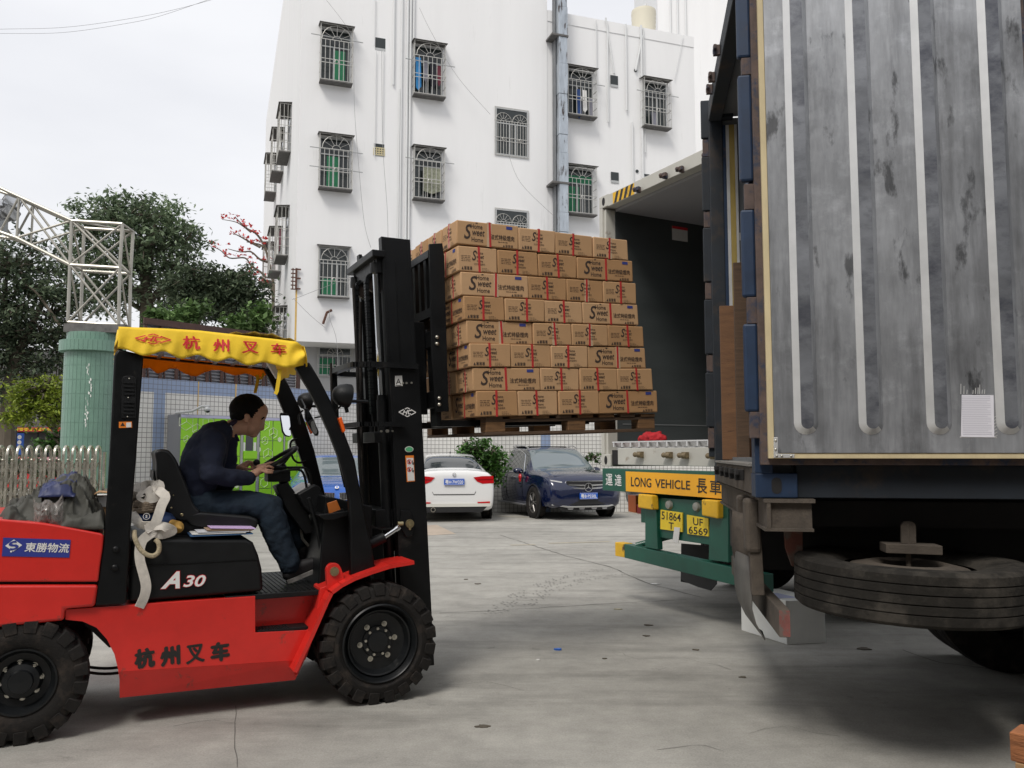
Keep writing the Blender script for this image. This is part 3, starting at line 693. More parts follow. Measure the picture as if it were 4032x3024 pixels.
# control levers
mb = MB()
mb.tube(spline([FL.p3(*p_, .50) for p_ in [(1092,1843),(1110,1842),(1160,1841),(1198,1842),(1215,1852),(1224,1880),(1226,1920),(1222,1935)]], 5), .008, 8)
mb.tube(spline([FL.p3(*p_, .46) for p_ in [(1092,1859),(1130,1852),(1165,1849),(1188,1855),(1200,1880),(1207,1920)]], 5), .008, 8)
lv = mb.build('control_lever', M_blk, fork, smooth=True)
mb = MB(); a = Vector(FL.p3(1068, 1842, .50)); b = Vector(FL.p3(1108, 1842, .50)); mb.caps(a, b, .021, .012); a = Vector(FL.p3(1078, 1862, .46)); b = Vector(FL.p3(1100, 1857, .46)); mb.caps(a, b, .016, .01)
mb.build('lever_knob', M_pla, lv, smooth=True)
# pedals and rods
mb = MB(); mb.tube([FL.p3(1185,2080,.6), FL.p3(1190,2120,.6), FL.p3(1215,2150,.6)], .01, 6); mb.box(-.40,-.33,.55,.70,zf+.07,zf+.085)
for a, b, r_ in (((1314,2090),(1346,2160),.007),((1254,2100),(1290,2118),.006),((1262,2110),(1288,2124),.006)): mb.cyl(FL.p3(*a, .45), FL.p3(*b, .45), r_)
mb.build('pedal_linkage', M_zinc, fork)
mb = MB(); mb.tube([FL.p3(1215,1960,.3),FL.p3(1250,2080,.3),FL.p3(1275,2240,.3)], .012, 8); mb.cyl(FL.p3(1285,2200,.35), FL.p3(1360,2180,.35), .025); mb.ell(FL.p3(1345,2190,.33),(.04,.04,.03)); mb.build('brake_lever', M_blk, fork, smooth=True)
# --- mirrors, horn loop, lamps
mb = MB(); q = rounded(FL.P([(1103,1634),(1107,1624),(1135,1628),(1143,1640),(1148,1715),(1140,1721),(1122,1716),(1112,1700)], .95), .008); mb.prism(q, .96, .985)
mr_ = mb.build('mirror', M_pla, fork, bevel=.004)
cx_, cz_ = sum(a[0] for a in q)/len(q), sum(a[1] for a in q)/len(q)
MB().add([((a[0]-cx_)*.84+cx_, .945+.22*(a[1]-cz_), (a[1]-cz_)*.92+cz_) for a in q], [tuple(range(len(q)))]).build('mirror_glass', M_mir, mr_)
mb = MB(); q = rounded(FL.P([(1201,1610),(1212,1606),(1235,1650),(1256,1700),(1254,1715),(1243,1716),(1225,1690),(1203,1650)], .70), .008); mb.prism(q, .70, .73)
m2 = mb.build('mirror', M_pla, fork, bevel=.004); cx_, cz_ = sum(a[0] for a in q)/len(q), sum(a[1] for a in q)/len(q)
MB().add([((a[0]-cx_)*.75+cx_-.004, .688+.06*(a[1]-cz_), (a[1]-cz_)*.85+cz_) for a in q], [tuple(range(len(q)))]).build('mirror_glass', M_mir, m2)
mb = MB(); mb.tube(spline([FL.p3(*p_, 1.08) for p_ in [(1170,1728),(1150,1735),(1143,1755),(1150,1795),(1162,1815),(1180,1822),(1205,1815)]], 6), .008, 8); mb.build('grab_loop', M_blk, guard, smooth=True)
mb = MB(); mb.tube([FL.p3(1200,1612,.7), FL.p3(1200,1600,.8), FL.p3(1180,1560,1.05)], .007, 6); mb.tube([FL.p3(1240,1645,.72), FL.p3(1265,1640,.5), FL.p3(1290,1650,.12)], .006, 6); mb.build('mirror_arm', M_blk, guard, smooth=True)
for (cx, cy, v, s_, nm) in ((1362,1560,.16,1.0,0),(1211,1582,1.02,.86,1)):
    c = FL.uz(cx, cy, v); mb = MB()
    q = [( .075,0),(.074,.03),(.062,.07),(.035,.10),(0,.108)]
    mb.lathe([(0,-.012)]+[(r_*s_, h*s_) for r_, h in q], (c[0]+.02, v, c[1]), (-.90,-.10,.12), n=28)
    lamp = mb.build('headlamp', M_pla, fork, smooth=True, ang=60)
    mb = MB(); mb.tube(spline([(c[0]-.03,v,c[1]-.06),(c[0]-.06,v,c[1]-.10),(c[0]-.05,v,c[1]-.16)],4), .006, 6); mb.cyl((c[0],v,c[1]-.06),(c[0]+.01,v,c[1]-.10),.012); mb.cyl((c[0],v,c[1]-.03),(c[0]+.14,v,c[1]-.03),.010); mb.build('lamp_cable', M_blk, lamp, smooth=True)
q = FL.P([(1331,1647),(1344,1641),(1360,1697),(1350,1704)], PV-.02); MB().prism(q, PV-.03, PV+.01).build('turn_signal', M_orl, fork, bevel=.004)
q = FL.P([(1204,1662),(1218,1660),(1232,1700),(1224,1710)], .98); MB().prism(q, .96, 1.0).build('turn_signal', M_orl, fork, bevel=.004)
# --- mast
K = .062
def T(u, z): return u - K*(z-1.65)
def bar(mb, u0, u1, v0, v1, z0, z1):
    mb.hexa([(T(u0,z0),v0,z0),(T(u1,z0),v0,z0),(T(u1,z0),v1,z0),(T(u0,z0),v1,z0)],[(T(u0,z1),v0,z1),(T(u1,z1),v0,z1),(T(u1,z1),v1,z1),(T(u0,z1),v1,z1)])
ma, mbv = .27, .97
for (v0, v1, s) in ((ma, ma+.075, 1), (mbv-.075, mbv, -1)):
    mb = MB(); vo, vi = (v0, v1) if s > 0 else (v1, v0)
    bar(mb, .165, .352, min(vo,vo+s*.02), max(vo,vo+s*.02), .12, 2.06)
    for u in (.152, .335): bar(mb, u, u+.020, min(vo+s*.001,vi), max(vo+s*.001,vi), .12, 2.06)
    mb.build('outer_upright', M_blk, fork, bevel=.003)
    mb = MB(); vo += s*.045; vi += s*.035
    bar(mb, .162, .345, min(vo,vo+s*.018), max(vo,vo+s*.018), .85, 2.90)
    for u in (.150, .327): bar(mb, u, u+.022, min(vo-s*.002,vi), max(vo-s*.002,vi), .85, 2.90)
    bar(mb, .235, .241, min(vo-s*.004,vo), max(vo-s*.004,vo), 2.0, 2.75)
    mb.build('inner_upright', M_blk, fork, bevel=.003)
mb = MB()   # cross members
bar(mb, .075, .162, ma+.01, mbv-.03, 2.755, 2.80); bar(mb, .115, .155, ma+.06, mbv-.06, 2.66, 2.76)
bar(mb, .17, .30, ma+.075, mbv-.075, 2.64, 2.80)
bar(mb, .02, .11, ma+.03, mbv-.03, .30, .42); bar(mb, .03, .15, ma+.07, mbv-.07, 1.0, 1.12); bar(mb, .05, .15, ma+.07, mbv-.07, 1.55, 1.62)
mb.build('mast_crossbar', M_blk, fork, bevel=.005)
for z, th, nm in ((2.045, .035, 'tie_bracket'), (1.665, .03, 'tie_bracket')):
    path = spline([(.33,ma-.02),(.05,ma-.02),(-.03,ma+.02),(-.075,ma+.10),(-.075,mbv-.10),(-.03,mbv-.02),(.05,mbv+.02),(.33,mbv+.02)] if z > 2 else [(.22,ma-.02),(.05,ma-.02),(-.01,ma+.02),(-.045,ma+.10),(-.045,mbv-.10),(-.01,mbv-.02),(.22,mbv+.02)], 5)
    mb = MB()
    for i in range(len(path)-1):
        a, b = path[i], path[i+1]; n = Vector((-(b-a).y, (b-a).x)).normalized()*.022
        f = lambda p_, s, zz: (T(p_.x+s*n.x, z), p_.y+s*n.y, zz)
        mb.hexa([f(a,-1,z-th/2),f(b,-1,z-th/2),f(b,1,z-th/2),f(a,1,z-th/2)],[f(a,-1,z+th/2),f(b,-1,z+th/2),f(b,1,z+th/2),f(a,1,z+th/2)])
    mb.build(nm, M_blk, fork)
mb = MB(); bar(mb, -.085, -.045, mbv-.10, mbv-.06, 1.66, 2.04); mb.build('bracket_post', M_blk, fork)
for v in (ma+.10, mbv-.10):
    mb = MB(); mb.cyl((T(.118,.25),v,.25),(T(.118,1.83),v,1.83),.036,n=20); mb.cyl((T(.118,1.83),v,1.83),(T(.118,1.86),v,1.86),.030,n=20)
    cy = mb.build('lift_cylinder', M_blk, fork, smooth=True)
    mb = MB(); mb.cyl((T(.118,1.80),v,1.80),(T(.118,2.70),v,2.70),.0215,n=20); mb.build('piston_rod', M_chr, cy, smooth=True)
    mb = MB(); mb.cyl((T(.118,2.66),v,2.66),(T(.118,2.73),v,2.73),.040,.035,n=20); mb.cyl((T(.118,2.73),v,2.73),(T(.118,2.75),v,2.75),.012); mb.build('rod_cap', M_blk, cy, smooth=True)
for v in (ma+.22, mbv-.22):
    c = Vector((T(.155,2.62),v,2.62)); mb = MB()
    mb.lathe([(0,-.02),(.03,-.02),(.03,-.012),(.060,-.012),(.066,-.016),(.066,.016),(.060,.012),(.03,.012),(.03,.02),(0,.02)], c, n=28)
    mb.build('chain_pulley', mat('oily_steel', (.045,.035,.03), .4, .6, var=.3, vscale=20), fork, smooth=True, ang=30)
    mb = MB(); pth = []
    for i in range(46): z = 2.62 - i*.0195; pth.append((T(.155,z)-.07, v, z))
    top_ = [(c.x-.07*cos(a), v, c.z+.07*sin(a)) for a in [pi*k/11 for k in range(1, 11)]]
    fr_ = [(T(.155,2.62-i*.0195)+.07, v, 2.62-i*.0195) for i in range(50)]
    path = pth[::-1] + top_ + fr_
    for i, p_ in enumerate(path[:-1]):
        a = Vector(p_); b = Vector(path[i+1]); d = (b-a).normalized(); n = d.cross(Vector((0,1,0))).normalized()
        for dv in (-.020, -.008, .004, .016) if i % 2 else (-.014, -.002, .010):
            q = [a-d*.004-n*.0125+Vector((0,dv,0)), b+d*.004-n*.0125+Vector((0,dv,0)), b+d*.004+n*.0125+Vector((0,dv,0)), a-d*.004+n*.0125+Vector((0,dv,0))]
            mb.hexa(q, [x+Vector((0,.005,0)) for x in q])
    mb.build('lift_chain', M_rim, fork)
    mb = MB(); z = 1.72; mb.cyl((T(.155,z)-.07,v,z+.06),(T(.155,1.55)-.07,v,1.55),.008); mb.cyl((T(.155,z)-.07,v,1.66),(T(.155,z)-.07,v,1.62),.018,n=6); mb.build('chain_anchor', M_blk, fork)
mb = MB()
mb.tube([(T(-.02,1.8)-.10,mbv-.17,2.1),(T(-.02,1.8)-.08,mbv-.17,1.62),(T(-.02,1.4)-.02,mbv-.2,1.25)], .009, 6)
mb.tube(spline([(T(.0,2.6),.5,2.6),(T(.0,2.0),.5,2.0),(T(-.02,1.4),.48,1.4),(T(0,.9),.45,.9)],5), .011, 6)
mb.tube(spline([(T(.06,2.5),.56,2.5),(T(.04,2.0),.57,2.0),(T(.02,1.4),.57,1.4),(T(0,.9),.55,.9)],5), .011, 6)
mb.build('hydraulic_hose', M_rub, fork, smooth=True)
# stickers on the near outer upright
MV = ma-.003
mb = MB(); q = FL.P([(1556,1521),(1586,1520),(1583,1479),(1555,1480)], MV); mb.flat(q, MV); mb.build('height_sticker', M_stick, fork)
mb = MB(); c = FL.uz(1569, 1502, MV); put_text(mb, 'A', c, h=.035, v=MV-.002); mb.flat([(c[0]-.02,c[1]-.028),(c[0]+.02,c[1]-.028),(c[0]+.02,c[1]-.024),(c[0]-.02,c[1]-.024)], MV-.002); mb.build('sticker_drawing', M_blkp, fork)
mb = MB(); c = FL.uz(1604, 1623, MV); diamond_logo(mb, c[0], c[1], .115, .058, lambda u, z: MV); mb.build('mast_emblem', M_wht, fork)
mb = MB(); c = FL.uz(1611, 1769, MV); mb.flat([(c[0]+.029*cos(a), c[1]+.019*sin(a)) for a in [2*pi*i/24 for i in range(24)]], MV); e_ = mb.build('oval_sticker', M_stick, fork)
mb = MB(); mb.flat([(c[0]+.025*cos(a), c[1]+.015*sin(a)) for a in [2*pi*i/24 for i in range(24)]], MV-.0015); mb.build('oval_sticker_field', M_green, e_)
q = FL.P([(1602,1898),(1634,1895),(1629,1793),(1596,1794)], MV); mb = MB(); mb.flat(q, MV); ws = mb.build('safety_sticker', M_stico, fork)
mb = MB(); q = FL.P([(1605,1894),(1632,1892),(1627,1803),(1600,1803)], MV); mb.flat(q, MV-.0015); mb.build('safety_sticker_panel', M_stick, ws)
def ring_(mb, c, r0, r1, v, n=24):
    vs = [(c[0]+r*cos(2*pi*i/n), v, c[1]+r*sin(2*pi*i/n)) for r in (r0, r1) for i in range(n)]
    mb.add(vs, [(i, (i+1) % n, (i+1) % n+n, i+n) for i in range(n)])
mb = MB()
for cy in (1818, 1848):
    c = FL.uz(1611, cy, MV); ring_(mb, c, .012, .0155, MV-.003); mb.add([(c[0]-.011,MV-.003,c[1]+.008),(c[0]-.008,MV-.003,c[1]+.011),(c[0]+.011,MV-.003,c[1]-.008),(c[0]+.008,MV-.003,c[1]-.011)], [(0,1,2,3)])
mb.build('prohibition_ring', M_redp, ws)
mb = MB()
for cy in (1818, 1848):
    c = FL.uz(1611, cy, MV); mb.ell((c[0],MV-.0025,c[1]+.004),(.004,.0005,.004)); mb.box(c[0]-.005,c[0]+.005,MV-.003,MV-.002,c[1]-.01,c[1]+.001)
    c = FL.uz(1625, cy+2, MV); mb.box(c[0]-.004,c[0],MV-.003,MV-.002,c[1]-.014,c[1]+.012); mb.box(c[0]-.004,c[0]+.008,MV-.003,MV-.002,c[1]-.006,c[1]-.002); mb.ell((c[0]+.003,MV-.0025,c[1]-.012),(.004,.0005,.004))
mb.build('sticker_pictogram', M_blkp, ws)
# tilt cylinder, anchor
mb = MB(); mb.prism(rounded(FL.P([(1575,2070),(1580,2007),(1618,2012),(1632,2060),(1625,2110),(1600,2115)], ma-.02), .01), ma-.02, ma-.001); mb.build('tilt_anchor_plate', M_blk, fork, bevel=.004)
c = FL.uz(1613, 2062, ma-.02); mb = MB(); mb.lathe([(0,-.02),(.013,-.018),(.013,-.010),(.027,-.010),(.029,0)], (c[0], ma-.02, c[1]), n=24); c2_ = FL.uz(1564, 2061, ma-.02); mb.cyl((c2_[0],ma-.03,c2_[1]),(c2_[0]+.035,ma-.03,c2_[1]),.013,n=6); c3_ = FL.uz(1613,2082,ma-.02); mb.ell((c3_[0],ma-.025,c3_[1]),(.009,.005,.009)); mb.build('tilt_pin', M_brass, fork, smooth=True)
a = Vector(FL.p3(1508, 2118, ma+.0)); b = Vector(FL.p3(1556, 2086, ma+.0)); mb = MB(); mb.cyl(a, b, .017); mb.cyl(b, b+(b-a)*.35, .02); mb.build('tilt_piston', M_chr, fork, smooth=True)
mb = MB(); a0 = Vector(FL.p3(1440, 2150, ma+.0)); mb.cyl(a0, a+(b-a)*.1, .034); mb.prism(FL.P([(1448,2065),(1505,2082),(1550,2078),(1550,2081),(1505,2087),(1450,2075)], ma), ma-.01, ma+.03); mb.build('tilt_cylinder', M_pla, fork, smooth=True)
mb = MB()
for px, py in ((1588,1508),(1602,1508),(1622,1507),(1503,1698),(1527,1697),(1547,1697)):
    c = FL.uz(px, py, ma-.02); mb.cyl((c[0],ma-.004,c[1]),(c[0],ma-.016,c[1]),.007 if px!=1527 else .012,n=6)
mb.build('mast_bolt', M_zinc, fork)
# carriage + load backrest + forks
K2 = .055
BV0, BV1 = .22, 1.02
def bk(px, py, v): return FL.uz(px, py, v)
mb = MB(); q = FL.P([(1691,960),(1742,957),(1750,1010),(1767,1618),(1716,1622),(1700,1400)], BV0); mb.prism(q, BV0, BV0+.025)
br = mb.build('load_backrest', M_blk, fork, bevel=.003)
q2 = q; mb = MB(); mb.prism(q2, BV1-.025, BV1); mb.build('backrest_post', M_blk, br, bevel=.003)
ux = lambda z: q[1][0] - (q[1][0]-q[3][0])*(q[1][1]-z)/(q[1][1]-q[3][1]) - .075
zt1, zb1 = FL.vz(1654, 1012, ux(2.85))[1], FL.vz(1664, 1231, ux(2.4))[1]
mb = MB()
for z, h in ((zt1, .05), (zb1, .06)): mb.box(ux(z)-.02, ux(z)+.02, BV0+.02, BV1-.02, z-h, z)
for k in range(1, 7):
    v = BV0 + (BV1-BV0)*k/7; mb.hexa([(ux(zb1)-.015,v-.022,zb1-.01),(ux(zb1)+.015,v-.022,zb1-.01),(ux(zb1)+.015,v+.022,zb1-.01),(ux(zb1)-.015,v+.022,zb1-.01)],[(ux(zt1)-.015,v-.022,zt1-.02),(ux(zt1)+.015,v-.022,zt1-.02),(ux(zt1)+.015,v+.022,zt1-.02),(ux(zt1)-.015,v+.022,zt1-.02)])
mb.build('backrest_grille', M_blk, br)
zc = q[3][1]
mb = MB()
for z0_, z1_ in ((zc+.02, zc+.13), (zc+.42, zc+.53)): mb.hexa(*[[(ux(z)-.02,BV0+.02,z),(ux(z)+.03,BV0+.02,z),(ux(z)+.03,BV1-.02,z),(ux(z)-.02,BV1-.02,z)] for z in (z0_, z1_)])
for v in (.38, .86): mb.hexa(*[[(ux(z)-.10,v-.02,z),(ux(z)-.02,v-.02,z),(ux(z)-.02,v+.02,z),(ux(z)-.10,v+.02,z)] for z in (zc-.02, zc+.60)])
mb.build('fork_carriage', M_blk, fork, bevel=.005)
mb = MB(); c = FL.uz(1680, 1300, .45); mb.cyl((c[0],.40,c[1]+.02),(c[0],.52,c[1]+.02),.045); mb.ell((c[0],.45,c[1]-.03),(.07,.06,.06)); mb.cyl((c[0]-.03,.45,c[1]),(c[0]-.03,.45,c[1]-.5),.03); mb.build('side_shift_cylinder', M_blk, fork, smooth=True)
mb = MB()
for px, py in ((1719,1328),(1719,1354),(1728,1568),(1728,1593)):
    c = FL.uz(px, py, BV0); mb.cyl((c[0],BV0,c[1]),(c[0],BV0-.014,c[1]),.0125,n=6); mb.ell((c[0],BV0-.013,c[1]),(.009,.008,.009))
mb.build('carriage_bolt', M_zinc, fork, smooth=True)
# ================================================================ PALLET, FORKS AND CARTONS
M_wood = mat('pallet_wood', (.20,.105,.045), .85, var=.35, vscale=3, stretch=(1,1,12), dark=(.05,.03,.018), dthr=(.5,.7), dscale=4, bump=.4, bscale=50)
M_woodd = mat('old_board', (.105,.065,.04), .9, var=.4, vscale=4, stretch=(1,6,12), bump=.4, bscale=50)
M_card = mat('cardboard', (.50,.30,.15), .85, var=.07, vscale=2.5, bump=.08, bscale=14)
M_tape = mat('red_tape', (.50,.035,.035), .5)
M_clr = mat('clear_tape', (.56,.43,.28), .3)
M_ink = mat('box_ink', (.055,.036,.027), .85)
M_inkf = mat('box_ink_faint', (.16,.095,.06), .8)
M_blab = mat('box_blue_mark', (.045,.06,.25), .6)
tilt = R(1.8)
def fl_world(u, v, z): return FL.o + FL.e*u + FL.n*v + Vector((0,0,z))
pl = thing('pallet', 'worn brown wooden pallet on the forklift forks under the stack of cartons', 'pallet', fl_world(.736,.10,1.598), 0)
pl.rotation_euler = (0, -tilt, FL.a)
PLn, PWd, PH = 1.335, 1.14, .127
for v in (0, .52, 1.04): MB().box(0, PLn, v, v+.10, 0, .02).build('bottom_board', M_woodd, pl, bevel=.002)
for i in range(2): MB().box(i*(PLn-.10), i*(PLn-.10)+.10, .1, 1.04, .001, .019).build('bottom_board', M_woodd, pl, bevel=.002)
for v in (0, .52, 1.04):
    for u in (0, .615, 1.195):
        MB().box(u+.001, u+.139, v+.001, v+.099, .0205, .085).build('block', M_wood, pl, bevel=.003)
for v in (0, .52, 1.04): MB().box(0, PLn, v+.002, v+.098, .0855, .105).build('stringer_board', M_woodd, pl, bevel=.002)
for i in range(8):
    u = i*(PLn-.12)/7; MB().box(u, u+.12, -.005, PWd+.005, .1055, PH).build('deck_board', M_wood if i % 3 else M_woodd, pl, bevel=.002)
for v in (.27, .78):
    mb = MB(); z0 = 1.645
    mb.hexa([(.49,v,1.655),(1.62,v,1.655+1.13*.031),(1.62,v+.12,1.655+1.13*.031),(.49,v+.12,1.655)],[(.49,v,1.70),(1.62,v,1.675+1.13*.031),(1.62,v+.12,1.675+1.13*.031),(.49,v+.12,1.70)])
    mb.hexa([(.455,v,1.655),(.49,v,1.655),(.49,v+.12,1.655),(.455,v+.12,1.655)],[(.42,v,2.25),(.455,v,2.25),(.455,v+.12,2.25),(.42,v+.12,2.25)])
    mb.build('fork', M_blk, fork, bevel=.003)
WL, WE, HB = .43, .265, .157
def icons(mb, x0, x1, y0, y1, v=-.0016):
    n = 4; w_ = (x1-x0)/n
    mb.flat([(x0, y0), (x0+w_*.75, y0), (x0+w_*.375, y1)], v)
    for k in range(1, n):
        a = x0+w_*k; b = a+w_*.7; t = (y1-y0)*.16
        for q in ((a,b,y0,y0+t),(a,b,y1-t,y1),(a,a+t,y0+t,y1-t),(b-t,b,y0+t,y1-t)): mb.flat([(q[0],q[2]),(q[1],q[2]),(q[1],q[3]),(q[0],q[3])], v)
        c = (a+b)/2; mb.flat([(c-t, y0+2*t), (c+t, y0+1.6*t), (c+t*1.2, y1-2*t), (c-t*.8, y1-1.7*t)], v)
def lines(mb, x0, x1, y0, y1, n, seed, v=-.0014, f=.26):
    r = random.Random(seed); h = (y1-y0)/n
    for k in range(n):
        x = x0; y = y1 - h*(k+1) + h*.2
        while x < x1*(.75+.25*r.random()):
            l_ = r.uniform(.006, .02); mb.flat([(x,y),(min(x+l_,x1),y),(min(x+l_,x1),y+h*f),(x,y+h*f)], v); x += l_+.004
def long_face():
    W, H = WL, HB; Y = lambda t: H*(1-t); mb = MB()
    put_text(mb, 'S', (W*.175, Y(.46)), h=H*.62, w=W*.125, v=-.0015, shear=.25, bold=.014)
    put_text(mb, 'Home', (W*.315, Y(.215)), h=H*.20, w=W*.185, v=-.0015, bold=.010)
    put_text(mb, 'weet', (W*.345, Y(.48)), h=H*.24, w=W*.20, v=-.0015, shear=.25, bold=.012)
    put_text(mb, 'Home', (W*.325, Y(.76)), h=H*.20, w=W*.185, v=-.0015, bold=.010)
    put_text(mb, '法式特級煙肉', (W*.735, Y(.57)), h=H*.22, w=W*.39, v=-.0015, bold=.008)
    icons(mb, W*.74, W*.92, Y(.95), Y(.85)); lines(mb, W*.66, W*.90, Y(.79), Y(.70), 1, 1); lines(mb, W*.30, W*.38, Y(.11), Y(.05), 1, 3, f=.8)
    return mb
def end_face():
    W, H = WE, HB; Y = lambda t: H*(1-t); mb = MB()
    put_text(mb, 'S', (W*.415, Y(.35)), h=H*.40, w=W*.12, v=-.0015, shear=.25, bold=.014)
    put_text(mb, 'Home', (W*.555, Y(.24)), h=H*.11, w=W*.17, v=-.0015, bold=.010)
    put_text(mb, 'weet', (W*.565, Y(.40)), h=H*.13, w=W*.19, v=-.0015, shear=.25, bold=.012)
    put_text(mb, 'Home', (W*.555, Y(.56)), h=H*.10, w=W*.15, v=-.0015, bold=.010)
    put_text(mb, '法式特級煙肉', (W*.54, Y(.69)), h=H*.085, w=W*.28, v=-.0015)
    icons(mb, W*.08, W*.37, Y(.93), Y(.80)); lines(mb, W*.08, W*.33, Y(.60), Y(.34), 4, 5); lines(mb, W*.60, W*.92, Y(.97), Y(.80), 3, 7)
    return mb
def as_mesh(mb, nm, m):
    me = bpy.data.meshes.new(nm); me.from_pydata(mb.v, [], mb.f); me.update(); me.materials.append(m); return me
ME_L, ME_E = as_mesh(long_face(), 'printing', M_ink), as_mesh(end_face(), 'printing', M_ink)
mb = MB(); mb.flat([(WL*.80,HB*.80),(WL*.90,HB*.80),(WL*.90,HB*.93),(WL*.80,HB*.93)], -.0016); ME_B = as_mesh(mb, 'blue_mark', M_blab)
def child(nm, me, p, loc, rz=0, sc=(1,1,1)):
    o = bpy.data.objects.new(nm, me); C.objects.link(o); o.parent = p; o.location = loc; o.rotation_euler = (0, 0, rz); o.scale = sc; return o
rb = random.Random(11)
CARDS = [M_card, M_card, mat('cardboard_pale', (.55,.34,.18), .85, var=.08, vscale=3, bump=.08, bscale=14), mat('cardboard_dark', (.44,.25,.115), .85, var=.09, vscale=3, bump=.08, bscale=14)]
def carton(u, v, z, w_, d_, h_, tl, front, left, label, dz=0):
    """front/left: 'L', 'E' or None = what is printed on the near and on the left face"""
    mb = MB(); q = []
    b = rb.uniform(.0, .004)
    mb.box(0, w_, 0, d_, 0, h_)
    mb.v = [(x+rb.uniform(-.0035,.0035)*(x > 0), y, z+rb.uniform(-.004,.001)*(z > 0)) for x, y, z in mb.v]
    o = mb.build('carton', M_card, None, bevel=.007, seg=3, smooth=True)
    o.data.materials[0] = rb.choice(CARDS); o.location = fl_world(u, v, z); o.rotation_euler = (0, -tl, FL.a + R(rb.uniform(-.6, .6)))
    tag(o, label, 'carton', 'cardboard cartons stacked on the pallet')
    for f, W, D, rz, loc in (('front', w_, d_, 0, (0,0,0)), ('left', d_, w_, -pi/2, (0,d_,0))):
        k = front if f == 'front' else left
        if not k: continue
        wn = WL if k == 'L' else WE
        child('printing', ME_L if k == 'L' else ME_E, o, loc, rz, (W/wn, 1, h_/HB))
        if k == 'L': child('blue_mark', ME_B, o, loc, rz, (W/wn, 1, h_/HB))
    # tape bands
    tw_ = .0072
    def band(nm, m, x, hw, e, over):
        mb = MB(); sk = rb.uniform(-.006, .006)
        if over == 'x':
            for (y0, y1, z0, z1) in ((-e,0,-e,h_+e),(d_,d_+e,-e,h_+e),(-e,d_+e,h_,h_+e)):
                mb.hexa([(x-hw+sk*(z0<h_/2),y0,z0),(x+hw+sk*(z0<h_/2),y0,z0),(x+hw+sk*(z0<h_/2),y1,z0),(x-hw+sk*(z0<h_/2),y1,z0)],[(x-hw,y0,z1),(x+hw,y0,z1),(x+hw,y1,z1),(x-hw,y1,z1)])
        else:
            for (x0, x1, z0, z1) in ((-e,0,-e,h_+e),(w_,w_+e,-e,h_+e),(-e,w_+e,h_,h_+e)): mb.box(x0,x1,x-hw,x+hw,z0,z1)
        return mb.build(nm, m, o)
    ax = rb.uniform(-.012, .016)
    if front: band('clear_tape', M_clr, w_*.5+ax, tw_*2.2, .0009, 'x') if rb.random() < .25 else None; band('red_tape', M_tape, w_*.5+ax, tw_, .0022, 'x')
    if left: (band('clear_tape', M_clr, d_*.5+ax*.5, tw_*2.4, .0008, 'y') if left == 'E' else None); band('red_tape', M_tape, d_*.5+ax*.5, tw_, .0020, 'y')
    return o
rows = [ # left x, top y, bottom y ; right x, top y, bottom y ; splits
 (415,98,262,1535,243,375,[415,820,1062,1308,1535],'L'), (425,270,440,1572,380,515,[425,686,952,1204,1572],'R'),
 (443,445,598,1594,518,660,[443,885,1138,1375,1594],'L'), (462,600,758,1608,663,797,[462,731,991,1241,1608],'R'),
 (483,760,915,1640,802,938,[483,917,1170,1406,1640],'L'), (500,910,1068,1656,942,1078,[500,771,1033,1277,1656],'R'),
 (522,1070,1225,1697,1080,1220,[522,965,1222,1467,1697],'L'), (547,1222,1395,1732,1222,1365,[547,819,1085,1348,1732],'R')]
ORD = ['top', 'second', 'third', 'fourth', 'fifth', 'sixth', 'seventh', 'bottom']; NTH = ['leftmost', 'second from left', 'third from left', 'rightmost']
VN = .07
B2 = lambda x, y: FL.uz(1550+x/1.659, 800+y/1.659, VN)
for ri, (xl, tl_, bl_, xr, tr_, br_, sp, kind) in enumerate(rows):
    lay = f'{ORD[ri]} layer' + (' from top' if 0 < ri < 7 else '')
    def yb(x): return bl_ + (br_-bl_)*(x-xl)/(xr-xl)
    def yt(x): return tl_ + (tr_-tl_)*(x-xl)/(xr-xl)
    for i in range(4):
        a, b = sp[i], sp[i+1]; lng = (i == 0) if kind == 'L' else (i == 3)
        p0, p1 = B2(a, yb(a)), B2(b, yb(b)); t0, t1 = B2(a, yt(a)), B2(b, yt(b))
        h_ = ((t0[1]-p0[1]) + (t1[1]-p1[1]))/2 - .0015; dx = p1[0]-p0[0]; tl = atan2(p1[1]-p0[1], dx); w_ = dx - rb.uniform(.001, .005)
        if i == 0: L0, H0, TL0 = p0, h_, tl
        dv = rb.uniform(0, .010)
        side = 'long side' if lng else 'end'
        carton(p0[0], VN+dv, p0[1], w_, WE if lng else WL, h_, tl, 'L' if lng else 'E', None if i else ('E' if lng else 'L'),
               f'carton showing its printed {side}, {NTH[i]} on the near face, {lay}', 'carton')
    n = 3 if kind == 'L' else 1; stp = WE+.006 if kind == 'L' else WL+.008
    for k in range(n):
        v = VN + .012 + stp*(k+1) + (0 if kind == 'L' else .0)
        if kind == 'L': w_, d_, lf = WL, WE, 'E'
        else: w_, d_, lf = WE, WL, 'L'
        w2 = ['just behind the near corner', 'third from the near corner', 'farthest from the near corner'][k] if kind == 'L' else 'behind the near corner'
        carton(L0[0]+rb.uniform(-.012,.006), v, L0[1], w_, d_, H0, TL0, None, lf, f'carton on the mast side, {lay}, {w2}', 'carton')
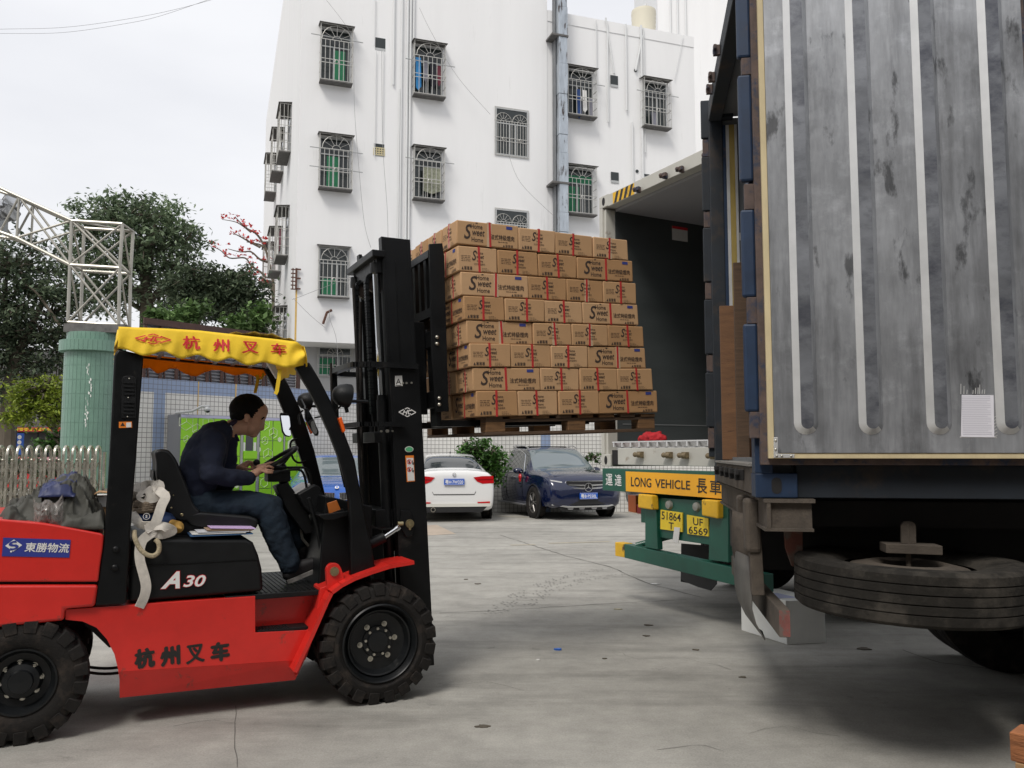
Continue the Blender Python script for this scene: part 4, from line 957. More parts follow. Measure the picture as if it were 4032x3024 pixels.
# a plain inner bundle keeps the stack closed behind the visible cartons
# ================================================================ DRIVER
M_skin = mat('skin', (.52,.29,.19), .55, var=.08, vscale=14)
M_hair = mat('black_hair', (.006,.0055,.005), .8, spec=.2, bump=.7, bscale=160)
M_navy = mat('navy_shirt', (.006,.010,.027), .95, var=.15, vscale=8, bump=.2, bscale=60)
M_jean = mat('dark_jeans', (.007,.018,.032), .92, var=.25, vscale=7, bump=.25, bscale=120)
M_shoe = mat('black_shoe', (.012,.011,.012), .6)
person = fthing('person', 'man in navy shirt and dark jeans leaning forward on the forklift seat', 'person', FL)
VC = .61
def h2(x, y, v=VC): return Vector(FL.p3(850+x/4.1475, 1500+y/4.1475, v))
def pp(x, y, v): return Vector(FL.p3(x, y, v))
mb = MB()
Mt = lambda d: Matrix.Rotation(R(d), 3, 'Y')
mb.ell(h2(515,450), (.108,.078,.092), Mt(-10), 24, 16)          # cranium
mb.ell(h2(705,500), (.056,.064,.060), Mt(25), 20, 12)           # forehead
mb.ell(h2(625,640), (.062,.066,.066), None, 20, 12)
mb.ell(h2(640,725), (.046,.054,.058), Mt(25), 20, 12)
mb.ell(h2(560,770), (.052,.060,.045), Mt(20), 20, 12)           # jaw
mb.caps(h2(470,770), h2(590,850), .045, .026)
mb.ell(h2(612,872), (.028,.028,.022)); mb.ell(h2(690,560,VC), (.052,.06,.02), Mt(35))
mb.caps(h2(782,615), h2(748,772), .010, .017); mb.ell(h2(712,775,VC-.012), (.012,.010,.009)); mb.ell(h2(712,775,VC+.012), (.012,.010,.009))
mb.ell(h2(684,818), (.016,.022,.008), Mt(20)); mb.ell(h2(664,848), (.015,.020,.009), Mt(20))
mb.ell(h2(786,588), (.016,.048,.010), Mt(30))                    # brow ridge
for s in (-1, 1):
    mb.ell(h2(700,655,VC+s*.036), (.013,.013,.010)); mb.ell(h2(660,720,VC+s*.044), (.026,.018,.026))
    e = h2(512,605,VC+s*.078); mb.ell(e, (.018,.008,.030), Mt(12)); mb.ell(e+Vector((-.004,s*.006,.012)), (.016,.007,.016))
    mb.ell(e+Vector((.002,s*.005,-.02)), (.008,.006,.010))
mb.caps(h2(440,735), h2(260,770), .058, .054); mb.caps(h2(260,770), pp(870,1745,VC), .054, .06)
# body core beneath the clothes, one continuous surface down to the feet
mb.caps(pp(855,1750,VC-.09), pp(855,1750,VC+.09), .035); mb.caps(pp(850,1750,VC), pp(785,1930,VC), .09, .085)
for s, el, wr in ((-1, (828,1868,.385), (975,1876,.435)), (1, (868,1850,.86), (930,1845,.78))):
    mb.caps(pp(845,1745,VC+s*.17), pp(*el), .042, .036); mb.caps(pp(*el), pp(*wr), .034, .024)
for s, kn, an in ((-1, (1060,1995,.47), (1145,2215,.47)), (1, (1075,1985,.75), (1205,2150,.72))):
    mb.caps(pp(785,1975,VC+s*.10), pp(*kn), .065, .045); mb.caps(pp(*kn), pp(*an), .042, .03)
def hand(wr, palm, fingers, thumb, r0=.024):
    mb.caps(wr, palm[0], .0235, .026); mb.caps(palm[0], palm[1], .026, .020); mb.caps(palm[0]+palm[2], palm[1]+palm[2], .020, .015); mb.caps(palm[0]-palm[2]*.8, palm[1]-palm[2]*.8, .020, .014)
    for pts, r in fingers:
        for a, b, r1, r2 in zip(pts, pts[1:], (r, r*.93, r*.86), (r*.93, r*.86, r*.72)): mb.caps(a, b, r1, r2, 10)
    for a, b, r1, r2 in zip(thumb, thumb[1:], (.013, .0115, .010), (.0115, .010, .009)): mb.caps(a, b, r1, r2, 10)
H = lambda x, y, v: h2(x, y, v)
hand(pp(975,1876,.435), [H(640,1510,.45), H(760,1420,.465), Vector((0,.022,0))],
     [([H(780,1385,.475), H(860,1345,.475), H(920,1335,.478), H(975,1325,.48)], .0092),
      ([H(790,1410,.460), H(870,1395,.452), H(910,1408,.455), H(935,1418,.462)], .0095),
      ([H(775,1440,.445), H(850,1455,.436), H(905,1462,.446), H(940,1470,.46)], .0090),
      ([H(760,1470,.430), H(830,1500,.425), H(890,1500,.436), H(930,1498,.452)], .0080)],
     [H(690,1400,.49), H(790,1370,.515), H(880,1365,.525), H(950,1370,.53)])
hand(pp(930,1845,.78), [H(400,1430,.755), H(520,1345,.74), Vector((0,.018,.004))],
     [([H(520,1320,.725), H(600,1330,.71), H(640,1380,.71), H(640,1430,.715)], .0098),
      ([H(530,1325,.745), H(610,1335,.735), H(650,1390,.735), H(645,1440,.735)], .0098),
      ([H(520,1330,.765), H(590,1345,.765), H(630,1400,.762), H(625,1445,.758)], .0092),
      ([H(500,1340,.785), H(560,1360,.79), H(600,1410,.786), H(600,1450,.778)], .0082)],
     [H(430,1420,.725), H(500,1440,.70), H(560,1440,.695), H(600,1430,.70)])
mb.build('body', M_skin, person, remesh=.0042, smo=1)
# hair
mb = MB()
mb.ell(h2(505,442), (.110,.081,.093), Mt(-10), 24, 16); mb.ell(h2(630,405), (.056,.068,.052), Mt(20), 20, 12); mb.ell(h2(715,420,VC), (.032,.056,.034), Mt(25)); mb.ell(h2(380,545), (.060,.068,.052), Mt(-25)); mb.ell(h2(330,600), (.035,.050,.03), Mt(-25))
for s in (-1, 1): mb.caps(h2(480,520,VC+s*.070), h2(580,560,VC+s*.069), .018, .012); mb.caps(h2(585,530,VC+s*.066), h2(595,600,VC+s*.070), .010, .006)
mb.caps(h2(770,450,VC-.02), h2(815,450,VC-.01), .012, .008); mb.caps(h2(760,430,VC+.01), h2(812,435,VC+.02), .012, .008)
mb.build('hair', M_hair, person, remesh=.0055, smo=3, disp=.003, dsize=.012)
mb = MB()
for s in (-1, 1): mb.caps(h2(752,622,VC+s*.060), h2(792,585,VC+s*.036), .004, .005, 8)
mb.build('eyebrow', M_hair, person, smooth=True)
mb = MB()
for s in (-1, 1): mb.ell(h2(722,655,VC+s*.046), (.010,.004,.004), Mt(8), 10, 6)
mb.build('eye', M_hair, person, smooth=True)
# shirt
mb = MB()
tor = [(770,1945,.105,.095),(782,1880,.118,.11),(800,1815,.128,.115),(818,1765,.118,.125),(842,1722,.092,.13),(872,1700,.070,.10)]
pr = None
for x, y, r, dv in tor:
    a, b = pp(x, y, VC-dv*.75), pp(x, y, VC+dv*.75); mb.caps(a, b, r)
    if pr: mb.caps(pr[0], a, pr[2], r); mb.caps(pr[1], b, pr[2], r)
    pr = (a, b, r)
mb.caps(pp(842,1735,.455), pp(826,1865,.375), .074, .062); mb.caps(pp(826,1868,.375), pp(905,1880,.40), .062, .050); mb.caps(pp(905,1880,.40), pp(982,1882,.432), .050, .038)
mb.caps(pp(860,1735,.77), pp(868,1850,.85), .070, .058); mb.caps(pp(868,1850,.85), pp(930,1850,.785), .052, .040)
mb.ell(pp(882,1880,.42), (.05,.05,.05)); mb.caps(pp(895,1745,VC), pp(880,1900,VC), .06, .07)
sh = mb.build('shirt', M_navy, person, remesh=.0085, smo=5, disp=.022, dsize=.09, folds=(.011,.075,5))
mb = MB(); 
ring = [pp(893,1680,VC) + Mt(-38) @ Vector((.066*cos(a), .072*sin(a), 0)) for a in [2*pi*i/28 for i in range(28)]]
mb.tube(ring, .017, 8, closed=True); mb.caps(pp(925,1712,VC-.03), pp(940,1735,VC-.02), .014, .008)
mb.build('collar', mat('collar', (.022,.014,.04), .85), sh, remesh=.006, smo=2)
mb = MB(); mb.prism(FL.P([(905,1676),(910,1674),(918,1692),(913,1694)], VC-.082), VC-.088, VC-.080); mb.build('collar_tag', M_stick, sh)
mb = MB()
for x, y in ((967,1893),(973,1889)): c = pp(x, y, .392); mb.ell(c, (.004,.003,.004))
mb.build('cuff_button', M_zinc, sh, smooth=True)
# trousers
mb = MB()
for s in (-1, 1): mb.caps(pp(768,1985,VC+s*.08), pp(815,1990,VC+s*.10), .115, .105)
mb.caps(pp(770,1985,VC-.08), pp(770,1985,VC+.08), .115)
mb.caps(pp(815,1992,.51), pp(960,1990,.48), .100, .086); mb.caps(pp(960,1990,.48), pp(1055,2000,.47), .086, .080); mb.ell(pp(1068,1996,.47), (.07,.065,.075))
mb.caps(pp(1055,2010,.47), pp(1092,2110,.47), .084, .082); mb.caps(pp(1092,2110,.47), pp(1140,2218,.465), .080, .066)
mb.caps(pp(815,1985,.71), pp(1065,1990,.75), .095, .075); mb.caps(pp(1065,1995,.75), pp(1180,2130,.73), .078, .062)
mb.build('trousers', M_jean, person, remesh=.009, smo=5, disp=.022, dsize=.085, folds=(.012,.07,5))
def shoe(a, b, v, nm='shoe'):
    A_, B_ = pp(*a, v), pp(*b, v); d = (B_-A_).normalized(); n = Vector((-d.z, 0, d.x))
    mb = MB(); mb.caps(A_+n*.035, B_+n*.018, .046, .032); mb.ell(A_+n*.045-d*.0, (.05,.042,.05)); mb.caps(A_+n*.01-d*.02, B_+n*.0, .040, .034)
    s_ = mb.build(nm, M_shoe, person, remesh=.008, smo=3)
    mb = MB(); q = []
    for t, w_ in ((-.045,.028),(-.02,.042),(.06,.042),(.13,.048),(.19,.046),(.225,.026)): q.append((t, w_))
    top = [(A_+d*t*1.0-n*.026, w_) for t, w_ in q]; vs = []
    for off in (-.014, .010):
        for p, w_ in top: vs += [tuple(p+n*off+Vector((0,-w_,0))), tuple(p+n*off+Vector((0,w_,0)))]
    m = len(q); f = []
    for i in range(m-1):
        for o in (0, 2*m): f.append((o+2*i, o+2*i+2, o+2*i+3, o+2*i+1))
        f += [(2*i, 2*i+2, 2*m+2*i+2, 2*m+2*i), (2*i+1, 2*i+3, 2*m+2*i+3, 2*m+2*i+1)]
    f += [(0,1,2*m+1,2*m),(2*m-2,2*m-1,4*m-1,4*m-2)]
    mb.add(vs, f); mb.build('sole', mat('shoe_sole', (.16,.15,.14), .8, var=.4, vscale=40), s_)
shoe((1150,2262), (1245,2222), .47); shoe((1205,2185), (1258,2140), .72)
# ================================================================ things lying on the forklift
CW = Frame(FL.o, 25.5)
M_tarp = mat('grey_green_coat', (.06,.06,.05), .7, var=.35, vscale=5, bump=.3, bscale=30)
M_nav2 = mat('navy_nylon', (.018,.026,.09), .5, var=.3, vscale=8, bump=.2, bscale=40)
def K(x, y, v): return Vector(FL.p3(x/3.0156, 1550+y/3.0156, v))
root = fthing('coat_heap', 'crumpled grey green work coats heaped on top of the red counterweight', 'coats', FL)
from mathutils import noise
def ridge(p, k, seed):
    q = Vector((p[0]*k[0], p[1]*k[1], seed)); q += Vector((noise.noise(q*.7), noise.noise(q*.7+Vector((5,3,1))), 0))*.9
    return (1 - min(1, abs(noise.noise(q))*2.6))**1.6
def drape(nm, prof, v0, v1, zb, m, par, amp, k, seed, nu=110, nv=46, th=.006, lift=0, skew=0, over=None):
    """cloth heap: a sheet over the outline prof [(u,z)], creased, reaching down to zb at its edges"""
    u0, u1 = prof[0][0], prof[-1][0]; vs = []; g = []
    for i in range(nu+1):
        u = u0 + (u1-u0)*i/nu; zt = samp(prof, u)
        for j in range(nv+1):
            t = j/nv; v = v0 + (v1-v0)*t; e = min(1, (1-abs(2*t-1)**3.2)*1.06) if 0 < j < nv else 0
            e2 = min(1, i/6, (nu-i)/6); z = zb + (zt-zb)*e*(.55+.45*e2) + lift
            if over and over(u, v) is not None: z = max(z, over(u, v)+lift)
            r = ridge((u+skew*v, v), k, seed) + .5*ridge((u-.6*v, v*1.3), (k[0]*2.1, k[1]*1.7), seed+7)
            z += amp*(r-.35)*min(1, e*1.3); du = .35*amp*noise.noise(Vector((u*9, v*9, seed))); dv = -.9*amp*r*(1-t)
            vs.append((u+du, v+dv, max(z, zb))); g.append(z)
    n = nv+1; o = MB().add(vs, [(i*n+j, (i+1)*n+j, (i+1)*n+j+1, i*n+j+1) for i in range(nu) for j in range(nv)]).build(nm, m, par, smooth=True, ang=70)
    q = o.modifiers.new('thick', 'SOLIDIFY'); q.thickness = th
    def look(u, v):
        if not (u0 <= u <= u1 and v0 <= v <= v1): return None
        return g[int(round((u-u0)/(u1-u0)*nu))*n + int(round((v-v0)/(v1-v0)*nv))]
    return look
kz = lambda x, y, v=.35: (K(x, y, v).x, K(x, y, v).z)
zb_ = K(600, 1590, .20).z - .01
hp = [kz(*p) for p in ((-10,1470),(70,1400),(110,1330),(200,1345),(300,1310),(480,1180),(580,1130),(850,1050),(1010,1050),(1090,1180),(1140,1320),(1230,1400),(1262,1500))]
lk1 = drape('coat', hp, .17, .72, zb_, M_tarp, root, .045, (7, 5), 3.1, skew=.8)
drape('coat_sleeve', [kz(x, y, .2) for x, y in ((10,1500),(80,1340),(140,1330),(230,1440),(340,1510),(470,1570))], .12, .30, zb_-.0, M_tarp, root, .022, (9, 6), 5.2, 50, 20)
drape('coat_hem', [kz(x, y, .2) for x, y in ((690,1560),(800,1430),(1000,1480),(1150,1450),(1225,1390),(1250,1440))], .12, .30, zb_-.0, M_tarp, root, .020, (5, 9), 9.4, 60, 22)
nv = fthing('navy_jacket', 'folded navy blue jacket lying on top of the grey green coat heap', 'jacket', FL)
jz = K(600, 1215, .28).z
drape('jacket', [kz(x, y, .33) for x, y in ((480,1170),(520,1110),(640,1065),(760,1045),(850,1042),(905,1170))], .20, .58, jz, M_nav2, nv, .020, (6, 4), 2.2, 60, 30, over=lambda u, v: (lk1(u, v) or -9)+.004)
pb = fthing('plastic_bag', 'clear crumpled plastic bag on the near side of the coat heap', 'plastic bag', FL)
mb = MB(); r_ = random.Random(4); g = []
for i in range(22):
    for j in range(14):
        x = 400 + 350*i/21; y = 1300 + 270*j/13 + 40*sin(i*.5); dv = -.07*sin(pi*i/21)*sin(pi*j/13)
        y = y - 60*(1-j/13)*(abs(i-9)/9); g.append(K(x+r_.uniform(-6,6), y+r_.uniform(-6,6), .15+dv*.5+r_.uniform(-.007,.007)))
mb.add(g, [(i*14+j, (i+1)*14+j, (i+1)*14+j+1, i*14+j+1) for i in range(21) for j in range(13)])
mb.build('bag_film', mat('plastic_film', (.36,.32,.30), .18, alpha=.5, spec=.8), pb, smooth=True, ang=50)
cbx = fthing('torn_carton', 'torn piece of white and brown cardboard box behind the rear pillar of the forklift', 'cardboard', FL)
mb = MB(); a = K(1135,1210,.55); mb.box(a.x, a.x+.16, .45, .75, a.z-.06, a.z); mb.build('flap', M_stick, cbx)
mb = MB(); mb.box(a.x+.01, a.x+.15, .46, .74, a.z-.14, a.z-.062); mb.ribbon([K(1120,1190,.5),K(1180,1160,.5),K(1280,1170,.5)], .2, .004, nrm=(0,0,1)); mb.build('side', M_card, cbx)
# white lifting slings, rope, blue bag, clipboard behind the seat
def Q(x, y, v): return Vector(FL.p3(420+x/4.1475, 1680+y/4.1475, v))
sl_ = fthing('lifting_sling', 'bundle of white webbing slings hanging over the hood beside the rear pillar', 'sling', FL)
pts = [Q(450,980,.22),Q(560,1000,.20),Q(650,950,.24),Q(740,950,.22),Q(760,1010,.20),Q(640,1100,.18),Q(560,1130,.17),Q(640,1170,.17),Q(800,1150,.17),Q(870,1010,.20),Q(850,940,.22),Q(820,1000,.20),Q(900,1080,.16),Q(960,1150,.14),Q(900,1280,.13),Q(850,1430,.125),Q(790,1580,.12),Q(700,1650,.118)]
low_ = [(610,2075),(600,2095),(580,2110),(560,2130),(550,2165),(552,2210),(568,2270),(575,2310),(568,2350),(548,2392)]
mb = MB(); rd = random.Random(9)
P_ = spline(pts + [FL.p3(x, y, .118) for x, y in low_[1:]], 5)
tw = [(.35*sin(i*.16), -1, .3*cos(i*.21)) for i in range(len(P_))]
mb.ribbon(P_, .052, .005, tw=tw)
mb.build('webbing', M_bag, sl_, smooth=True, ang=60)
mb = MB(); P_ = spline([Q(420,1400,.2),Q(470,1500,.17),Q(560,1600,.15),Q(700,1620,.13),Q(870,1620,.12),Q(960,1640,.12),(FL.p3(680,2090,.13)),(FL.p3(640,2105,.13)),(FL.p3(600,2090,.13)),(FL.p3(585,2060,.14))], 6)
mb.ribbon(P_, .05, .005, tw=[(.2*sin(i*.3), -1, .6*cos(i*.25)) for i in range(len(P_))]); mb.build('webbing', M_bag, sl_, smooth=True, ang=60)
mb = MB(); P_ = spline([Q(440,1060,.28),Q(500,1000,.26),Q(570,1060,.24),Q(480,1130,.24),Q(450,1180,.26),Q(560,1230,.24),Q(700,1180,.22),Q(820,1190,.24)], 6)
mb.ribbon(P_, .055, .005, tw=[(.5*sin(i*.4), -1, .4*cos(i*.35)) for i in range(len(P_))]); mb.build('webbing', M_bag, sl_, smooth=True, ang=60)
mb = MB()
rp_ = []
for t in range(60):
    a = t*.42; rp_.append(Q(650+190*cos(a), 1290+60*sin(a*.5)+ (t%20)*3, .30+.13*sin(a)))
mb.tube(rp_, .016, 8); mb.ell(Q(650,1300,.32), (.085,.10,.05))
ro_ = fthing('rope_coil', 'grimy beige rope coil under the white slings behind the seat', 'rope', FL)
o = mb.build('coil', mat('grimy_rope', (.20,.155,.11), .95, var=.4, vscale=40, bump=.6, bscale=120), ro_, smooth=True)
mb = MB(); mb.tube(spline([FL.p3(528,2090,.14),FL.p3(532,2120,.12),FL.p3(548,2155,.115),FL.p3(575,2182,.11),FL.p3(605,2188,.11),FL.p3(625,2170,.11),FL.p3(625,2140,.11),FL.p3(612,2125,.12)], 8), .013, 8); mb.build('loose_end', M_rope, ro_, smooth=True)
bb = fthing('blue_bag', 'dark blue bag with a small white emblem under the slings on the hood', 'bag', FL)
mb = MB(); mb.ell(Q(640,1480,.26), (.085,.09,.050)); mb.ell(Q(900,1540,.27), (.08,.08,.05)); mb.caps(Q(560,1500,.24), Q(980,1600,.25), .04, .035)
mb.build('bag', mat('blue_bag', (.008,.03,.10), .6, var=.25, vscale=9), bb, remesh=.008, smo=2, disp=.02, dsize=.05)
mb = MB(); c = Q(650,1465,.155); ring_(mb, (c.x, c.z), .016, .019, .155, 8); put_text(mb, 'S', (c.x, c.z), h=.017, v=.155, bold=.04); mb.build('bag_emblem', M_wht, bb)
yg = fthing('work_glove', 'yellow work glove wedged between the blue bag and the seat', 'glove', FL)
mb = MB(); mb.caps(Q(1060,1590,.22), Q(1160,1640,.20), .028, .035); mb.caps(Q(1030,1560,.22), Q(1060,1600,.22), .012, .02)
for k in range(4): mb.caps(Q(1150,1640,.17+.02*k), Q(1215,1660+8*k,.16+.025*k), .011, .009)
mb.build('glove', mat('glove', (.45,.26,.06), .85, var=.3, vscale=20), yg, remesh=.006, smo=1)
cbd = fthing('clipboard', 'clipboard with white and purple papers lying on the black hood', 'clipboard', FL)
zz = FL.uz(800, 2110, .14)[1]
mb = MB(); mb.box(-1.06,-.72,.135,.36,zz-.002,zz+.004); mb.build('board', mat('clip_board', (.05,.12,.25), .5), cbd)
for i, (x0, x1, dz, m) in enumerate(((-1.05,-.76,.008,M_stick),(-1.02,-.74,.013,mat('paper_grey',(.55,.56,.60),.8)),(-.97,-.72,.019,mat('paper_brown',(.36,.25,.17),.8)),(-.95,-.70,.025,mat('paper_purple',(.55,.40,.66),.8)))):
    MB().hexa([(x0,.14+.012*i,zz+dz+.004*i),(x1,.13+.01*i,zz+dz),(x1,.36,zz+dz),(x0,.36,zz+dz+.004*i)],[(x0,.14+.012*i,zz+dz+.004*i+.003),(x1,.13+.01*i,zz+dz+.003),(x1,.36,zz+dz+.003),(x0,.36,zz+dz+.004*i+.003)]).build('paper', m, cbd)
# ribbon of sling and white strap seen above the rear tyre
st_ = fthing('white_strap', 'white strap end hanging above the rear wheel under the counterweight', 'strap', FL)
mb = MB(); mb.ribbon(spline([FL.p3(15,2508,.16),FL.p3(40,2475,.16),FL.p3(75,2455,.16),FL.p3(110,2452,.18)],5), .035, .004); mb.build('webbing', M_bag, st_)
# ================================================================ NEAR CONTAINER ON ITS TRAILER
NC = Frame(at(2976, 1960, 4.15), -8.8); NZ = NC.o.z
M_alu = mat('stained_aluminium', (.37,.385,.41), .40, .5)
def _alu(m):
    nt = m.node_tree; N = nt.nodes; L = nt.links; b = N['Principled BSDF']; tc = N.new('ShaderNodeTexCoord')
    def nz(scale, st, det=7, ro=.65):
        q = N.new('ShaderNodeMapping'); q.inputs['Scale'].default_value = st; L.new(tc.outputs['Object'], q.inputs[0]); n = N.new('ShaderNodeTexNoise'); n.inputs['Scale'].default_value = scale; n.inputs['Detail'].default_value = det; n.inputs['Roughness'].default_value = ro; L.new(q.outputs[0], n.inputs[0]); return n.outputs[0]
    def rg(x, a, b_, c, d):
        r = N.new('ShaderNodeMapRange'); r.inputs[1].default_value = a; r.inputs[2].default_value = b_; r.inputs[3].default_value = c; r.inputs[4].default_value = d; L.new(x, r.inputs[0]); return r.outputs[0]
    def mul(x, y):
        r = N.new('ShaderNodeMath'); r.operation = 'MULTIPLY'; L.new(x, r.inputs[0]); L.new(y, r.inputs[1]); return r.outputs[0]
    big = rg(nz(1.3, (1,1,.8)), .3, .7, .62, 1.3); streak = rg(nz(9, (1,1,.09)), .48, .62, 1.0, .72); fine = rg(nz(40, (1,1,.15), 4), .3, .7, .88, 1.12)
    hand = rg(nz(7, (1.2,1,.45), 9, .6), .60, .67, 1.0, .34); wash = rg(nz(3.2, (1,1,1.2), 9, .75), .54, .66, 1.0, 1.28); dirt = rg(nz(2.2, (1,1,.6), 8, .7), .55, .70, 1.0, .6)
    v = mul(mul(mul(big, streak), mul(fine, hand)), mul(wash, dirt)); vm = N.new('ShaderNodeVectorMath'); vm.operation = 'SCALE'; vm.inputs[0].default_value = (.335,.345,.362); L.new(v, vm.inputs['Scale']); L.new(vm.outputs[0], b.inputs['Base Color'])
    L.new(rg(nz(4, (1,1,.5)), .3, .7, .28, .58), b.inputs['Roughness'])
    bm = N.new('ShaderNodeBump'); bm.inputs['Strength'].default_value = .25; bm.inputs['Distance'].default_value = .012; L.new(nz(5, (1,1,.6), 3), bm.inputs['Height']); L.new(bm.outputs[0], b.inputs['Normal'])
_alu(M_alu)
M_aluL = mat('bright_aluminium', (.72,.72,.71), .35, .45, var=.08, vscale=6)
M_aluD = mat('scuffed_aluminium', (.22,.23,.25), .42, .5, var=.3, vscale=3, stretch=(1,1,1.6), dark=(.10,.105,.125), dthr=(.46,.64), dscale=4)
M_foam = mat('yellowed_gasket', (.60,.50,.30), .7, var=.15, vscale=9, stretch=(1,1,.4), dark=(.20,.15,.08), dthr=(.62,.7), dscale=6)
M_cblue = mat('container_blue', (.010,.028,.068), .55, var=.3, vscale=6, dark=(.10,.05,.03), dthr=(.60,.70), dscale=5)
M_cbdk = mat('container_navy_dirty', (.011,.016,.023), .7, var=.4, vscale=5, dark=(.05,.035,.025), dthr=(.55,.7), dscale=3)
M_rust = mat('rusty_hinge', (.10,.07,.06), .8, var=.4, vscale=12, dark=(.03,.04,.07), dthr=(.5,.6), dscale=9)
M_mud = mat('dusty_steel', (.085,.069,.054), .9, var=.3, vscale=7, dark=(.05,.042,.035), dthr=(.52,.66), dscale=4, bump=.3, bscale=80)
M_cgry = mat('grey_inner_wall', (.17,.18,.19), .6, var=.15, vscale=2, dark=(.08,.085,.09), dthr=(.6,.7), dscale=4)
M_dark = mat('chassis_black', (.014,.013,.013), .8, var=.4, vscale=4)
nc = fthing('container', 'dark blue reefer container with its aluminium inner door swung open towards the camera', 'container', NC)
W_, HT, LN = 2.35, 2.93, 9.0
def N_(pts, v=0.): return NC.P(pts, v)
def casting(F, x, y, z, fu, fv, m, parent):
    """0.18 x 0.16 x 0.118 block with a dark stadium hole on the near face"""
    mb = MB(); mb.box(x, x+fu, y, y+fv, z, z+.12); o = mb.build('corner_casting', m, parent, bevel=.006)
    mb = MB(); c = (x+fu*.5, z+.06); r = .024
    pts = [(c[0]+r*cos(a), c[1]+.016+r*sin(a)) for a in [pi*i/8 for i in range(9)]] + [(c[0]+r*cos(a), c[1]-.016+r*sin(a)) for a in [pi+pi*i/8 for i in range(9)]]
    mb.flat(pts, y-.002); mb.build('hole', M_dark, o); return o
casting(NC, 0, 0, 0, .20, .16, M_cblue, nc); casting(NC, 0, W_-.16, 0, .18, .16, M_cblue, nc); casting(NC, 0, W_-.16, HT-.12, .18, .16, M_cbdk, nc); casting(NC, 0, 0, HT-.12, .18, .16, M_cbdk, nc)
MB().box(.0, .085, .0, .12, .12, HT-.12).build('corner_post', M_cblue, nc, bevel=.004)
MB().box(.0, .10, W_-.11, W_, .12, HT-.12).build('corner_post', M_cbdk, nc, bevel=.004)
MB().box(.20, LN, .03, .12, .0, .16).build('side_rail', M_cbdk, nc, bevel=.004)
MB().box(.10, LN, .02, .10, .16, HT-.01).build('side_wall', M_cbdk, nc)
mb = MB(); mb.box(.10, LN, W_-.09, W_-.02, .12, HT-.1); mb.build('side_wall', M_cgry, nc)
MB().box(.02, LN, .10, W_-.09, HT-.09, HT-.02).build('roof', M_cgry, nc)
MB().box(.10, LN, .12, W_-.09, .12, .19).build('floor', M_cgry, nc)
MB().box(LN-.1, LN, .1, W_-.1, .1, HT-.1).build('front_wall', M_cgry, nc)
MB().box(-.01, .09, .17, W_-.17, HT-.15, HT-.01).build('rear_header', M_cbdk, nc, bevel=.006)
mb = MB(); mb.box(.0, .10, .17, W_-.17, .01, .15); sill = mb.build('rear_sill', M_mud, nc, bevel=.006)
MB().box(-.01, .12, .165, W_-.165, .151, .165).build('threshold_plate', mat('worn_sill', (.24,.23,.21), .7, var=.2, vscale=20), sill)
for v in (.45, .75, 1.05, 1.35, 1.75):
    mb = MB(); mb.box(-.05, -.001, v, v+.03, .07, .13); mb.box(-.05, -.03, v-.03, v+.06, .10, .13); mb.build('cam_keeper', M_dark, sill, bevel=.004)
for v in (1.15, 1.55, 1.75):
    mb = MB(); mb.box(-.055, -.011, v, v+.03, HT-.11, HT-.04); mb.box(-.055, -.035, v-.03, v+.06, HT-.08, HT-.05); mb.build('cam_keeper', M_rust, nc, bevel=.004)
# gasket stripes on the far post, seen beside the inner wall
for i, (u0, u1, m) in enumerate(((.10,.125,M_cblue),(.125,.15,M_aluL),(.15,.19,mat('rust_yellow',(.38,.28,.08),.8,var=.3,vscale=10,stretch=(1,1,.3))),(.19,.21,M_aluL))):
    MB().box(u0+.001, u1, W_-.103-.002*i, W_-.0905, .19, HT-.16).build('door_gasket', m, nc)
MB().box(.30, .304, W_-.0935, W_-.0905, .2, HT-.2).build('wall_joint', M_dark, nc)
mb = MB(); c = NC.uz(2900, 932, W_-.094); mb.flat([(c[0]-.03,c[1]-.035),(c[0]+.03,c[1]-.03),(c[0]+.03,c[1]+.03),(c[0]-.01,c[1]+.035)], W_-.095); mb.build('torn_label', M_stick, nc)
# far door leaf, swung right round: only its hinge edge shows
ys = [(395,545),(618,830),(897,1110),(1180,1395),(1467,1682),(1767,1830)]
mb = MB()
fd = MB().box(-.035, .02, W_+.012, W_+.10, .19, HT-.16).build('door', M_cbdk, nc, bevel=.006)
for a, b in zip(ys, ys[1:]):
    z0, z1 = NC.uz(2830, b[0], W_)[1], NC.uz(2830, a[1], W_)[1]
    MB().box(-.045, .06, W_-.01, W_+.012, z0+.005, z1-.005).build('hinge', M_rust, fd, bevel=.004)
    z2, z3 = NC.uz(2830, a[1], W_)[1], NC.uz(2830, a[0], W_)[1]
    MB().box(-.055, .05, W_-.02, W_+.011, z2, z3).build('hinge_guard', M_cbdk, fd, bevel=.008)
# near door leaf: aluminium inner face towards the camera
DV = -.045
q = N_([(3015,0),(3043,1804)], DV); q0 = N_([(2985,0),(3003,1830)], DV)
door = thing_p = None
u0 = N_([(3040,1790)], DV)[0][0]; zb_ = N_([(3500,1832)], DV)[0][1]
mb = MB(); mb.box(u0-.055, u0+1.23, DV-.01, DV+.035, zb_, HT-.06); door = mb.build('door', M_rust, nc, bevel=.004)
mb = MB(); zf1 = N_([(3500,1806)], DV-.03)[0][1]
mb.box(u0-.022, u0+.006, DV-.04, DV-.011, zf1, HT-.10); mb.box(u0+.0061, u0+1.2, DV-.04, DV-.011, zf1, zf1+.027); mb.build('door_gasket', M_foam, door, bevel=.003)
ZP = zf1+.0275
mb = MB(); mb.box(u0+.0065, u0+1.2, DV-.045, DV-.0112, ZP, HT-.10); pan = mb.build('inner_panel', M_alu, door)
PVp = DV-.045
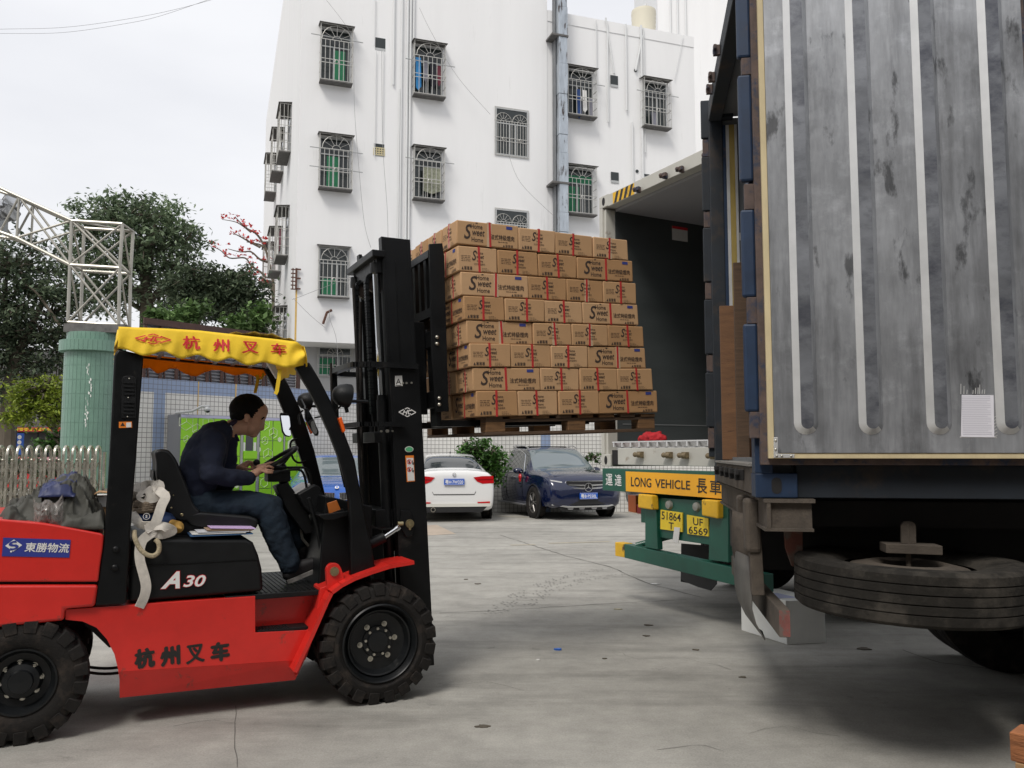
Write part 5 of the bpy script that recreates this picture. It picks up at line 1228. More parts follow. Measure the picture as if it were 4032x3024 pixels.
for px in (3126, 3381, 3648, 3922):
    uu = NC.uz(px, 1660, PVp)[0]; zB = NC.uz(px, 1712, PVp)[1]
    A1, A2, A3, A4 = uu, uu+.030, uu+.088, uu+.112; H_ = .022; zt_ = HT-.12
    # raised rib with a rounded foot: rings of the outline at base and crest
    def outl(x0, x1, zbot, v, n=10):
        r = (x1-x0)/2; cx = (x0+x1)/2
        return [(x0, v, zt_)] + [(cx-r*cos(pi*i/n), v, zbot+r-r*sin(pi*i/n)) for i in range(n+1)] + [(x1, v, zt_)]
    o1 = outl(A1, A4, zB, PVp-.0005); o2 = outl(A2, A3, zB+.028, PVp-H_)
    n = len(o1)
    hm = 9
    MB().add(o1[:hm+1]+o2[:hm+1], [(i, i+1, hm+1+i+1, hm+1+i) for i in range(hm)]).build('rib_flank', M_aluL, pan, smooth=True, ang=50)  # left flank paler than the right: sky reflection put into its colour
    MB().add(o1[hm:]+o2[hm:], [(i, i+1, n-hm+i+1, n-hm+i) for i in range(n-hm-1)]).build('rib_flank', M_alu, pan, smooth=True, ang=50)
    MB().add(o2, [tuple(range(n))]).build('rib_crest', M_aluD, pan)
q = N_([(3784,1720),(3915,1722),(3912,1556),(3787,1555)], PVp-.002); MB().prism(q, PVp-.0025, PVp-.0006).build('paper_sheet', mat('paper_white', (.74,.73,.78), .8), door)
mb = MB()
for k in range(22):
    z = q[3][1] - (q[3][1]-q[0][1])*(k+1.2)/23.5; mb.flat([(q[0][0]+.008,z),(q[1][0]-.01-.015*(k%4==3),z),(q[1][0]-.01-.015*(k%4==3),z+.0012),(q[0][0]+.008,z+.0012)], PVp-.0035)
mb.build('paper_writing', mat('faint_ink', (.45,.44,.50), .8), door)
mb = MB()   # residue of torn tape round the paper
rt = random.Random(8)
for k in range(9):
    x = q[0][0]+.005+.016*k*rt.uniform(.8,1.1); l_ = rt.uniform(.01,.05); mb.flat([(x,q[3][1]+.004),(x+.004,q[3][1]+.004),(x+.006,q[3][1]+.004+l_),(x+.003,q[3][1]+.004+l_)], PVp-.0025)
mb.flat([(q[0][0]-.006,q[0][1]-.004),(q[1][0]+.012,q[1][1]-.003),(q[1][0]+.010,q[0][1]+.002),(q[0][0]-.004,q[0][1]+.003)], PVp-.0005)
for k in range(7): z = q[1][1]+.015*k; mb.flat([(q[1][0]+.002,z),(q[1][0]+.014,z+.008),(q[1][0]+.014,z+.012),(q[1][0]+.002,z+.004)], PVp-.0025)
mb.build('tape_residue', M_aluL, door)
mb = MB(); q2 = N_([(3046,1800),(3046,1722)], PVp)
br0 = MB().prism(N_([(3046,1802),(3128,1803),(3128,1788),(3062,1787),(3062,1722),(3046,1722)], DV-.043), DV-.046, DV-.041).build('corner_bracket', M_aluL, door, bevel=.001)
for px, py in ((3054,1735),(3054,1770),(3058,1795),(3078,1795),(3115,1796)):
    c = NC.uz(px, py, DV-.046); MB().ell((c[0],DV-.047,c[1]),(.006,.004,.006)).build('rivet', M_zinc, br0, smooth=True)
# blue lock-side guards and hinges between the door and the corner post
blu = [(-60,232),(300,718),(829,1172),(1277,1622)]
hin = [(232,300),(728,829),(1172,1277),(1622,1726)]
for a, b in blu: 
    z1, z0 = NC.uz(2980, a, -.01)[1], NC.uz(2980, b, -.01)[1]; MB().box(-.045, .022, -.04, .0, z0, min(z1, HT-.08)).build('hinge_guard', M_cblue, nc, bevel=.012)
for a, b in hin:
    z1, z0 = NC.uz(2980, a, -.01)[1], NC.uz(2980, b, -.01)[1]; MB().box(-.025, .05, -.035, -.002, z0, z1).build('hinge', M_rust, nc, bevel=.004)
# timber standing in the doorway
def plank(px0, px1, y0, y1, v, th, label, m):
    a = NC.uz(px0, y1, v); b = NC.uz(px1, y1, v); t = NC.uz(px0, y0, v)
    o = MB().box(0, b[0]-a[0], 0, th, 0, t[1]-.17).build('timber', m, None, bevel=.003); o.location = NC.o + NC.e*a[0] + NC.n*v + Vector((0,0,.172)); o.rotation_euler = (0, 0, NC.a)
    return tag(o, label, 'timber')
M_ply = mat('plywood', (.17,.085,.04), .8, var=.3, vscale=4, stretch=(1,1,6), dark=(.06,.03,.02), dthr=(.58,.68), dscale=7, bump=.3, bscale=30)
plank(2845, 2960, 1205, 1775, 2.02, .03, 'wide stained plywood sheet standing on the near container floor', M_ply)
plank(2904, 2952, 1034, 1775, 1.86, .05, 'tall narrow brown beam in front of the plywood sheet in the container doorway', M_woodd)
# ---- trailer under the near container
tr = fthing('trailer', 'mud-brown trailer chassis carrying the near container with bent mudguard and rear bumper', 'trailer', NC)
q = N_([(3011,2091),(3187,2091),(3195,1966),(3011,1966)], -.02)
uL, uR, zB = q[0][0], q[1][0], q[0][1]
mb = MB(); mb.box(uL, uR+.03, -.03, W_, -.022, -.004); mb.box(uL+.0, uR+.02, -.03, W_, zB, zB+.014); mb.box(uL+.012, uL+.03, -.028, W_, zB+.0145, -.0225); mb.build('rear_crossbeam', M_mud, tr)
mb = MB(); mb.prism([(uL+.03,zB+.0145),(uR+.018,zB+.0145),(uR+.018,-.0225),(uL+.03,-.0225)], .0, .01); mb.build('beam_end_plate', M_mud, tr)
for v in (.55, 1.65): MB().box(.05, LN, v, v+.14, -.42, -.03).build('main_beam', M_dark, tr)
for u in (.8, 2.4, 4.0, 5.6): MB().box(u, u+.12, .56, W_-.56, -.2, -.05).build('crossmember', M_dark, tr)
MB().box(.30, LN, .30, .33, -.16, -.03).build('side_rail', M_dark, tr)
for v in (.28, .60):   # stubs hanging below the beam
    mb = MB(); mb.prism([(-.02,-.30),(.06,-.30),(.06,-.02),(-.02,-.02)], v, v+.13); mb.build('lamp_bracket', M_mud, tr, bevel=.02)
post = N_([(2946,2060),(3000,2060),(3011,2324),(2955,2324)], .30)
MB().prism(N_([(2946,2040),(2995,2060),(3012,2345),(2962,2345)], .30), .30, .38).build('bumper_post', M_mud, tr, bevel=.004)
MB().prism(N_([(3090,2091),(3160,2091),(3160,2240),(3120,2230),(3095,2160)], .28), .28, .32).build('hanger_plate', mat('faded_red_panel', (.14,.045,.03), .8, var=.3, vscale=5, dark=(.12,.09,.07), dthr=(.45,.55), dscale=6), tr)
# bent mudguard: curved sheet
cur = [(2884,2162),(2888,2230),(2892,2300),(2905,2360),(2935,2420),(2975,2470),(3000,2488)]
vs = []; 
for i, (x, y) in enumerate(cur):
    a = NC.uz(x, y, .62); b = NC.uz(x+95-i*14, y+45-i*2, .35); vs += [(a[0], .62, a[1]), (b[0], .35, b[1])]
mgd = MB().add(vs, [(2*i,2*i+1,2*i+3,2*i+2) for i in range(len(cur)-1)]).build('mudguard', mat('scraped_sheet', (.13,.125,.115), .6, .3, var=.3, vscale=8, stretch=(1,1,.4), dark=(.28,.26,.15), dthr=(.62,.68), dscale=12), tr, smooth=True)
m_ = mgd.modifiers.new('thick', 'SOLIDIFY'); m_.thickness = .006
vs = []
for i, (x, y) in enumerate([(2883,2010),(2880,2080),(2882,2165),(2900,2230),(2935,2250)]):
    a = NC.uz(x, y, .60); b = NC.uz(x+70, y+20, .50); vs += [(a[0], .60, a[1]), (b[0], .50, b[1])]
mg2 = MB().add(vs, [(2*i,2*i+1,2*i+3,2*i+2) for i in range(4)]).build('mudguard_stay', M_mud, tr, smooth=True); m_ = mg2.modifiers.new('thick', 'SOLIDIFY'); m_.thickness = .012
# under-run bar: runs along the rear, its red and brown end towards the camera
e0 = N_([(3068,2510),(3117,2519),(3108,2400),(3068,2400)], -.02); 
ux0, ux1, z0, z1 = e0[0][0], e0[1][0]-.003, e0[0][1], e0[3][1]
ub = MB().box(ux0, ux1, -.02, W_-.2, z0, z1).build('underrun_bar', M_mud, tr, bevel=.006)
MB().box(ux0+.002, ux1-.002, -.024, -.0205, z0+.004, z1-.004).build('end_cap', mat('faded_red_paint', (.20,.07,.06), .85, var=.3, vscale=12, dark=(.13,.105,.09), dthr=(.5,.56), dscale=14), ub)
# spare tyre carried flat
M_dusty = mat('dusty_rubber', (.022,.020,.017), .92, spec=.2, var=.35, vscale=5, dark=(.060,.053,.044), dthr=(.48,.66), dscale=5, bump=.3, bscale=60)
c = Vector(at(3580, 2330, 4.2)); cz = .845
sp = bpy.data.objects.new('spare_tyre', None); C.objects.link(sp); sp.parent = tr
d = Vector((c.x, c.y, cz)) - NC.o; sp.location = (d.dot(NC.e), d.dot(NC.n), cz-NC.o.z); sp.rotation_euler = (R(.5), R(1.2), 0)
prof = [(.30,-.08),(.34,-.105),(.45,-.125),(.515,-.122),(.535,-.105)]
for z in (-.064, -.022, .022, .064): prof += [(.537,z-.004),(.529,z-.002),(.529,z+.002),(.537,z+.004)]
prof += [(.535,.105),(.515,.122),(.45,.125),(.34,.105),(.30,.08)]
MB().lathe(prof, (0,0,0), (0,0,1), 96).build('tyre', M_dusty, sp, smooth=True, ang=35)
MB().lathe([(.30,-.10),(.27,-.06),(.27,.08),(.18,.10),(.12,.07),(0,.07)], (0,0,0), (0,0,1), 48).build('rim', M_mud, sp, smooth=True)
mb = MB(); mb.box(-.12,.14,-.06,.06,.146,.19); mb.prism(rounded([(-.035,.19),(.035,.19),(.035,.30),(-.035,.30)],[0,0,.03,.03]), -.01, .01); mb.cyl((0,0,.07),(0,0,.30),.012); mb.build('tyre_clamp', M_mud, sp, bevel=.003)
def truck_wheel(parent, F, loc, rz=0, r=.52, wd=.26, m=None):
    o = bpy.data.objects.new('wheel', None); C.objects.link(o); o.parent = parent; o.location = loc; o.rotation_euler = (0,0,rz)
    p = [(.29,.0),(.33,-.01),(.45,-.02),(r-.01,.0)]
    for k in range(4): z = wd*(k+1)/5; p += [(r,z-.006),(r-.014,z-.003),(r-.014,z+.003),(r,z+.006)]
    p += [(r-.01,wd),(.45,wd+.02),(.29,wd)]
    MB().lathe(p, n=64).build('tyre', m or M_rub, o, smooth=True, ang=35)
    MB().lathe([(.29,.01),(.275,.03),(.26,.10),(.15,.13),(.13,.06),(0,.05)], n=40).build('rim', M_dark, o, smooth=True); return o
a = Vector(at(3990, 2300, 5.75)); d = Vector((a.x, a.y, 0)) - NC.o
uw, vw = d.dot(NC.e), d.dot(NC.n)
for k in range(2):
    for v in (vw, vw+.30): truck_wheel(tr, NC, (uw+1.3*k, v, .52-NZ))
    for v in (-.02, .28): truck_wheel(tr, NC, (uw+1.3*k, v, .52-NZ)) if k or uw > 1.9 else None
MB().cyl((uw, .3, .52-NZ), (uw, vw+.1, .52-NZ), .07).build('axle', M_dark, tr)
# white foam box on the ground behind the under-run bar
g0 = gnd(3098, 2538); g1 = gnd(3252, 2532); g2 = gnd(2996, 2484)
ax = (g1-g0); wx = ax.length; an = atan2(ax.y, ax.x)
fb = thing('foam_box', 'white carton box standing on the ground behind the trailer under-run bar', 'box', g0, an)
dd = (g2-g0); dpt = abs(dd.dot(Vector((-sin(an), cos(an), 0))))+.05; hh = .335
M_wbox = mat('white_carton', (.80,.80,.76), .85, var=.06, vscale=5)
MB().hexa([(0,0,0),(wx,0,0),(wx-.1,dpt,0),(-.12,dpt,0)],[(0,0,hh),(wx,0,hh),(wx-.1,dpt,hh),(-.12,dpt,hh)]).build('carton', M_wbox, fb, bevel=.004)
MB().prism([(.0,.0),(.02,.0),(.02,hh),(.0,hh)], -.002, -.001).build('edge_tape', M_stick, fb)
MB().add([(-.02,.1,hh+.002),(.16,.1,hh+.002),(.10,.34,hh+.002),(-.06,.34,hh+.002)], [(0,1,2,3)]).build('lid_label', mat('pale_blue_label', (.52,.54,.72), .6), fb)
# ================================================================ FAR CONTAINER ON ITS GREEN TRAILER
FC = Frame(at(2368, 1836, 8.9), -62.1); FZ = FC.o.z
M_cwht = mat('container_white', (.50,.49,.44), .6, var=.08, vscale=4, dark=(.22,.15,.09), dthr=(.64,.74), dscale=3.5)
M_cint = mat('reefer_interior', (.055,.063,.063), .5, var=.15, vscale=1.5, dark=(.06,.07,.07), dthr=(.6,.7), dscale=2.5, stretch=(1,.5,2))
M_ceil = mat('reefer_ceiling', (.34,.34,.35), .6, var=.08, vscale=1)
M_grn = mat('trailer_green', (.008,.085,.055), .45, var=.2, vscale=4, dark=(.10,.05,.03), dthr=(.72,.78), dscale=5, coat=.1)
M_yep = mat('chipped_yellow', (.72,.42,.02), .6, var=.15, vscale=5, dark=(.07,.05,.03), dthr=(.60,.66), dscale=9)
M_sgn = mat('orange_sign', (.88,.42,.015), .5, var=.05, vscale=3)
M_plt = mat('yellow_plate', (.80,.58,.03), .55, var=.15, vscale=8, dark=(.45,.25,.05), dthr=(.62,.7), dscale=7)
fc = fthing('container', 'white reefer container with open dark interior behind the carton stack', 'container', FC)
FW, FH, FLn = 2.44, 2.90, 12.0
def f_(pts, v=0.): return FC.P(pts, v)
def fcast(x, z):
    mb = MB(); mb.box(x, x+.17, 0, .17, z, z+.13); o = mb.build('corner_casting', M_cwht, fc, bevel=.006)
    mb = MB(); c = (x+.085, z+.065); mb.prism([(c[0]+.026*cos(a), c[1]+.045*sin(a)) for a in [2*pi*i/16 for i in range(16)]], -.003, .0); mb.build('hole', M_dark, o)
for x in (0, FW-.17):
    for z in (0, FH-.13): fcast(x, z)
MB().box(0, .06, .0, .14, .13, FH-.13).build('corner_post', M_cwht, fc, bevel=.004)
MB().box(.0601, .10, .02, .14, .13, FH-.15).build('inner_post', M_cwht, fc, bevel=.003)
MB().box(FW-.11, FW, .0, .14, .13, FH-.13).build('corner_post', M_cwht, fc, bevel=.004)
hd_ = MB().box(.17, FW-.17, .0, .12, FH-.14, FH-.01).build('rear_header', M_cwht, fc, bevel=.005)
sl2 = MB().box(.30, FW-.17, .0, .12, .02, .19).build('rear_sill', M_cwht, fc, bevel=.005)
MB().box(.17, .30, .02, .12, .02, .17).build('forklift_pocket', M_dark, fc)
MB().box(-.0, .07, .14, FLn, .0, FH-.02).build('side_wall', M_cwht, fc)
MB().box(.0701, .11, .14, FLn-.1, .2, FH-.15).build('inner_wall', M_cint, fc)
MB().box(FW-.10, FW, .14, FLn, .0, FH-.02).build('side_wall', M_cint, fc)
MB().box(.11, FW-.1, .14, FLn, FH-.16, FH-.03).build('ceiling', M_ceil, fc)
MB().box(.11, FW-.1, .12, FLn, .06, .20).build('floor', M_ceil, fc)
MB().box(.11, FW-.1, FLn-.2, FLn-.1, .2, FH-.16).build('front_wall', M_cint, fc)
for v in (1.6, 3.2, 5.0): MB().box(.1101, .113, v, v+.012, .45, FH-.2).build('wall_joint', mat('joint_grey', (.15,.16,.16), .6), fc)
MB().box(.1101, .114, .2, 6.5, .44, .452).build('wall_joint', MATS['joint_grey'], fc)
mb = MB()
for k in range(14):
    v = .02; u = .22 + k*.145; mb.box(u, u+.02, -.0, .30, .201, .245)
mb.box(.20, 2.2, .0, .018, .2451, .258); mb.build('floor_grating', mat('grating_alu', (.66,.66,.66), .4, .3), fc)
for px, py in ((2515,745),(2620,690),(2685,665),(2790,610)):
    c = FC.uz(px, py, -.02); mb = MB(); mb.box(c[0]-.012, c[0]+.012, -.05, .0, c[1]-.035, c[1]+.02); mb.box(c[0]-.045, c[0]+.045, -.06, -.035, c[1]-.02, c[1]+.012); mb.ell((c[0]-.02,-.06,c[1]),(.02,.02,.02)); mb.build('cam_keeper', M_rust, hd_, smooth=True)
for px, py in ((2521,1790),(2635,1792),(2698,1793),(2812,1795)):
    c = FC.uz(px, py, -.02); mb = MB(); mb.box(c[0]-.03, c[0]+.03, -.04, .0, c[1]-.03, c[1]+.03); mb.cyl((c[0]-.05,-.045,c[1]),(c[0]+.05,-.045,c[1]),.022); mb.ell((c[0]-.05,-.045,c[1]),(.025,.025,.025)); mb.build('cam_keeper', mat('old_bronze', (.22,.17,.10), .6, .4, var=.3, vscale=20), sl2, smooth=True)
mb = MB()
for k in range(4): u = .28+k*.085; mb.flat([(u,FH-.135),(u+.045,FH-.135),(u+.09,FH-.02),(u+.045,FH-.02)], -.0012)
hz_ = MB().box(.26, .64, -.001, -.0002, FH-.135, FH-.02).build('hazard_tape', M_yep, hd_); mb.build('hazard_stripe', M_blkp, hz_)
mb = MB(); a = FC.vz(2570, 905, .112)[0]; z_ = FC.vz(2570, 870, .112)[1]; mb.box(.1135, .116, .9, 1.12, z_-.18, z_-.02); lb_ = mb.build('wall_label', M_stick, fc)
MB().box(.1162, .1175, .9, 1.12, z_-.05, z_-.02).build('label_band', M_redp, lb_)
rc = fthing('red_bag', 'crumpled red cloth bundle lying on the floor at the far container doorway', 'cloth', FC)
mb = MB()
for px, py, r in ((2535,1728,.06),(2555,1722,.07),(2580,1725,.065),(2605,1732,.05),(2592,1712,.04)): c = FC.uz(px, py, .25); mb.ell((c[0],.25,max(c[1],.29)),(r*1.2,r,r*.8))
mb.build('cloth', mat('red_cloth', (.42,.012,.018), .8, var=.25, vscale=9), rc, remesh=.012, smo=1, disp=.05, dsize=.05)
# trailer
gt = fthing('trailer', 'green semi-trailer with an orange LONG VEHICLE board under the white container', 'trailer', FC)
TV = -.06
bz0, bz1 = f_([(2380,1931)], TV)[0][1], -.02
MB().box(f_([(2372,1900)], TV)[0][0], FW+.05, TV, TV+.10, bz0, bz1).build('rear_beam', M_grn, gt, bevel=.005)
mb = MB(); q = [f_([p], TV)[0] for p in ((2386,1915),(2408,1918),(2408,1868),(2386,1866))]
mb = MB(); quad_text(mb, '運', [f_([p], TV)[0] for p in ((2386,1910),(2413,1912),(2411,1867),(2386,1865))], TV-.002, bold=.008); quad_text(mb, '達', [f_([p], TV)[0] for p in ((2422,1912),(2448,1914),(2447,1869),(2422,1867))], TV-.002, bold=.008)
mb.build('haulier_lettering', M_wht, gt)
sa, sb = f_([(2465,1934)], TV-.012)[0], f_([(2463,1856)], TV-.012)[0]; sx1 = 2.35; dz_ = -.012
sg = MB().prism([(sa[0],sa[1]),(sx1,sa[1]+dz_),(sx1,sb[1]+dz_),(sa[0],sb[1])], TV-.014, TV-.001).build('long_vehicle_board', M_sgn, gt)
def sq(x0, y0, x1, y1, yb0, yb1): return [FC.uz(x0, yb0, TV-.014), FC.uz(x1, yb1, TV-.014), FC.uz(x1, y1, TV-.014), FC.uz(x0, y0, TV-.014)]
mb = MB()
quad_text(mb, 'LONG', sq(2485,1877,2565,1884,1915,1920), TV-.0165, bold=.012); quad_text(mb, 'VEHICLE', sq(2580,1885,2718,1893,1920,1929), TV-.0165, bold=.012)
quad_text(mb, '長', sq(2744,1883,2784,1886,1941,1944), TV-.0165, bold=.012); quad_text(mb, '車', sq(2796,1888,2840,1892,1945,1950), TV-.0165, bold=.012)
mb.build('board_lettering', M_blkp, sg)
# rear structure
def pv(pts, v0, v1, nm, m, bev=.004, par=gt): return MB().prism(f_(pts, v0), v0, v1).build(nm, m, par, bevel=bev)
pv([(2588,1960),(2836,1975),(2836,2152),(2590,2115)], TV+.032, TV+.05, 'number_plate_panel', M_grn)
pv([(2540,1950),(2582,1955),(2590,2165),(2540,2155)], TV+.0, TV+.06, 'bumper_hanger', M_grn)
pv([(2795,1975),(2868,1985),(2868,2215),(2790,2205)], TV+.0, TV+.16, 'bumper_hanger', M_grn)
pv([(2511,1945),(2566,1950),(2569,2008),(2511,1999)], TV-.06, TV+.02, 'rubber_buffer', M_yep, .012)
pv([(2761,1966),(2826,1971),(2826,2043),(2762,2030)], TV-.06, TV+.02, 'rubber_buffer', M_yep, .012)
ul = f_([(2458,2142),(2458,2196)], TV-.02); uz0, uz1 = ul[1][1], ul[0][1]
ue = f_([(2422,2131)], TV-.02)[0][0]
MB().hexa([(ul[0][0],TV-.02,uz0),(2.40,TV-.02,uz0-.07),(2.40,TV+.08,uz0-.07),(ul[0][0],TV+.08,uz0)],[(ul[0][0],TV-.02,uz1),(2.40,TV-.02,uz1-.06),(2.40,TV+.08,uz1-.06),(ul[0][0],TV+.08,uz1)]).build('underrun_bar', M_grn, gt, bevel=.005)
MB().box(ue, ul[0][0]-.001, TV-.022, TV+.082, uz0+.002, uz1+.004).build('bar_end', M_yep, gt, bevel=.005)
mb = MB(); mb.cyl((ul[0][0]+.1,TV+.05,uz1-.01),(ul[0][0]+.42,TV+.5,uz1+.15),.03); mb.build('brace', M_grn, gt)
for q, txt, ca in (([(2601,2083),(2687,2095),(2687,2019),(2602,2007)], ('51864','T'), 1), ([(2707,2102),(2790,2112),(2790,2042),(2705,2027)], ('UF','6569'), 2)):
    Q_ = f_(q, TV+.02); v_ = TV+.02
    pl_ = MB().prism(Q_, v_-.003, v_+.009).build('number_plate', M_plt, gt)
    def sub(a0, a1, b0, b1):
        def pt(a, b): return tuple((Q_[0][k]*(1-a)+Q_[1][k]*a)*(1-b) + (Q_[3][k]*(1-a)+Q_[2][k]*a)*b for k in (0, 1))
        return [pt(a0,b0), pt(a1,b0), pt(a1,b1), pt(a0,b1)]
    mb = MB()
    if ca == 1: quad_text(mb, txt[0], sub(.06,.94,.52,.94), v_-.005, bold=.008); quad_text(mb, txt[1], sub(.40,.62,.06,.42), v_-.005, bold=.008)
    else: quad_text(mb, txt[0], sub(.30,.76,.52,.92), v_-.005, bold=.008); quad_text(mb, txt[1], sub(.08,.98,.03,.43), v_-.005, bold=.008)
    mb.build('plate_lettering', M_blkp, pl_)
pv([(2648,2130),(2670,2139),(2677,2078),(2655,2075)], TV+.01, TV+.014, 'paper_tag', M_stick, 0)
MB().cyl(FC.p3(2664,2074,TV+.05), FC.p3(2668,2050,TV+.08), .004).build('tag_string', M_blkp, gt)
for px, py in ((2637,1988),(2745,1995)):
    c = FC.uz(px, py, TV+.03); mb = MB(); mb.lathe([(0,-.03),(.035,-.025),(.045,0),(.045,.02)], (c[0],TV+.03,c[1]), (0,1,0), 20); mb.build('marker_lamp', mat('lamp_glass', (.25,.25,.22), .2), gt, smooth=True)
o_ = pv([(2472,1948),(2503,1950),(2504,2020),(2474,2014)], TV+.3, TV+.45, 'tail_lamp', mat('tail_orange', (.60,.13,.02), .35, var=.1), .004)
pv([(2506,1985),(2540,1990),(2540,2026),(2508,2022)], TV+.3, TV+.45, 'tail_lamp', mat('tail_red', (.35,.01,.01), .35), .004)
for u in (.55, 1.75): MB().box(u, u+.14, .1, FLn-1, -.55, -.05).build('main_beam', M_grn, gt)
# mudflaps and wheels behind the bumper
a = f_([(2682,2140),(2800,2150),(2800,2260),(2730,2300),(2680,2290)], .5)
MB().prism(a, .5, .52).build('mudguard_bracket', M_dark, gt)
q = f_([(2681,2240),(2822,2260),(2820,2300),(2798,2325),(2750,2312),(2700,2292),(2680,2280)], .45)
MB().prism(q, .45, .46).build('mudflap', mat('grey_mudflap', (.06,.06,.06), .8), gt, smooth=False)
def g_side(px, py, v): return FC.uz(px, py, v)
for v0 in (1.8, 3.15, 4.5):
    for u0_ in (.02, .33, FW-.62, FW-.30): truck_wheel(gt, FC, (u0_+.26, v0, .50-FZ), R(90), .50, .26)
for v0 in (1.8, 3.15, 4.5): MB().cyl((.3, v0, .5-FZ), (FW-.3, v0, .5-FZ), .07).build('axle', M_dark, gt)
g = gnd(2990, 2280)
pv([(2955,2238),(2985,2244),(2990,2320),(2985,2330),(2957,2330)], TV+.4, TV+.46, 'wheel_chock_holder', M_yep, .004)

# corner of a pallet stack at the bottom right edge of the view
c = at(3978, 2990, 2.3); PK = thing('pallet_stack', 'corner of a reddish wooden pallet stack at the bottom right edge of the yard', 'pallets', (c.x, c.y, 0), R(-46))
M_pw = mat('red_wood', (.34,.13,.05), .85, var=.35, vscale=9, stretch=(1,1,4), bump=.5, bscale=40); M_pw2 = mat('pale_wood_edge', (.45,.27,.13), .85, var=.3, vscale=12)
for k in range(5):
    zt_ = c.z + .071 - k*.145
    if zt_ < .13: break
    for u in (0, .55, 1.1):
        for v in (0, .42, .84): MB().box(u+.0, u+.12, v, v+.10, zt_-.075, zt_-.0).build('block', M_pw, PK, bevel=.004)
    for v in (0, .42, .84): MB().box(.012, 1.2, v-.004, v+.104, zt_-.095, zt_-.0755).build('bottom_board', M_pw2, PK, bevel=.002)
    if k:
        for i in range(6): MB().box(i*.216+.03, i*.216+.15, 0, .94, zt_+.0005, zt_+.02).build('deck_board', M_pw, PK, bevel=.002)
# ================================================================ PARKED CARS
M_gls = mat('car_glass', (.025,.032,.036), .04, spec=.8, coat=1)
M_gls2 = mat('pale_windscreen', (.11,.14,.15), .04, spec=1.0, coat=1)
M_cwh = mat('white_car_paint', (.74,.74,.73), .25, coat=.8)
M_cnv = mat('navy_car_paint', (.003,.008,.040), .16, .1, coat=1)
M_cbl = mat('blue_car_paint', (.012,.10,.42), .22, .3, coat=1)
M_cgr = mat('grey_car_paint', (.10,.105,.11), .25, .4, coat=1)
M_trim = mat('car_trim', (.012,.012,.013), .5)
M_carr = mat('tail_light_red', (.50,.008,.012), .15, coat=1)
M_lit2 = mat('headlamp_glass', (.48,.50,.53), .12, .3, coat=1)
M_plb = mat('blue_plate', (.01,.10,.50), .4)
M_chr2 = mat('car_chrome', (.75,.76,.78), .12, 1.0)
M_alloy = mat('alloy_rim', (.42,.42,.43), .3, .7)
def loft(st, n=64):
    xs = [s[0] for s in st]; P_ = [Vector(s[1:4]) for s in st]; Q_ = [s[4:6] for s in st]; out = []
    def ev(x, k):
        for i in range(len(xs)-1):
            if xs[i] <= x <= xs[i+1]:
                t = (x-xs[i])/(xs[i+1]-xs[i]); a, b, c, d = [st[max(0, min(len(st)-1, j))][k] for j in (i-1, i, i+1, i+2)]
                xa, xd = xs[max(i-1, 0)], xs[min(i+2, len(xs)-1)]; h = xs[i+1]-xs[i]
                m0 = (c-a)/max(1e-6, xs[i+1]-xa)*h; m1 = (d-b)/max(1e-6, xd-xs[i])*h
                s0 = c-b
                if s0 == 0 or m0*s0 < 0: m0 = 0
                if s0 == 0 or m1*s0 < 0: m1 = 0
                if s0: m0 = max(-3*abs(s0), min(3*abs(s0), m0)); m1 = max(-3*abs(s0), min(3*abs(s0), m1))
                return (2*t**3-3*t*t+1)*b + (t**3-2*t*t+t)*m0 + (-2*t**3+3*t*t)*c + (t**3-t*t)*m1
        return st[-1][k]
    X = []
    for i in range(len(xs)-1):
        m = max(2, int((xs[i+1]-xs[i])/.055)); X += [xs[i] + (xs[i+1]-xs[i])*j/m for j in range(m)]
    X.append(xs[-1])
    return [(x,)+tuple(ev(x, k) for k in range(1, 6)) for x in X]
def ring_pts(s):
    x, zb, zl, zt, hw, tw = s; g = zt - zl
    h = [(0,zb),(.5*hw,zb),(.86*hw,zb+.005),(.95*hw,zb+.05),(.985*hw,zb+.25*(zl-zb)),(hw,zb+.55*(zl-zb)),(.995*hw,zb+.8*(zl-zb)),(.975*hw,zl-.02),(.955*hw,zl+.012)]
    a = .955*hw
    for t in (.25,.5,.75): h.append((a+(tw-a)*t + .012*sin(pi*t), zl+.012+(g-.07 if g > .2 else g*.6)*t))
    h += [(tw, zt-(.058 if g > .2 else g*.4-.012)), (tw*.93, zt-(.03 if g > .2 else g*.25)), (tw*.72, zt-(.012 if g > .2 else g*.1)), (tw*.4, zt-.003), (0, zt)]
    return h
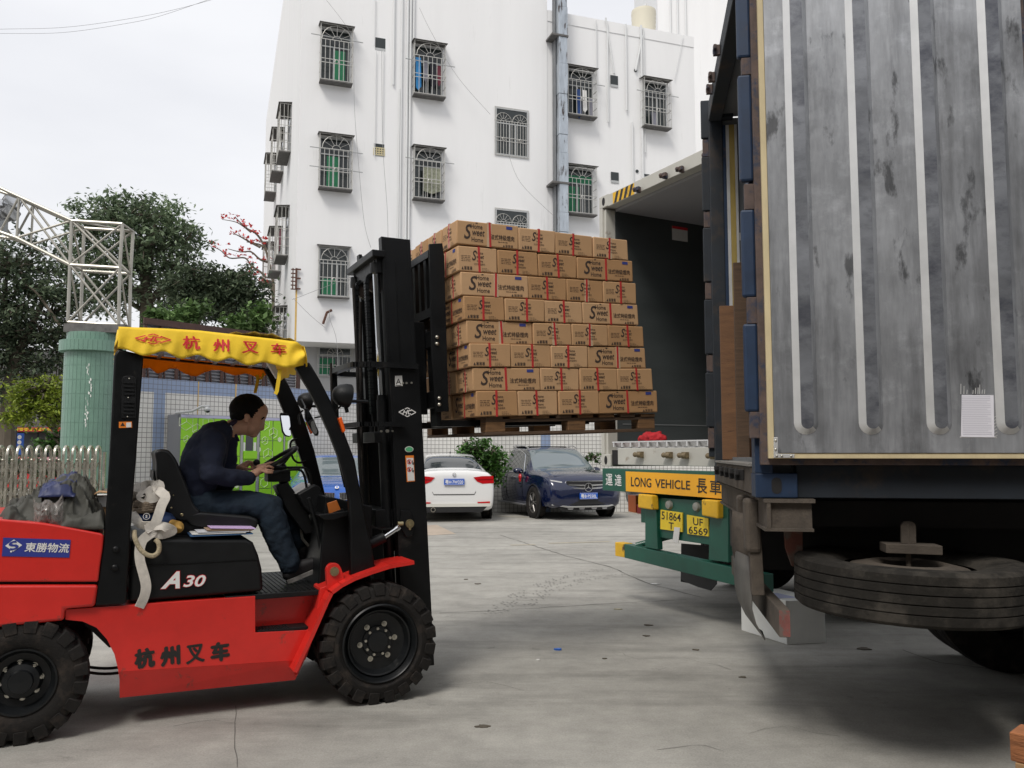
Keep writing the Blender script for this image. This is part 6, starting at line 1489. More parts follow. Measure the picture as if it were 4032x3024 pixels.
def car(name, label, loc, head, paint, st, wheels, wr, wins, ws, rw, glass=None, rimm=None, hub=5):
    c = thing(name, label, 'car', (loc[0], loc[1], 0), head, 'cars parked in the yard')
    S_ = loft(st); nh = len(ring_pts(S_[0])); body = MB(); gl = MB(); side = MB(); vs = []
    for s in S_:
        h = ring_pts(s); full = [(s[0], y, z) for y, z in h] + [(s[0], -y, z) for y, z in h[-2:0:-1]]
        vs += full
    m = len(full); bf, gf, sf = [], [], []
    for i in range(len(S_)-1):
        xm = (S_[i][0]+S_[i+1][0])/2
        for k in range(m):
            f = (i*m+k, i*m+(k+1) % m, (i+1)*m+(k+1) % m, (i+1)*m+k); kk = min(k, m-1-k)
            if 8 <= kk <= 11 and any(a < xm < b for a, b in wins): sf.append(f)
            elif kk >= 12 and (ws[0] < xm < ws[1] or rw[0] < xm < rw[1]) : gf.append(f)
            elif 13 <= kk and (ws[0] < xm < ws[1]): gf.append(f)
            else: bf.append(f)
    bf.append(tuple(range(m))); bf.append(tuple(range((len(S_)-1)*m, len(S_)*m)))
    def mk(nm, fs, m_):
        me = bpy.data.meshes.new(nm); used = sorted({i for f in fs for i in f}); mp_ = {a: b for b, a in enumerate(used)}
        me.from_pydata([vs[i] for i in used], [], [tuple(mp_[i] for i in f) for f in fs]); me.update()
        bm = bmesh.new(); bm.from_mesh(me); bmesh.ops.recalc_face_normals(bm, faces=bm.faces); bm.to_mesh(me); bm.free()
        me.materials.append(m_); o = bpy.data.objects.new(nm, me); C.objects.link(o); o.parent = c
        for p in me.polygons: p.use_smooth = True
        me.set_sharp_from_angle(angle=R(42)); return o
    mk('body', bf, paint); mk('side_window', sf, M_gls)
    half = [f for f in gf if (vs[f[0]][0] > 0)]; rest = [f for f in gf if not (vs[f[0]][0] > 0)]
    if half: mk('windscreen', half, glass or M_gls)
    if rest: mk('rear_window', rest, M_gls)
    hwm = max(s[4] for s in st)
    for x in wheels:
        for s in (-1, 1):
            MB().lathe([(0,.0),(wr+.055,.0),(wr+.055,.03),(wr+.03,.034),(wr+.03,.01),(0,.01)], (x, s*(hwm-.022), wr+.01), (0, s, 0), 40).build('wheel_arch', M_trim, c, smooth=True, ang=30)
            w_ = bpy.data.objects.new('wheel', None); C.objects.link(w_); w_.parent = c; w_.location = (x, s*(hwm-.20), wr)
            MB().lathe([(wr*.66,.21),(wr*.70,.222),(wr*.92,.222),(wr,.20),(wr,.02),(wr*.9,.0),(0,.0)], (0,0,0), (0,s,0), 40).build('tyre', M_rub, w_, smooth=True, ang=40)
            mb = MB(); mb.lathe([(wr*.66,.212),(wr*.62,.214),(wr*.60,.18)], (0,0,0), (0,s,0), 32)
            for k in range(hub):
                a = 2*pi*k/hub
                for da in (-.16, .16):
                    p, q = Vector((.06*cos(a), s*.205, .06*sin(a))), Vector((wr*.63*cos(a+da), s*.203, wr*.63*sin(a+da))); mb.tube([p, q], [.022,.013], 6)
            mb.cyl((0,s*.17,0),(0,s*.215,0),.05,.04,12); mb.build('rim', rimm or M_alloy, w_, smooth=True)
            MB().lathe([(wr*.63,.15),(0,.15)], (0,0,0), (0,s,0), 24).build('brake_disc', M_trim, w_)
    return c
def fpatch(c, poly, x0, k, th, nm, m, front=1, smooth=False, bevel=0, par=None, k4=0):
    """panel with outline (y,z) following the curved end of the car"""
    pts = []
    for i in range(len(poly)):
        a, b = poly[i], poly[(i+1) % len(poly)]; n = max(1, int(abs(b[0]-a[0])/.10))
        pts += [(a[0]+(b[0]-a[0])*j/n, a[1]+(b[1]-a[1])*j/n) for j in range(n)]
    ctr = (sum(p[0] for p in pts)/len(pts), sum(p[1] for p in pts)/len(pts))
    f = lambda y, z, d: ((x0 - k*y*y - k4*y**4 + d)*front, y, z)
    n = len(pts); vs = [f(y, z, th) for y, z in pts] + [f(y, z, -.05) for y, z in pts]
    # strip-tessellate by sorting into columns
    ys = sorted({round(p[0], 4) for p in pts})
    mb = MB(); mb.add(vs, [(i, (i+1) % n, (i+1) % n+n, i+n) for i in range(n)])
    def span(y):
        zs = []
        for i in range(n):
            (a, za), (b, zb) = pts[i], pts[(i+1) % n]
            if a == b:
                if abs(a-y) < 1e-4: zs += [za, zb]
            elif min(a, b)-1e-5 <= y <= max(a, b)+1e-5: zs.append(za+(zb-za)*(y-a)/(b-a))
        return (min(zs), max(zs)) if zs else None
    cols = [(y, span(y)) for y in ys]
    for (ya, sa_), (yb, sb_) in zip(cols, cols[1:]):
        if sa_ and sb_: mb.add([f(ya, sa_[0], th), f(yb, sb_[0], th), f(yb, sb_[1], th), f(ya, sa_[1], th)], [(0,1,2,3)])
    return mb.build(nm, m, par or c, smooth=smooth, bevel=bevel)
def mirror_patch(c, poly, *a, **k):
    for s in (1, -1): fpatch(c, [(y*s, z) for y, z in poly], *a, **k)
def plate(c, x, z, txt, front, w_=.44, h_=.14, y=0):
    p = bpy.data.objects.new('number_plate', None); C.objects.link(p); p.parent = c; p.location = (x*front, y, z); p.rotation_euler = (0, 0, R(90) if front > 0 else R(-90))
    MB().box(-w_/2, w_/2, -.008, .01, -h_/2, h_/2).build('plate', M_plb, p, bevel=.003)
    mb = MB(); put_text(mb, txt, (0, 0), h=h_*.66, w=w_*.88, v=-.0095, bold=.015); mb.build('plate_lettering', M_wht, p)
    mb = MB()
    for a in ((-w_/2+.006,w_/2-.006,h_/2-.011,h_/2-.006),(-w_/2+.006,w_/2-.006,-h_/2+.006,-h_/2+.011)): mb.flat([(a[0],a[2]),(a[1],a[2]),(a[1],a[3]),(a[0],a[3])], -.0095)
    mb.build('plate_border', M_wht, p)
# --- white saloon, seen from behind
st = [(-2.37,.46,.70,.80,.74,.62),(-2.36,.36,.82,1.00,.82,.70),(-2.33,.27,.90,1.09,.86,.74),(-2.24,.24,.95,1.115,.885,.74),(-2.0,.21,.97,1.125,.90,.72),(-1.80,.19,.975,1.135,.905,.70),(-1.45,.18,.97,1.31,.905,.61),(-1.10,.18,.96,1.43,.905,.565),(-.6,.18,.96,1.48,.905,.57),(.1,.18,.95,1.48,.905,.57),(.5,.18,.94,1.43,.90,.58),(1.2,.18,.93,1.05,.90,.72),(1.6,.18,.88,1.0,.89,.68),(2.1,.2,.78,.90,.84,.62),(2.3,.3,.66,.74,.74,.5),(2.36,.4,.55,.6,.5,.4)]
w_c = gnd(1912, 2040); hd_a = R(90+8); fwd = Vector((cos(hd_a), sin(hd_a))); rgt = Vector((sin(hd_a), -cos(hd_a)))
cc = Vector((w_c.x, w_c.y)) - fwd*(-1.33) - rgt*.80
sed = car('white_saloon', 'white saloon car parked with its tail towards the yard, plate 7W320', cc, hd_a, M_cwh, st, (-1.33, 1.35), .325, [(-1.45,-1.12),(-1.05,-.28),(-.22,.85)], (.55,1.18), (-1.74,-1.12), rimm=M_alloy)
K1 = .10
mirror_patch(sed, [(.42,.96),(.60,.985),(.855,.99),(.865,.83),(.62,.82),(.50,.87)], 2.374, .01, .012, 'tail_light', M_carr, -1, k4=.04)
mirror_patch(sed, [(.50,.915),(.845,.925),(.845,.905),(.52,.898)], 2.376, .01, .015, 'tail_light_band', mat('lamp_dark_red', (.20,.004,.006), .2), -1, k4=.04)
fpatch(sed, [(-.44,.60),(.44,.60),(.47,.66),(.47,.64),(.44,.585),(-.44,.585),(-.47,.64),(-.47,.66)], 2.376, .01, .004, 'boot_seam', M_trim, -1)
fpatch(sed, [(-.82,.40),(.82,.40),(.80,.33),(-.80,.33)], 2.378, .01, .016, 'bumper_edge', mat('bumper_white', (.62,.61,.56), .4), -1, k4=.04)
fpatch(sed, [(-.72,.33),(.72,.33),(.60,.21),(-.60,.21)], 2.37, .02, .01, 'diffuser', M_trim, -1)
mirror_patch(sed, [(.50,.43),(.78,.44),(.78,.40),(.52,.40)], 2.38, .01, .018, 'rear_reflector', M_carr, -1, k4=.04)
plate(sed, 2.40, .865, '粤H·7W320', -1)
mb = MB(); mb.lathe([(.033,0),(.040,0),(.040,.01),(.033,.01)], (-2.375,0,1.02), (-1,0,0), 24, closed=True)
for y0, z0, y1, z1 in ((-.022,.022,-.010,-.022),(-.010,-.022,0,.004),(0,.004,.010,-.022),(.010,-.022,.022,.022),(-.010,.028,0,.008),(.010,.028,0,.008)): mb.cyl((-2.388,y0,1.02+z0),(-2.388,y1,1.02+z1),.0035,n=6)
mb.build('car_emblem', M_chr2, sed)
mb = MB(); mb.lathe([(.045,0),(.05,.0),(.05,.09),(.04,.09),(.04,.02)], (-2.33,.45,.27), (-1,0,0), 20); mb.build('exhaust', M_zinc, sed, smooth=True)
mb = MB(); mb.prism([(-.9,1.475),(-1.0,1.475),(-1.02,1.52)], -.01, .01); mb.build('antenna', M_trim, sed)
for s in (1, -1):
    mb = MB(); mb.ell((.62,s*.99,1.0),(.10,.10,.065)); mb.cyl((.62,s*.88,.98),(.62,s*.95,.98),.02); mb.build('wing_mirror', M_cwh, sed, smooth=True)
shelf = MB(); shelf.ell((-1.35,.25,1.07),(.25,.28,.10)); shelf.ell((-1.3,-.28,1.08),(.2,.25,.09)); shelf.build('rear_cushion', mat('cushion', (.35,.32,.27), .9), sed, smooth=True)
# --- dark blue SUV
st = [(-2.33,.5,.85,.95,.6,.5),(-2.30,.38,.98,1.18,.82,.6),(-2.2,.30,1.03,1.42,.90,.62),(-2.0,.28,1.04,1.54,.93,.63),(-1.5,.26,1.04,1.61,.945,.65),(-.6,.25,1.03,1.645,.95,.66),(.1,.25,1.02,1.635,.95,.66),(.45,.25,1.01,1.58,.95,.66),(1.12,.25,.99,1.13,.945,.80),(1.5,.25,.98,1.10,.94,.78),(1.9,.25,.95,1.04,.93,.74),(2.12,.26,.88,.98,.90,.70),(2.22,.28,.80,.90,.86,.66),(2.29,.30,.70,.80,.80,.6),(2.33,.36,.58,.70,.70,.5),(2.345,.42,.52,.60,.6,.4)]
fl_, rl_ = gnd(2123, 2040), gnd(1985, 2006)
dirv = Vector((fl_.x-rl_.x, fl_.y-rl_.y)).normalized(); ang = atan2(dirv.y, dirv.x)+R(5); dirv = Vector((cos(ang), sin(ang))); rgt = Vector((dirv.y, -dirv.x))
cc = Vector((fl_.x, fl_.y)) - dirv*1.42 - rgt*.80
suv = car('blue_suv', 'dark navy blue SUV facing the yard between the bush and the green trailer', cc, ang, M_cnv, st, (-1.43, 1.42), .36, [(-1.95,-1.30),(-1.22,-.40),(-.34,.72)], (.47,1.10), (-2.2,-2.05), glass=M_gls2, rimm=mat('dark_alloy', (.22,.21,.20), .3, .7), hub=5)
roof = MB(); 
XF, KF = 2.345, .16
fpatch(suv, [(-.50,.86),(.50,.86),(.46,.62),(.34,.56),(-.34,.56),(-.46,.62)], XF-.03, KF, .012, 'grille', M_trim, 1)
for z, w_ in ((.765,.46),(.695,.44)):
    fpatch(suv, [(.09,z+.02),(w_,z+.028),(w_,z+.006),(.09,z-.012)], XF-.02, KF, .02, 'grille_bar', M_chr2, 1); fpatch(suv, [(-.09,z+.02),(-w_,z+.028),(-w_,z+.006),(-.09,z-.012)], XF-.02, KF, .02, 'grille_bar', M_chr2, 1)
fpatch(suv, [(-.50,.87),(.50,.87),(.50,.855),(-.50,.855)], XF-.035, KF, .02, 'grille_surround', M_chr2, 1)
mb = MB(); c0 = (XF+.005, 0, .725); mb.lathe([(.088,0),(.100,0),(.100,.02),(.088,.02)], c0, (1,0,0), 32, closed=True)
for a in (90, 210, 330):
    t = Vector((XF+.018, .092*cos(R(a)), .725+.092*sin(R(a)))); n_ = Vector((0,-sin(R(a)),cos(R(a))))*.014; o_ = Vector((XF+.018,0,.725)); mb.add([t, o_+n_, o_-n_, t+Vector((-.01,0,0)), o_+n_+Vector((-.01,0,0)), o_-n_+Vector((-.01,0,0))], [(0,1,2),(0,3,4,1),(2,5,3,0)])
mb.build('star_emblem', M_chr2, suv, smooth=True, ang=30)
mirror_patch(suv, [(.56,.80),(.60,.86),(.84,.90),(.86,.84),(.76,.72),(.62,.69)], XF-.03, .16, .01, 'headlamp', M_lit2, 1, bevel=.006, k4=.12)
mirror_patch(suv, [(.60,.845),(.83,.885),(.83,.868),(.61,.83)], XF-.02, .16, .012, 'headlamp_strip', M_wht, 1, k4=.12)
fpatch(suv, [(-.52,.50),(.52,.50),(.58,.34),(-.58,.34)], XF+.0, KF, .010, 'lower_intake', M_trim, 1)
mirror_patch(suv, [(.62,.55),(.84,.57),(.84,.40),(.66,.36)], XF+.0, .16, .008, 'side_intake', M_trim, 1, k4=.12)
for z in (.45,.51): mirror_patch(suv, [(.64,z+.012),(.84,z+.014),(.84,z-.004),(.65,z-.006)], XF+.01, .16, .008, 'intake_fin', M_cnv, 1, k4=.12)
fpatch(suv, [(-.84,.36),(-.5,.32),(.5,.32),(.84,.36),(.84,.335),(.5,.285),(-.5,.285),(-.84,.335)], XF+.01, .16, .03, 'skid_strip', M_chr2, 1, k4=.08)
fpatch(suv, [(-.7,.285),(.7,.285),(.6,.22),(-.6,.22)], XF-.05, .12, .03, 'lower_lip', M_trim, 1)
for y in (-.42,-.15,.15,.42): fpatch(suv, [(y-.07,.275),(y+.07,.275),(y+.05,.235),(y-.05,.235)], XF-.03, .12, .03, 'skid_insert', M_alloy, 1)
plate(suv, 2.375, .535, '粤B·P550L', 1)
for s in (1, -1):
    mb = MB(); mb.ell((.66,s*1.03,1.07),(.10,.12,.075)); mb.cyl((.66,s*.90,1.04),(.66,s*.98,1.04),.02); mb.build('wing_mirror', M_cnv, suv, smooth=True)
    mb = MB(); mb.tube([(-1.8,s*.60,1.58),(-1.5,s*.64,1.645),(-.5,s*.65,1.675),(.15,s*.65,1.665),(.42,s*.645,1.60)], .014, 8); mb.build('roof_rail', M_chr2, suv, smooth=True)
    mb = MB(); mb.tube([(-1.95,s*.93,1.05),(-1.0,s*.95,1.045),(.3,s*.95,1.03),(.8,s*.945,1.02)], .010, 6)
    mb.tube([(-1.95,s*.925,1.06),(-1.4,s*.80,1.42),(-.6,s*.735,1.57),(.1,s*.735,1.565),(.5,s*.77,1.45),(.8,s*.93,1.04)], .008, 6); mb.build('window_chrome', M_chr2, suv, smooth=True)
    mb = MB(); mb.box(-.95,.95,min(s*.88,s*1.02),max(s*.88,s*1.02),.27,.30); mb.build('side_step', M_alloy, suv, bevel=.004)
    for x in (-.55,.45): mb = MB(); mb.caps((x,s*.96,.90),(x+.16,s*.96,.905),.014); mb.build('door_handle', M_cnv, suv, smooth=True)
    for x in (-.37,.72): MB().box(x,x+.008,min(s*.945,s*.953),max(s*.945,s*.953),.35,1.02).build('door_seam', M_trim, suv)
mb = MB(); mb.ell((.78,-1.02,.93),(.06,.04,.07)); mb.ell((.78,-1.02,.86),(.03,.03,.06)); mb.build('red_ribbon', M_carr, suv, smooth=True)
mb = MB(); mb.add([(-1.2,-.60,1.655),(.05,-.60,1.655),(.05,.60,1.655),(-1.2,.60,1.655)], [(0,1,2,3)]); mb.build('glass_roof', M_gls, suv)
# --- bright blue estate car
st = [(-2.3,.5,.8,.9,.6,.5),(-2.27,.36,.92,1.05,.82,.62),(-2.15,.28,.95,1.25,.87,.6),(-1.9,.24,.95,1.38,.89,.6),(-1.4,.2,.95,1.44,.90,.6),(-.5,.2,.94,1.465,.905,.6),(.0,.2,.93,1.455,.905,.6),(.35,.2,.93,1.40,.905,.61),(1.02,.2,.92,1.03,.90,.76),(1.5,.2,.90,.98,.895,.72),(1.95,.22,.84,.90,.87,.68),(2.12,.24,.78,.83,.83,.62),(2.22,.28,.68,.74,.76,.54),(2.28,.35,.58,.64,.66,.45)]
a = gnd(1160, 2084); ang = R(-90+13); dirv = Vector((cos(ang), sin(ang))); rgt = Vector((dirv.y, -dirv.x)); cc = Vector((a.x, a.y)) - dirv*1.40 - rgt*.78
bmw = car('blue_estate', 'bright blue estate car facing the yard, seen behind the forklift front pillars', cc, ang, M_cbl, st, (-1.40, 1.40), .33, [(-1.9,-1.25),(-1.18,-.40),(-.34,.62)], (.37,1.0), (-2.2,-2.05), glass=M_gls2)
for s in (1, -1):
    y0 = s*.05; fpatch(bmw, [(s*.045,.74),(s*.27,.75),(s*.34,.70),(s*.33,.62),(s*.10,.60),(s*.05,.64)], 2.27, .15, .025, 'kidney_grille', M_chr2, 1)
    gk = fpatch(bmw, [(s*.06,.73),(s*.265,.74),(s*.325,.695),(s*.315,.63),(s*.105,.615),(s*.065,.645)], 2.275, .15, .027, 'grille_opening', M_trim, 1)
    for k in range(8):
        y = s*(.085+.028*k); fpatch(bmw, [(y,.735),(y+.006,.735),(y+.006,.625),(y,.625)], 2.285, .15, .025, 'grille_slat', M_alloy, 1)
    mb = MB(); mb.ell((.58,s*1.0,.98),(.10,.11,.07)); mb.cyl((.58,s*.88,.95),(.58,s*.95,.95),.02); mb.build('wing_mirror', M_cbl, bmw, smooth=True)
    mb = MB(); mb.tube([(-1.8,s*.57,1.42),(-.5,s*.60,1.50),(.2,s*.60,1.47)], .014, 8); mb.build('roof_rail', M_chr2, bmw, smooth=True)
mirror_patch(bmw, [(.40,.70),(.46,.76),(.76,.80),(.78,.72),(.60,.66),(.45,.65)], 2.27, .15, .015, 'headlamp', M_lit2, 1, k4=.15)
fpatch(bmw, [(-.55,.50),(.55,.50),(.60,.36),(-.60,.36)], 2.29, .15, .012, 'lower_intake', M_trim, 1)
mb = MB(); mb.lathe([(0,.012),(.036,.010),(.040,0)], (2.16,0,.835), (.6,0,.8), 24); e_ = mb.build('round_emblem', M_wht, bmw, smooth=True)
mb = MB(); mb.lathe([(0,.0125),(.022,.0120)], (2.161,0,.8355), (.6,0,.8), 16); mb.build('emblem_field', M_plb, e_)
mb = MB(); mb.box(.0,.05,-.5,-.30,1.05,1.15); mb.build('red_box_on_dash', M_carr, bmw)
# --- grey car mostly hidden behind the trailer
a = gnd(2480, 2015); dirv = Vector((.27,-.96)).normalized(); ang = atan2(dirv.y, dirv.x); rgt = Vector((dirv.y, -dirv.x)); cc = Vector((a.x, a.y)) - dirv*1.5 - rgt*.4 + Vector((.25, .3))
gry = car('grey_car', 'grey car mostly hidden behind the green trailer beside the navy SUV', cc, ang, M_cgr, st, (-1.40, 1.40), .33, [(-1.9,-1.25),(-1.18,-.40),(-.34,.62)], (.37,1.0), (-2.2,-2.05), glass=M_gls2)
mirror_patch(gry, [(.40,.70),(.46,.76),(.76,.80),(.78,.72),(.60,.66),(.45,.65)], 2.27, .15, .015, 'headlamp', M_lit2, 1, k4=.15)
fpatch(gry, [(-.35,.74),(.35,.74),(.32,.60),(-.32,.60)], 2.28, .15, .02, 'grille', M_trim, 1)
# ================================================================ BUILDINGS AND WALLS
BD = Frame((at(1150,1785,23.5).x, 23.5, 0), 19.2)
M_fac = mat('white_facade', (.79,.79,.79), .85, var=.035, vscale=.8, dark=(.60,.60,.59), dthr=(.60,.76), dscale=1.6, stretch=(1.6,1.6,.16))
M_pipe = mat('white_pipe', (.66,.67,.67), .6)
M_cage = mat('stainless_cage', (.50,.49,.46), .45, .4, var=.2, vscale=20)
M_win = mat('dark_window', (.018,.024,.024), .15, spec=.6)
M_cur = mat('green_curtain', (.02,.17,.08), .8, var=.25, vscale=12, stretch=(6,6,.5))
M_afr = mat('window_aluminium', (.42,.43,.43), .5, .2)
M_tin = mat('tin_cover', (.13,.125,.12), .7, .3, var=.4, vscale=9)
M_brn = mat('brown_steel', (.07,.035,.028), .7, var=.3, vscale=12)
bd = fthing('apartment_building', 'white rendered apartment block with caged windows and a steel duct down its front', 'building', BD)
uS = BD.uz(2154, 20)[0]; uE = BD.uz(2735, 300)[0]; zR = BD.uz(2237, 56)[1]; zO = BD.uz(1165, 1343)[1]
MB().box(0, uS, 0, 22, zO, 19.5).build('wall', M_fac, bd)
MB().box(uS, uE, .02, 10, zO, zR).build('wall', M_fac, bd)
MB().box(uS+.02, uE, .0, .28, zR-.35, zR+.02).build('parapet', M_fac, bd)
MB().box(.3, uE-.1, 1.2, 21, 0, zO).build('ground_floor_wall', mat('grey_render', (.42,.42,.42), .85, var=.06, vscale=2), bd)
def cage(mb, w_, h_, d, arches=1, th=.014):
    """bars of a window cage: width w_, height h_, standing d proud of the wall (towards -v)"""
    n = 7*arches if arches == 1 else 12
    for k in range(n+1):
        x = w_*k/n; top = h_*.72 if 0 < k < n else h_
        mb.box(x-th/2, x+th/2, -d-th/2, -d+th/2, 0, top)
    for z in (0, .30, .37, .72, 1.0): mb.box(-th, w_+th, -d-th*.6, -d+th*.6, h_*z-th*.6, h_*z+th*.6)
    for a in range(arches):
        cx = w_*(a+.5)/arches; r = min(w_/arches/2-.02, h_*.26); zc = h_*.72
        pts = [(cx+r*cos(pi*i/10), -d, zc+r*sin(pi*i/10)) for i in range(11)]; mb.tube(pts, th*.6, 5)
        pts = [(cx+r*.3*cos(pi*i/6), -d, zc+r*.3*sin(pi*i/6)) for i in range(7)]; mb.tube(pts, th*.5, 4)
        for i in range(1, 6): an = pi*i/6; mb.tube([(cx+r*.3*cos(an),-d,zc+r*.3*sin(an)),(cx+r*cos(an),-d,zc+r*sin(an))], th*.5, 4)
        ring = [(cx+.05*cos(2*pi*i/12), -d-.012, h_*.335+.05*sin(2*pi*i/12)) for i in range(12)]; mb.tube(ring, .010, 4, closed=True)
    if d > .05:
        for x in (0, w_):
            for z in (0, .18, .36, .54, .72, 1.0): mb.box(x-th/2, x+th/2, -d, 0, h_*z-th/2, h_*z+th/2)
            for v in (-d*.33, -d*.66): mb.box(x-th/2, x+th/2, v-th/2, v+th/2, 0, h_)
        for k in range(1, 9): x = w_*k/9; mb.box(x-th/2, x+th/2, -d, 0, -th/2, th/2)
def window(par, u, z, w_, h_, d=.30, arches=1, curtain=None, rz=0, off=(0,0), cloth=(), pole=False, M_=None):
    wn = bpy.data.objects.new('window', None); C.objects.link(wn); wn.parent = par; wn.location = (u, off[0], z); wn.rotation_euler = (0, 0, rz)
    MB().box(.03, w_-.03, -.012, .01, .03, h_-.03).build('pane', M_win, wn)
    mb = MB(); t = .035
    for x0, x1, z0, z1 in ((.02,w_-.02,.02,.02+t),(.02,w_-.02,h_-.02-t,h_-.02),(.02,.02+t,.02+t,h_-.02-t),(w_-.02-t,w_-.02,.02+t,h_-.02-t),(.03,w_-.03,h_*.66,h_*.66+t),(w_*.42,w_*.42+t,.06,h_*.655),(w_*.60,w_*.60+t,.06,h_*.655)): mb.box(x0,x1,-.03,-.0125,z0,z1)
    mb.build('window_frame', M_afr, wn)
    if curtain:
        for (a, b, c_, d_) in curtain: MB().box(w_*a, w_*b, -.018, -.0125, h_*c_, h_*d_).build('curtain', M_cur, wn)
    for (a, b, c_, d_, m) in cloth:
        mb = MB(); pts = [(w_*a, h_*d_), (w_*(a+.02), h_*c_), (w_*((a+b)/2), h_*(c_-.05)), (w_*b, h_*(c_+.03)), (w_*(b-.02), h_*d_)]
        mb.prism(pts, -d*.7, -d*.7+.02); mb.build('laundry', m, wn, bevel=.005)
    mb = MB(); cage(mb, w_, h_, d, arches); mb.build('cage', M_ or M_cage, wn)
    if d > .1:
        mb = MB(); mb.hexa([(-.05,-d-.06,h_+.01),(w_+.05,-d-.06,h_+.01),(w_+.05,0,h_+.05),(-.05,0,h_+.05)],[(-.05,-d-.06,h_+.025),(w_+.05,-d-.06,h_+.025),(w_+.05,0,h_+.07),(-.05,0,h_+.07)]); mb.build('tin_cover', M_tin, wn)
        MB().box(-.01, w_+.01, -d-.02, -.02, -.05, -.02).build('tray', M_tin, wn)
    if pole:
        mb = MB()
        for z_ in pole: mb.cyl((-.28,-d+.02,h_*z_),(w_+.30,-d+.02,h_*z_-.03),.014,n=6)
        mb.build('drying_pole', M_afr, wn)
    return wn
CB, CW_, CD, CR, CP = mat('cloth_blue',(.03,.22,.50),.8), mat('cloth_grey',(.22,.22,.26),.8), mat('cloth_dark',(.02,.02,.03),.8), mat('cloth_maroon',(.16,.03,.05),.8), mat('cloth_pattern',(.26,.27,.20),.8,var=.5,vscale=15)
wl = [(1262,1388,103,320,.30,1,[(.45,.80,.05,.62)],(),(.78,)),(1631,1753,170,374,.30,1,None,((.05,.24,.12,.70,CB),(.30,.45,.30,.66,CW_),(.52,.72,.20,.68,CD),(.75,.88,.25,.6,CR)),(.62,)),
 (1258,1387,533,740,.30,1,[(.25,.62,.05,.64)],(),(.72,.36)),(1631,1749,582,782,.30,1,None,((.30,.92,.15,.62,CP),),(.75,)),
 (1949,2081,428,616,.03,2,None,(),()),(1949,2081,825,1010,.03,2,None,(),()),
 (2235,2347,268,454,.30,1,None,((.34,.50,-.02,.55,mat('cloth_navy',(.02,.06,.2),.8)),(.54,.70,.12,.55,M_wht),(.76,.9,-.02,.4,CW_)),(.7,)),(2235,2347,655,840,.30,1,[(.06,.36,.05,.60),(.08,.95,.66,.84),(.4,.5,.1,.6)],(),()),
 (2536,2639,314,497,.30,1,None,((.3,.5,.0,.3,CW_),),(.7,)),(1254,1376,972,1167,.16,1,[(.12,.60,.05,.36)],(),())]
for x0, x1, y0, y1, d, ar, cu, cl, po in wl:
    v = -d*.8; ym = (y0+y1)/2; a = BD.uz(x0, ym, v); b = BD.uz(x1, ym, v); t = BD.uz((x0+x1)/2, y0, v); bt = BD.uz((x0+x1)/2, y1, v)
    window(bd, a[0], bt[1], b[0]-a[0], t[1]-bt[1], d, ar, cu, cloth=cl, pole=po)
a = BD.uz(1250, 1420, 1.2); b = BD.uz(1385, 1420, 1.2); z1 = BD.uz(1300, 1365, 1.2)[1]; z0 = BD.uz(1300, 1482, 1.2)[1]
window(bd, a[0], z0, b[0]-a[0], z1-z0, .04, 1, [(.05,.5,.05,.6)], off=(1.19,))
# side face: three columns of cages with trays
for (v, zs, d) in ((3.0, (11.95,8.55,5.30), .36), (6.4, (12.4,8.75,5.5), .40), (10.6, (12.9,9.2,5.6), .42)):
    for k, zc in enumerate(zs):
        w_, h_ = 1.35, 1.55
        wn = window(bd, 0, zc-.75-.0, w_, h_, d, 1, None, rz=-pi/2, off=(v+w_,), cloth=(((.3,.8,.2,.6,CR),) if (k == 1 and v == 3.0) else ()))
# vents, pipes, duct
def vent(px0, px1, y0, y1, lattice=False):
    a = BD.uz(px0, y1); b = BD.uz(px1, y0); o = MB().box(a[0], b[0], -.003, .01, a[1], b[1]).build('vent_opening', M_win, bd)
    MB().box(a[0], b[0], -.006, .004, a[1]-.03, a[1]+.05).build('vent_sill', M_afr, o)
    if lattice:
        mb = MB(); w_ = b[0]-a[0]; h_ = b[1]-a[1]
        for i in range(5):
            mb.box(a[0]+w_*i/4-.015, a[0]+w_*i/4+.015, -.02, -.004, a[1], a[1]+h_*.6)
        for j in range(4): mb.box(a[0], b[0], -.021, -.0045, a[1]+h_*.2*j, a[1]+h_*.2*j+.03)
        mb.build('lattice', mat('cream_lattice', (.55,.48,.28), .8), o)
for q in ((1477,1518,153,193),(2404,2433,300,337),(2406,2436,680,715),(2534,2558,687,700)): vent(*q)
vent(1472, 1513, 569, 610, True)
for px, py in ((2503,277),(2509,674)):
    c = BD.uz(px, py); MB().cyl((c[0],-.004,c[1]),(c[0],.02,c[1]),.055,n=20).build('vent_hole', M_win, bd)
def pipe(px, y0, y1, r=.03, m=None, nm='pipe', x2=None):
    a = BD.uz(px, y0, -.05); b = BD.uz(x2 or px, y1, -.05)
    u = a[0]; MB().cyl((u,-.05,a[1]),(b[0] if x2 else u,-.05,b[1]),r,n=8).build(nm, m or M_pipe, bd, smooth=True)
for px, y0, y1, r in ((1477,-10,180,.012),(1481,200,620,.012),(1553,-20,335,.03),(1585,-20,1000,.025),(1607,-20,1000,.035),(1619,-20,1000,.035),(1631,-20,165,.03),(1574,350,1000,.02),(2347,80,300,.02),(2391,85,480,.03),(2464,95,435,.03),(2490,480,760,.03),(2524,100,700,.04),(2534,110,600,.02),(1510,200,560,.012)): pipe(px, y0, y1, r)
pipe(2385, 70, 290, .03, x2=2418); pipe(2530, 140, 278, .03, x2=2503); pipe(2690, 140, 310, .012, x2=2655)
M_duct = mat('galvanised_duct', (.42,.46,.50), .38, .6, var=.25, vscale=3, dark=(.07,.055,.05), dthr=(.55,.62), dscale=2.2, stretch=(3,3,.6))
a, b = BD.uz(2202, 400, -.5), BD.uz(2235, 400, -.5); u0, u1 = a[0], b[0]
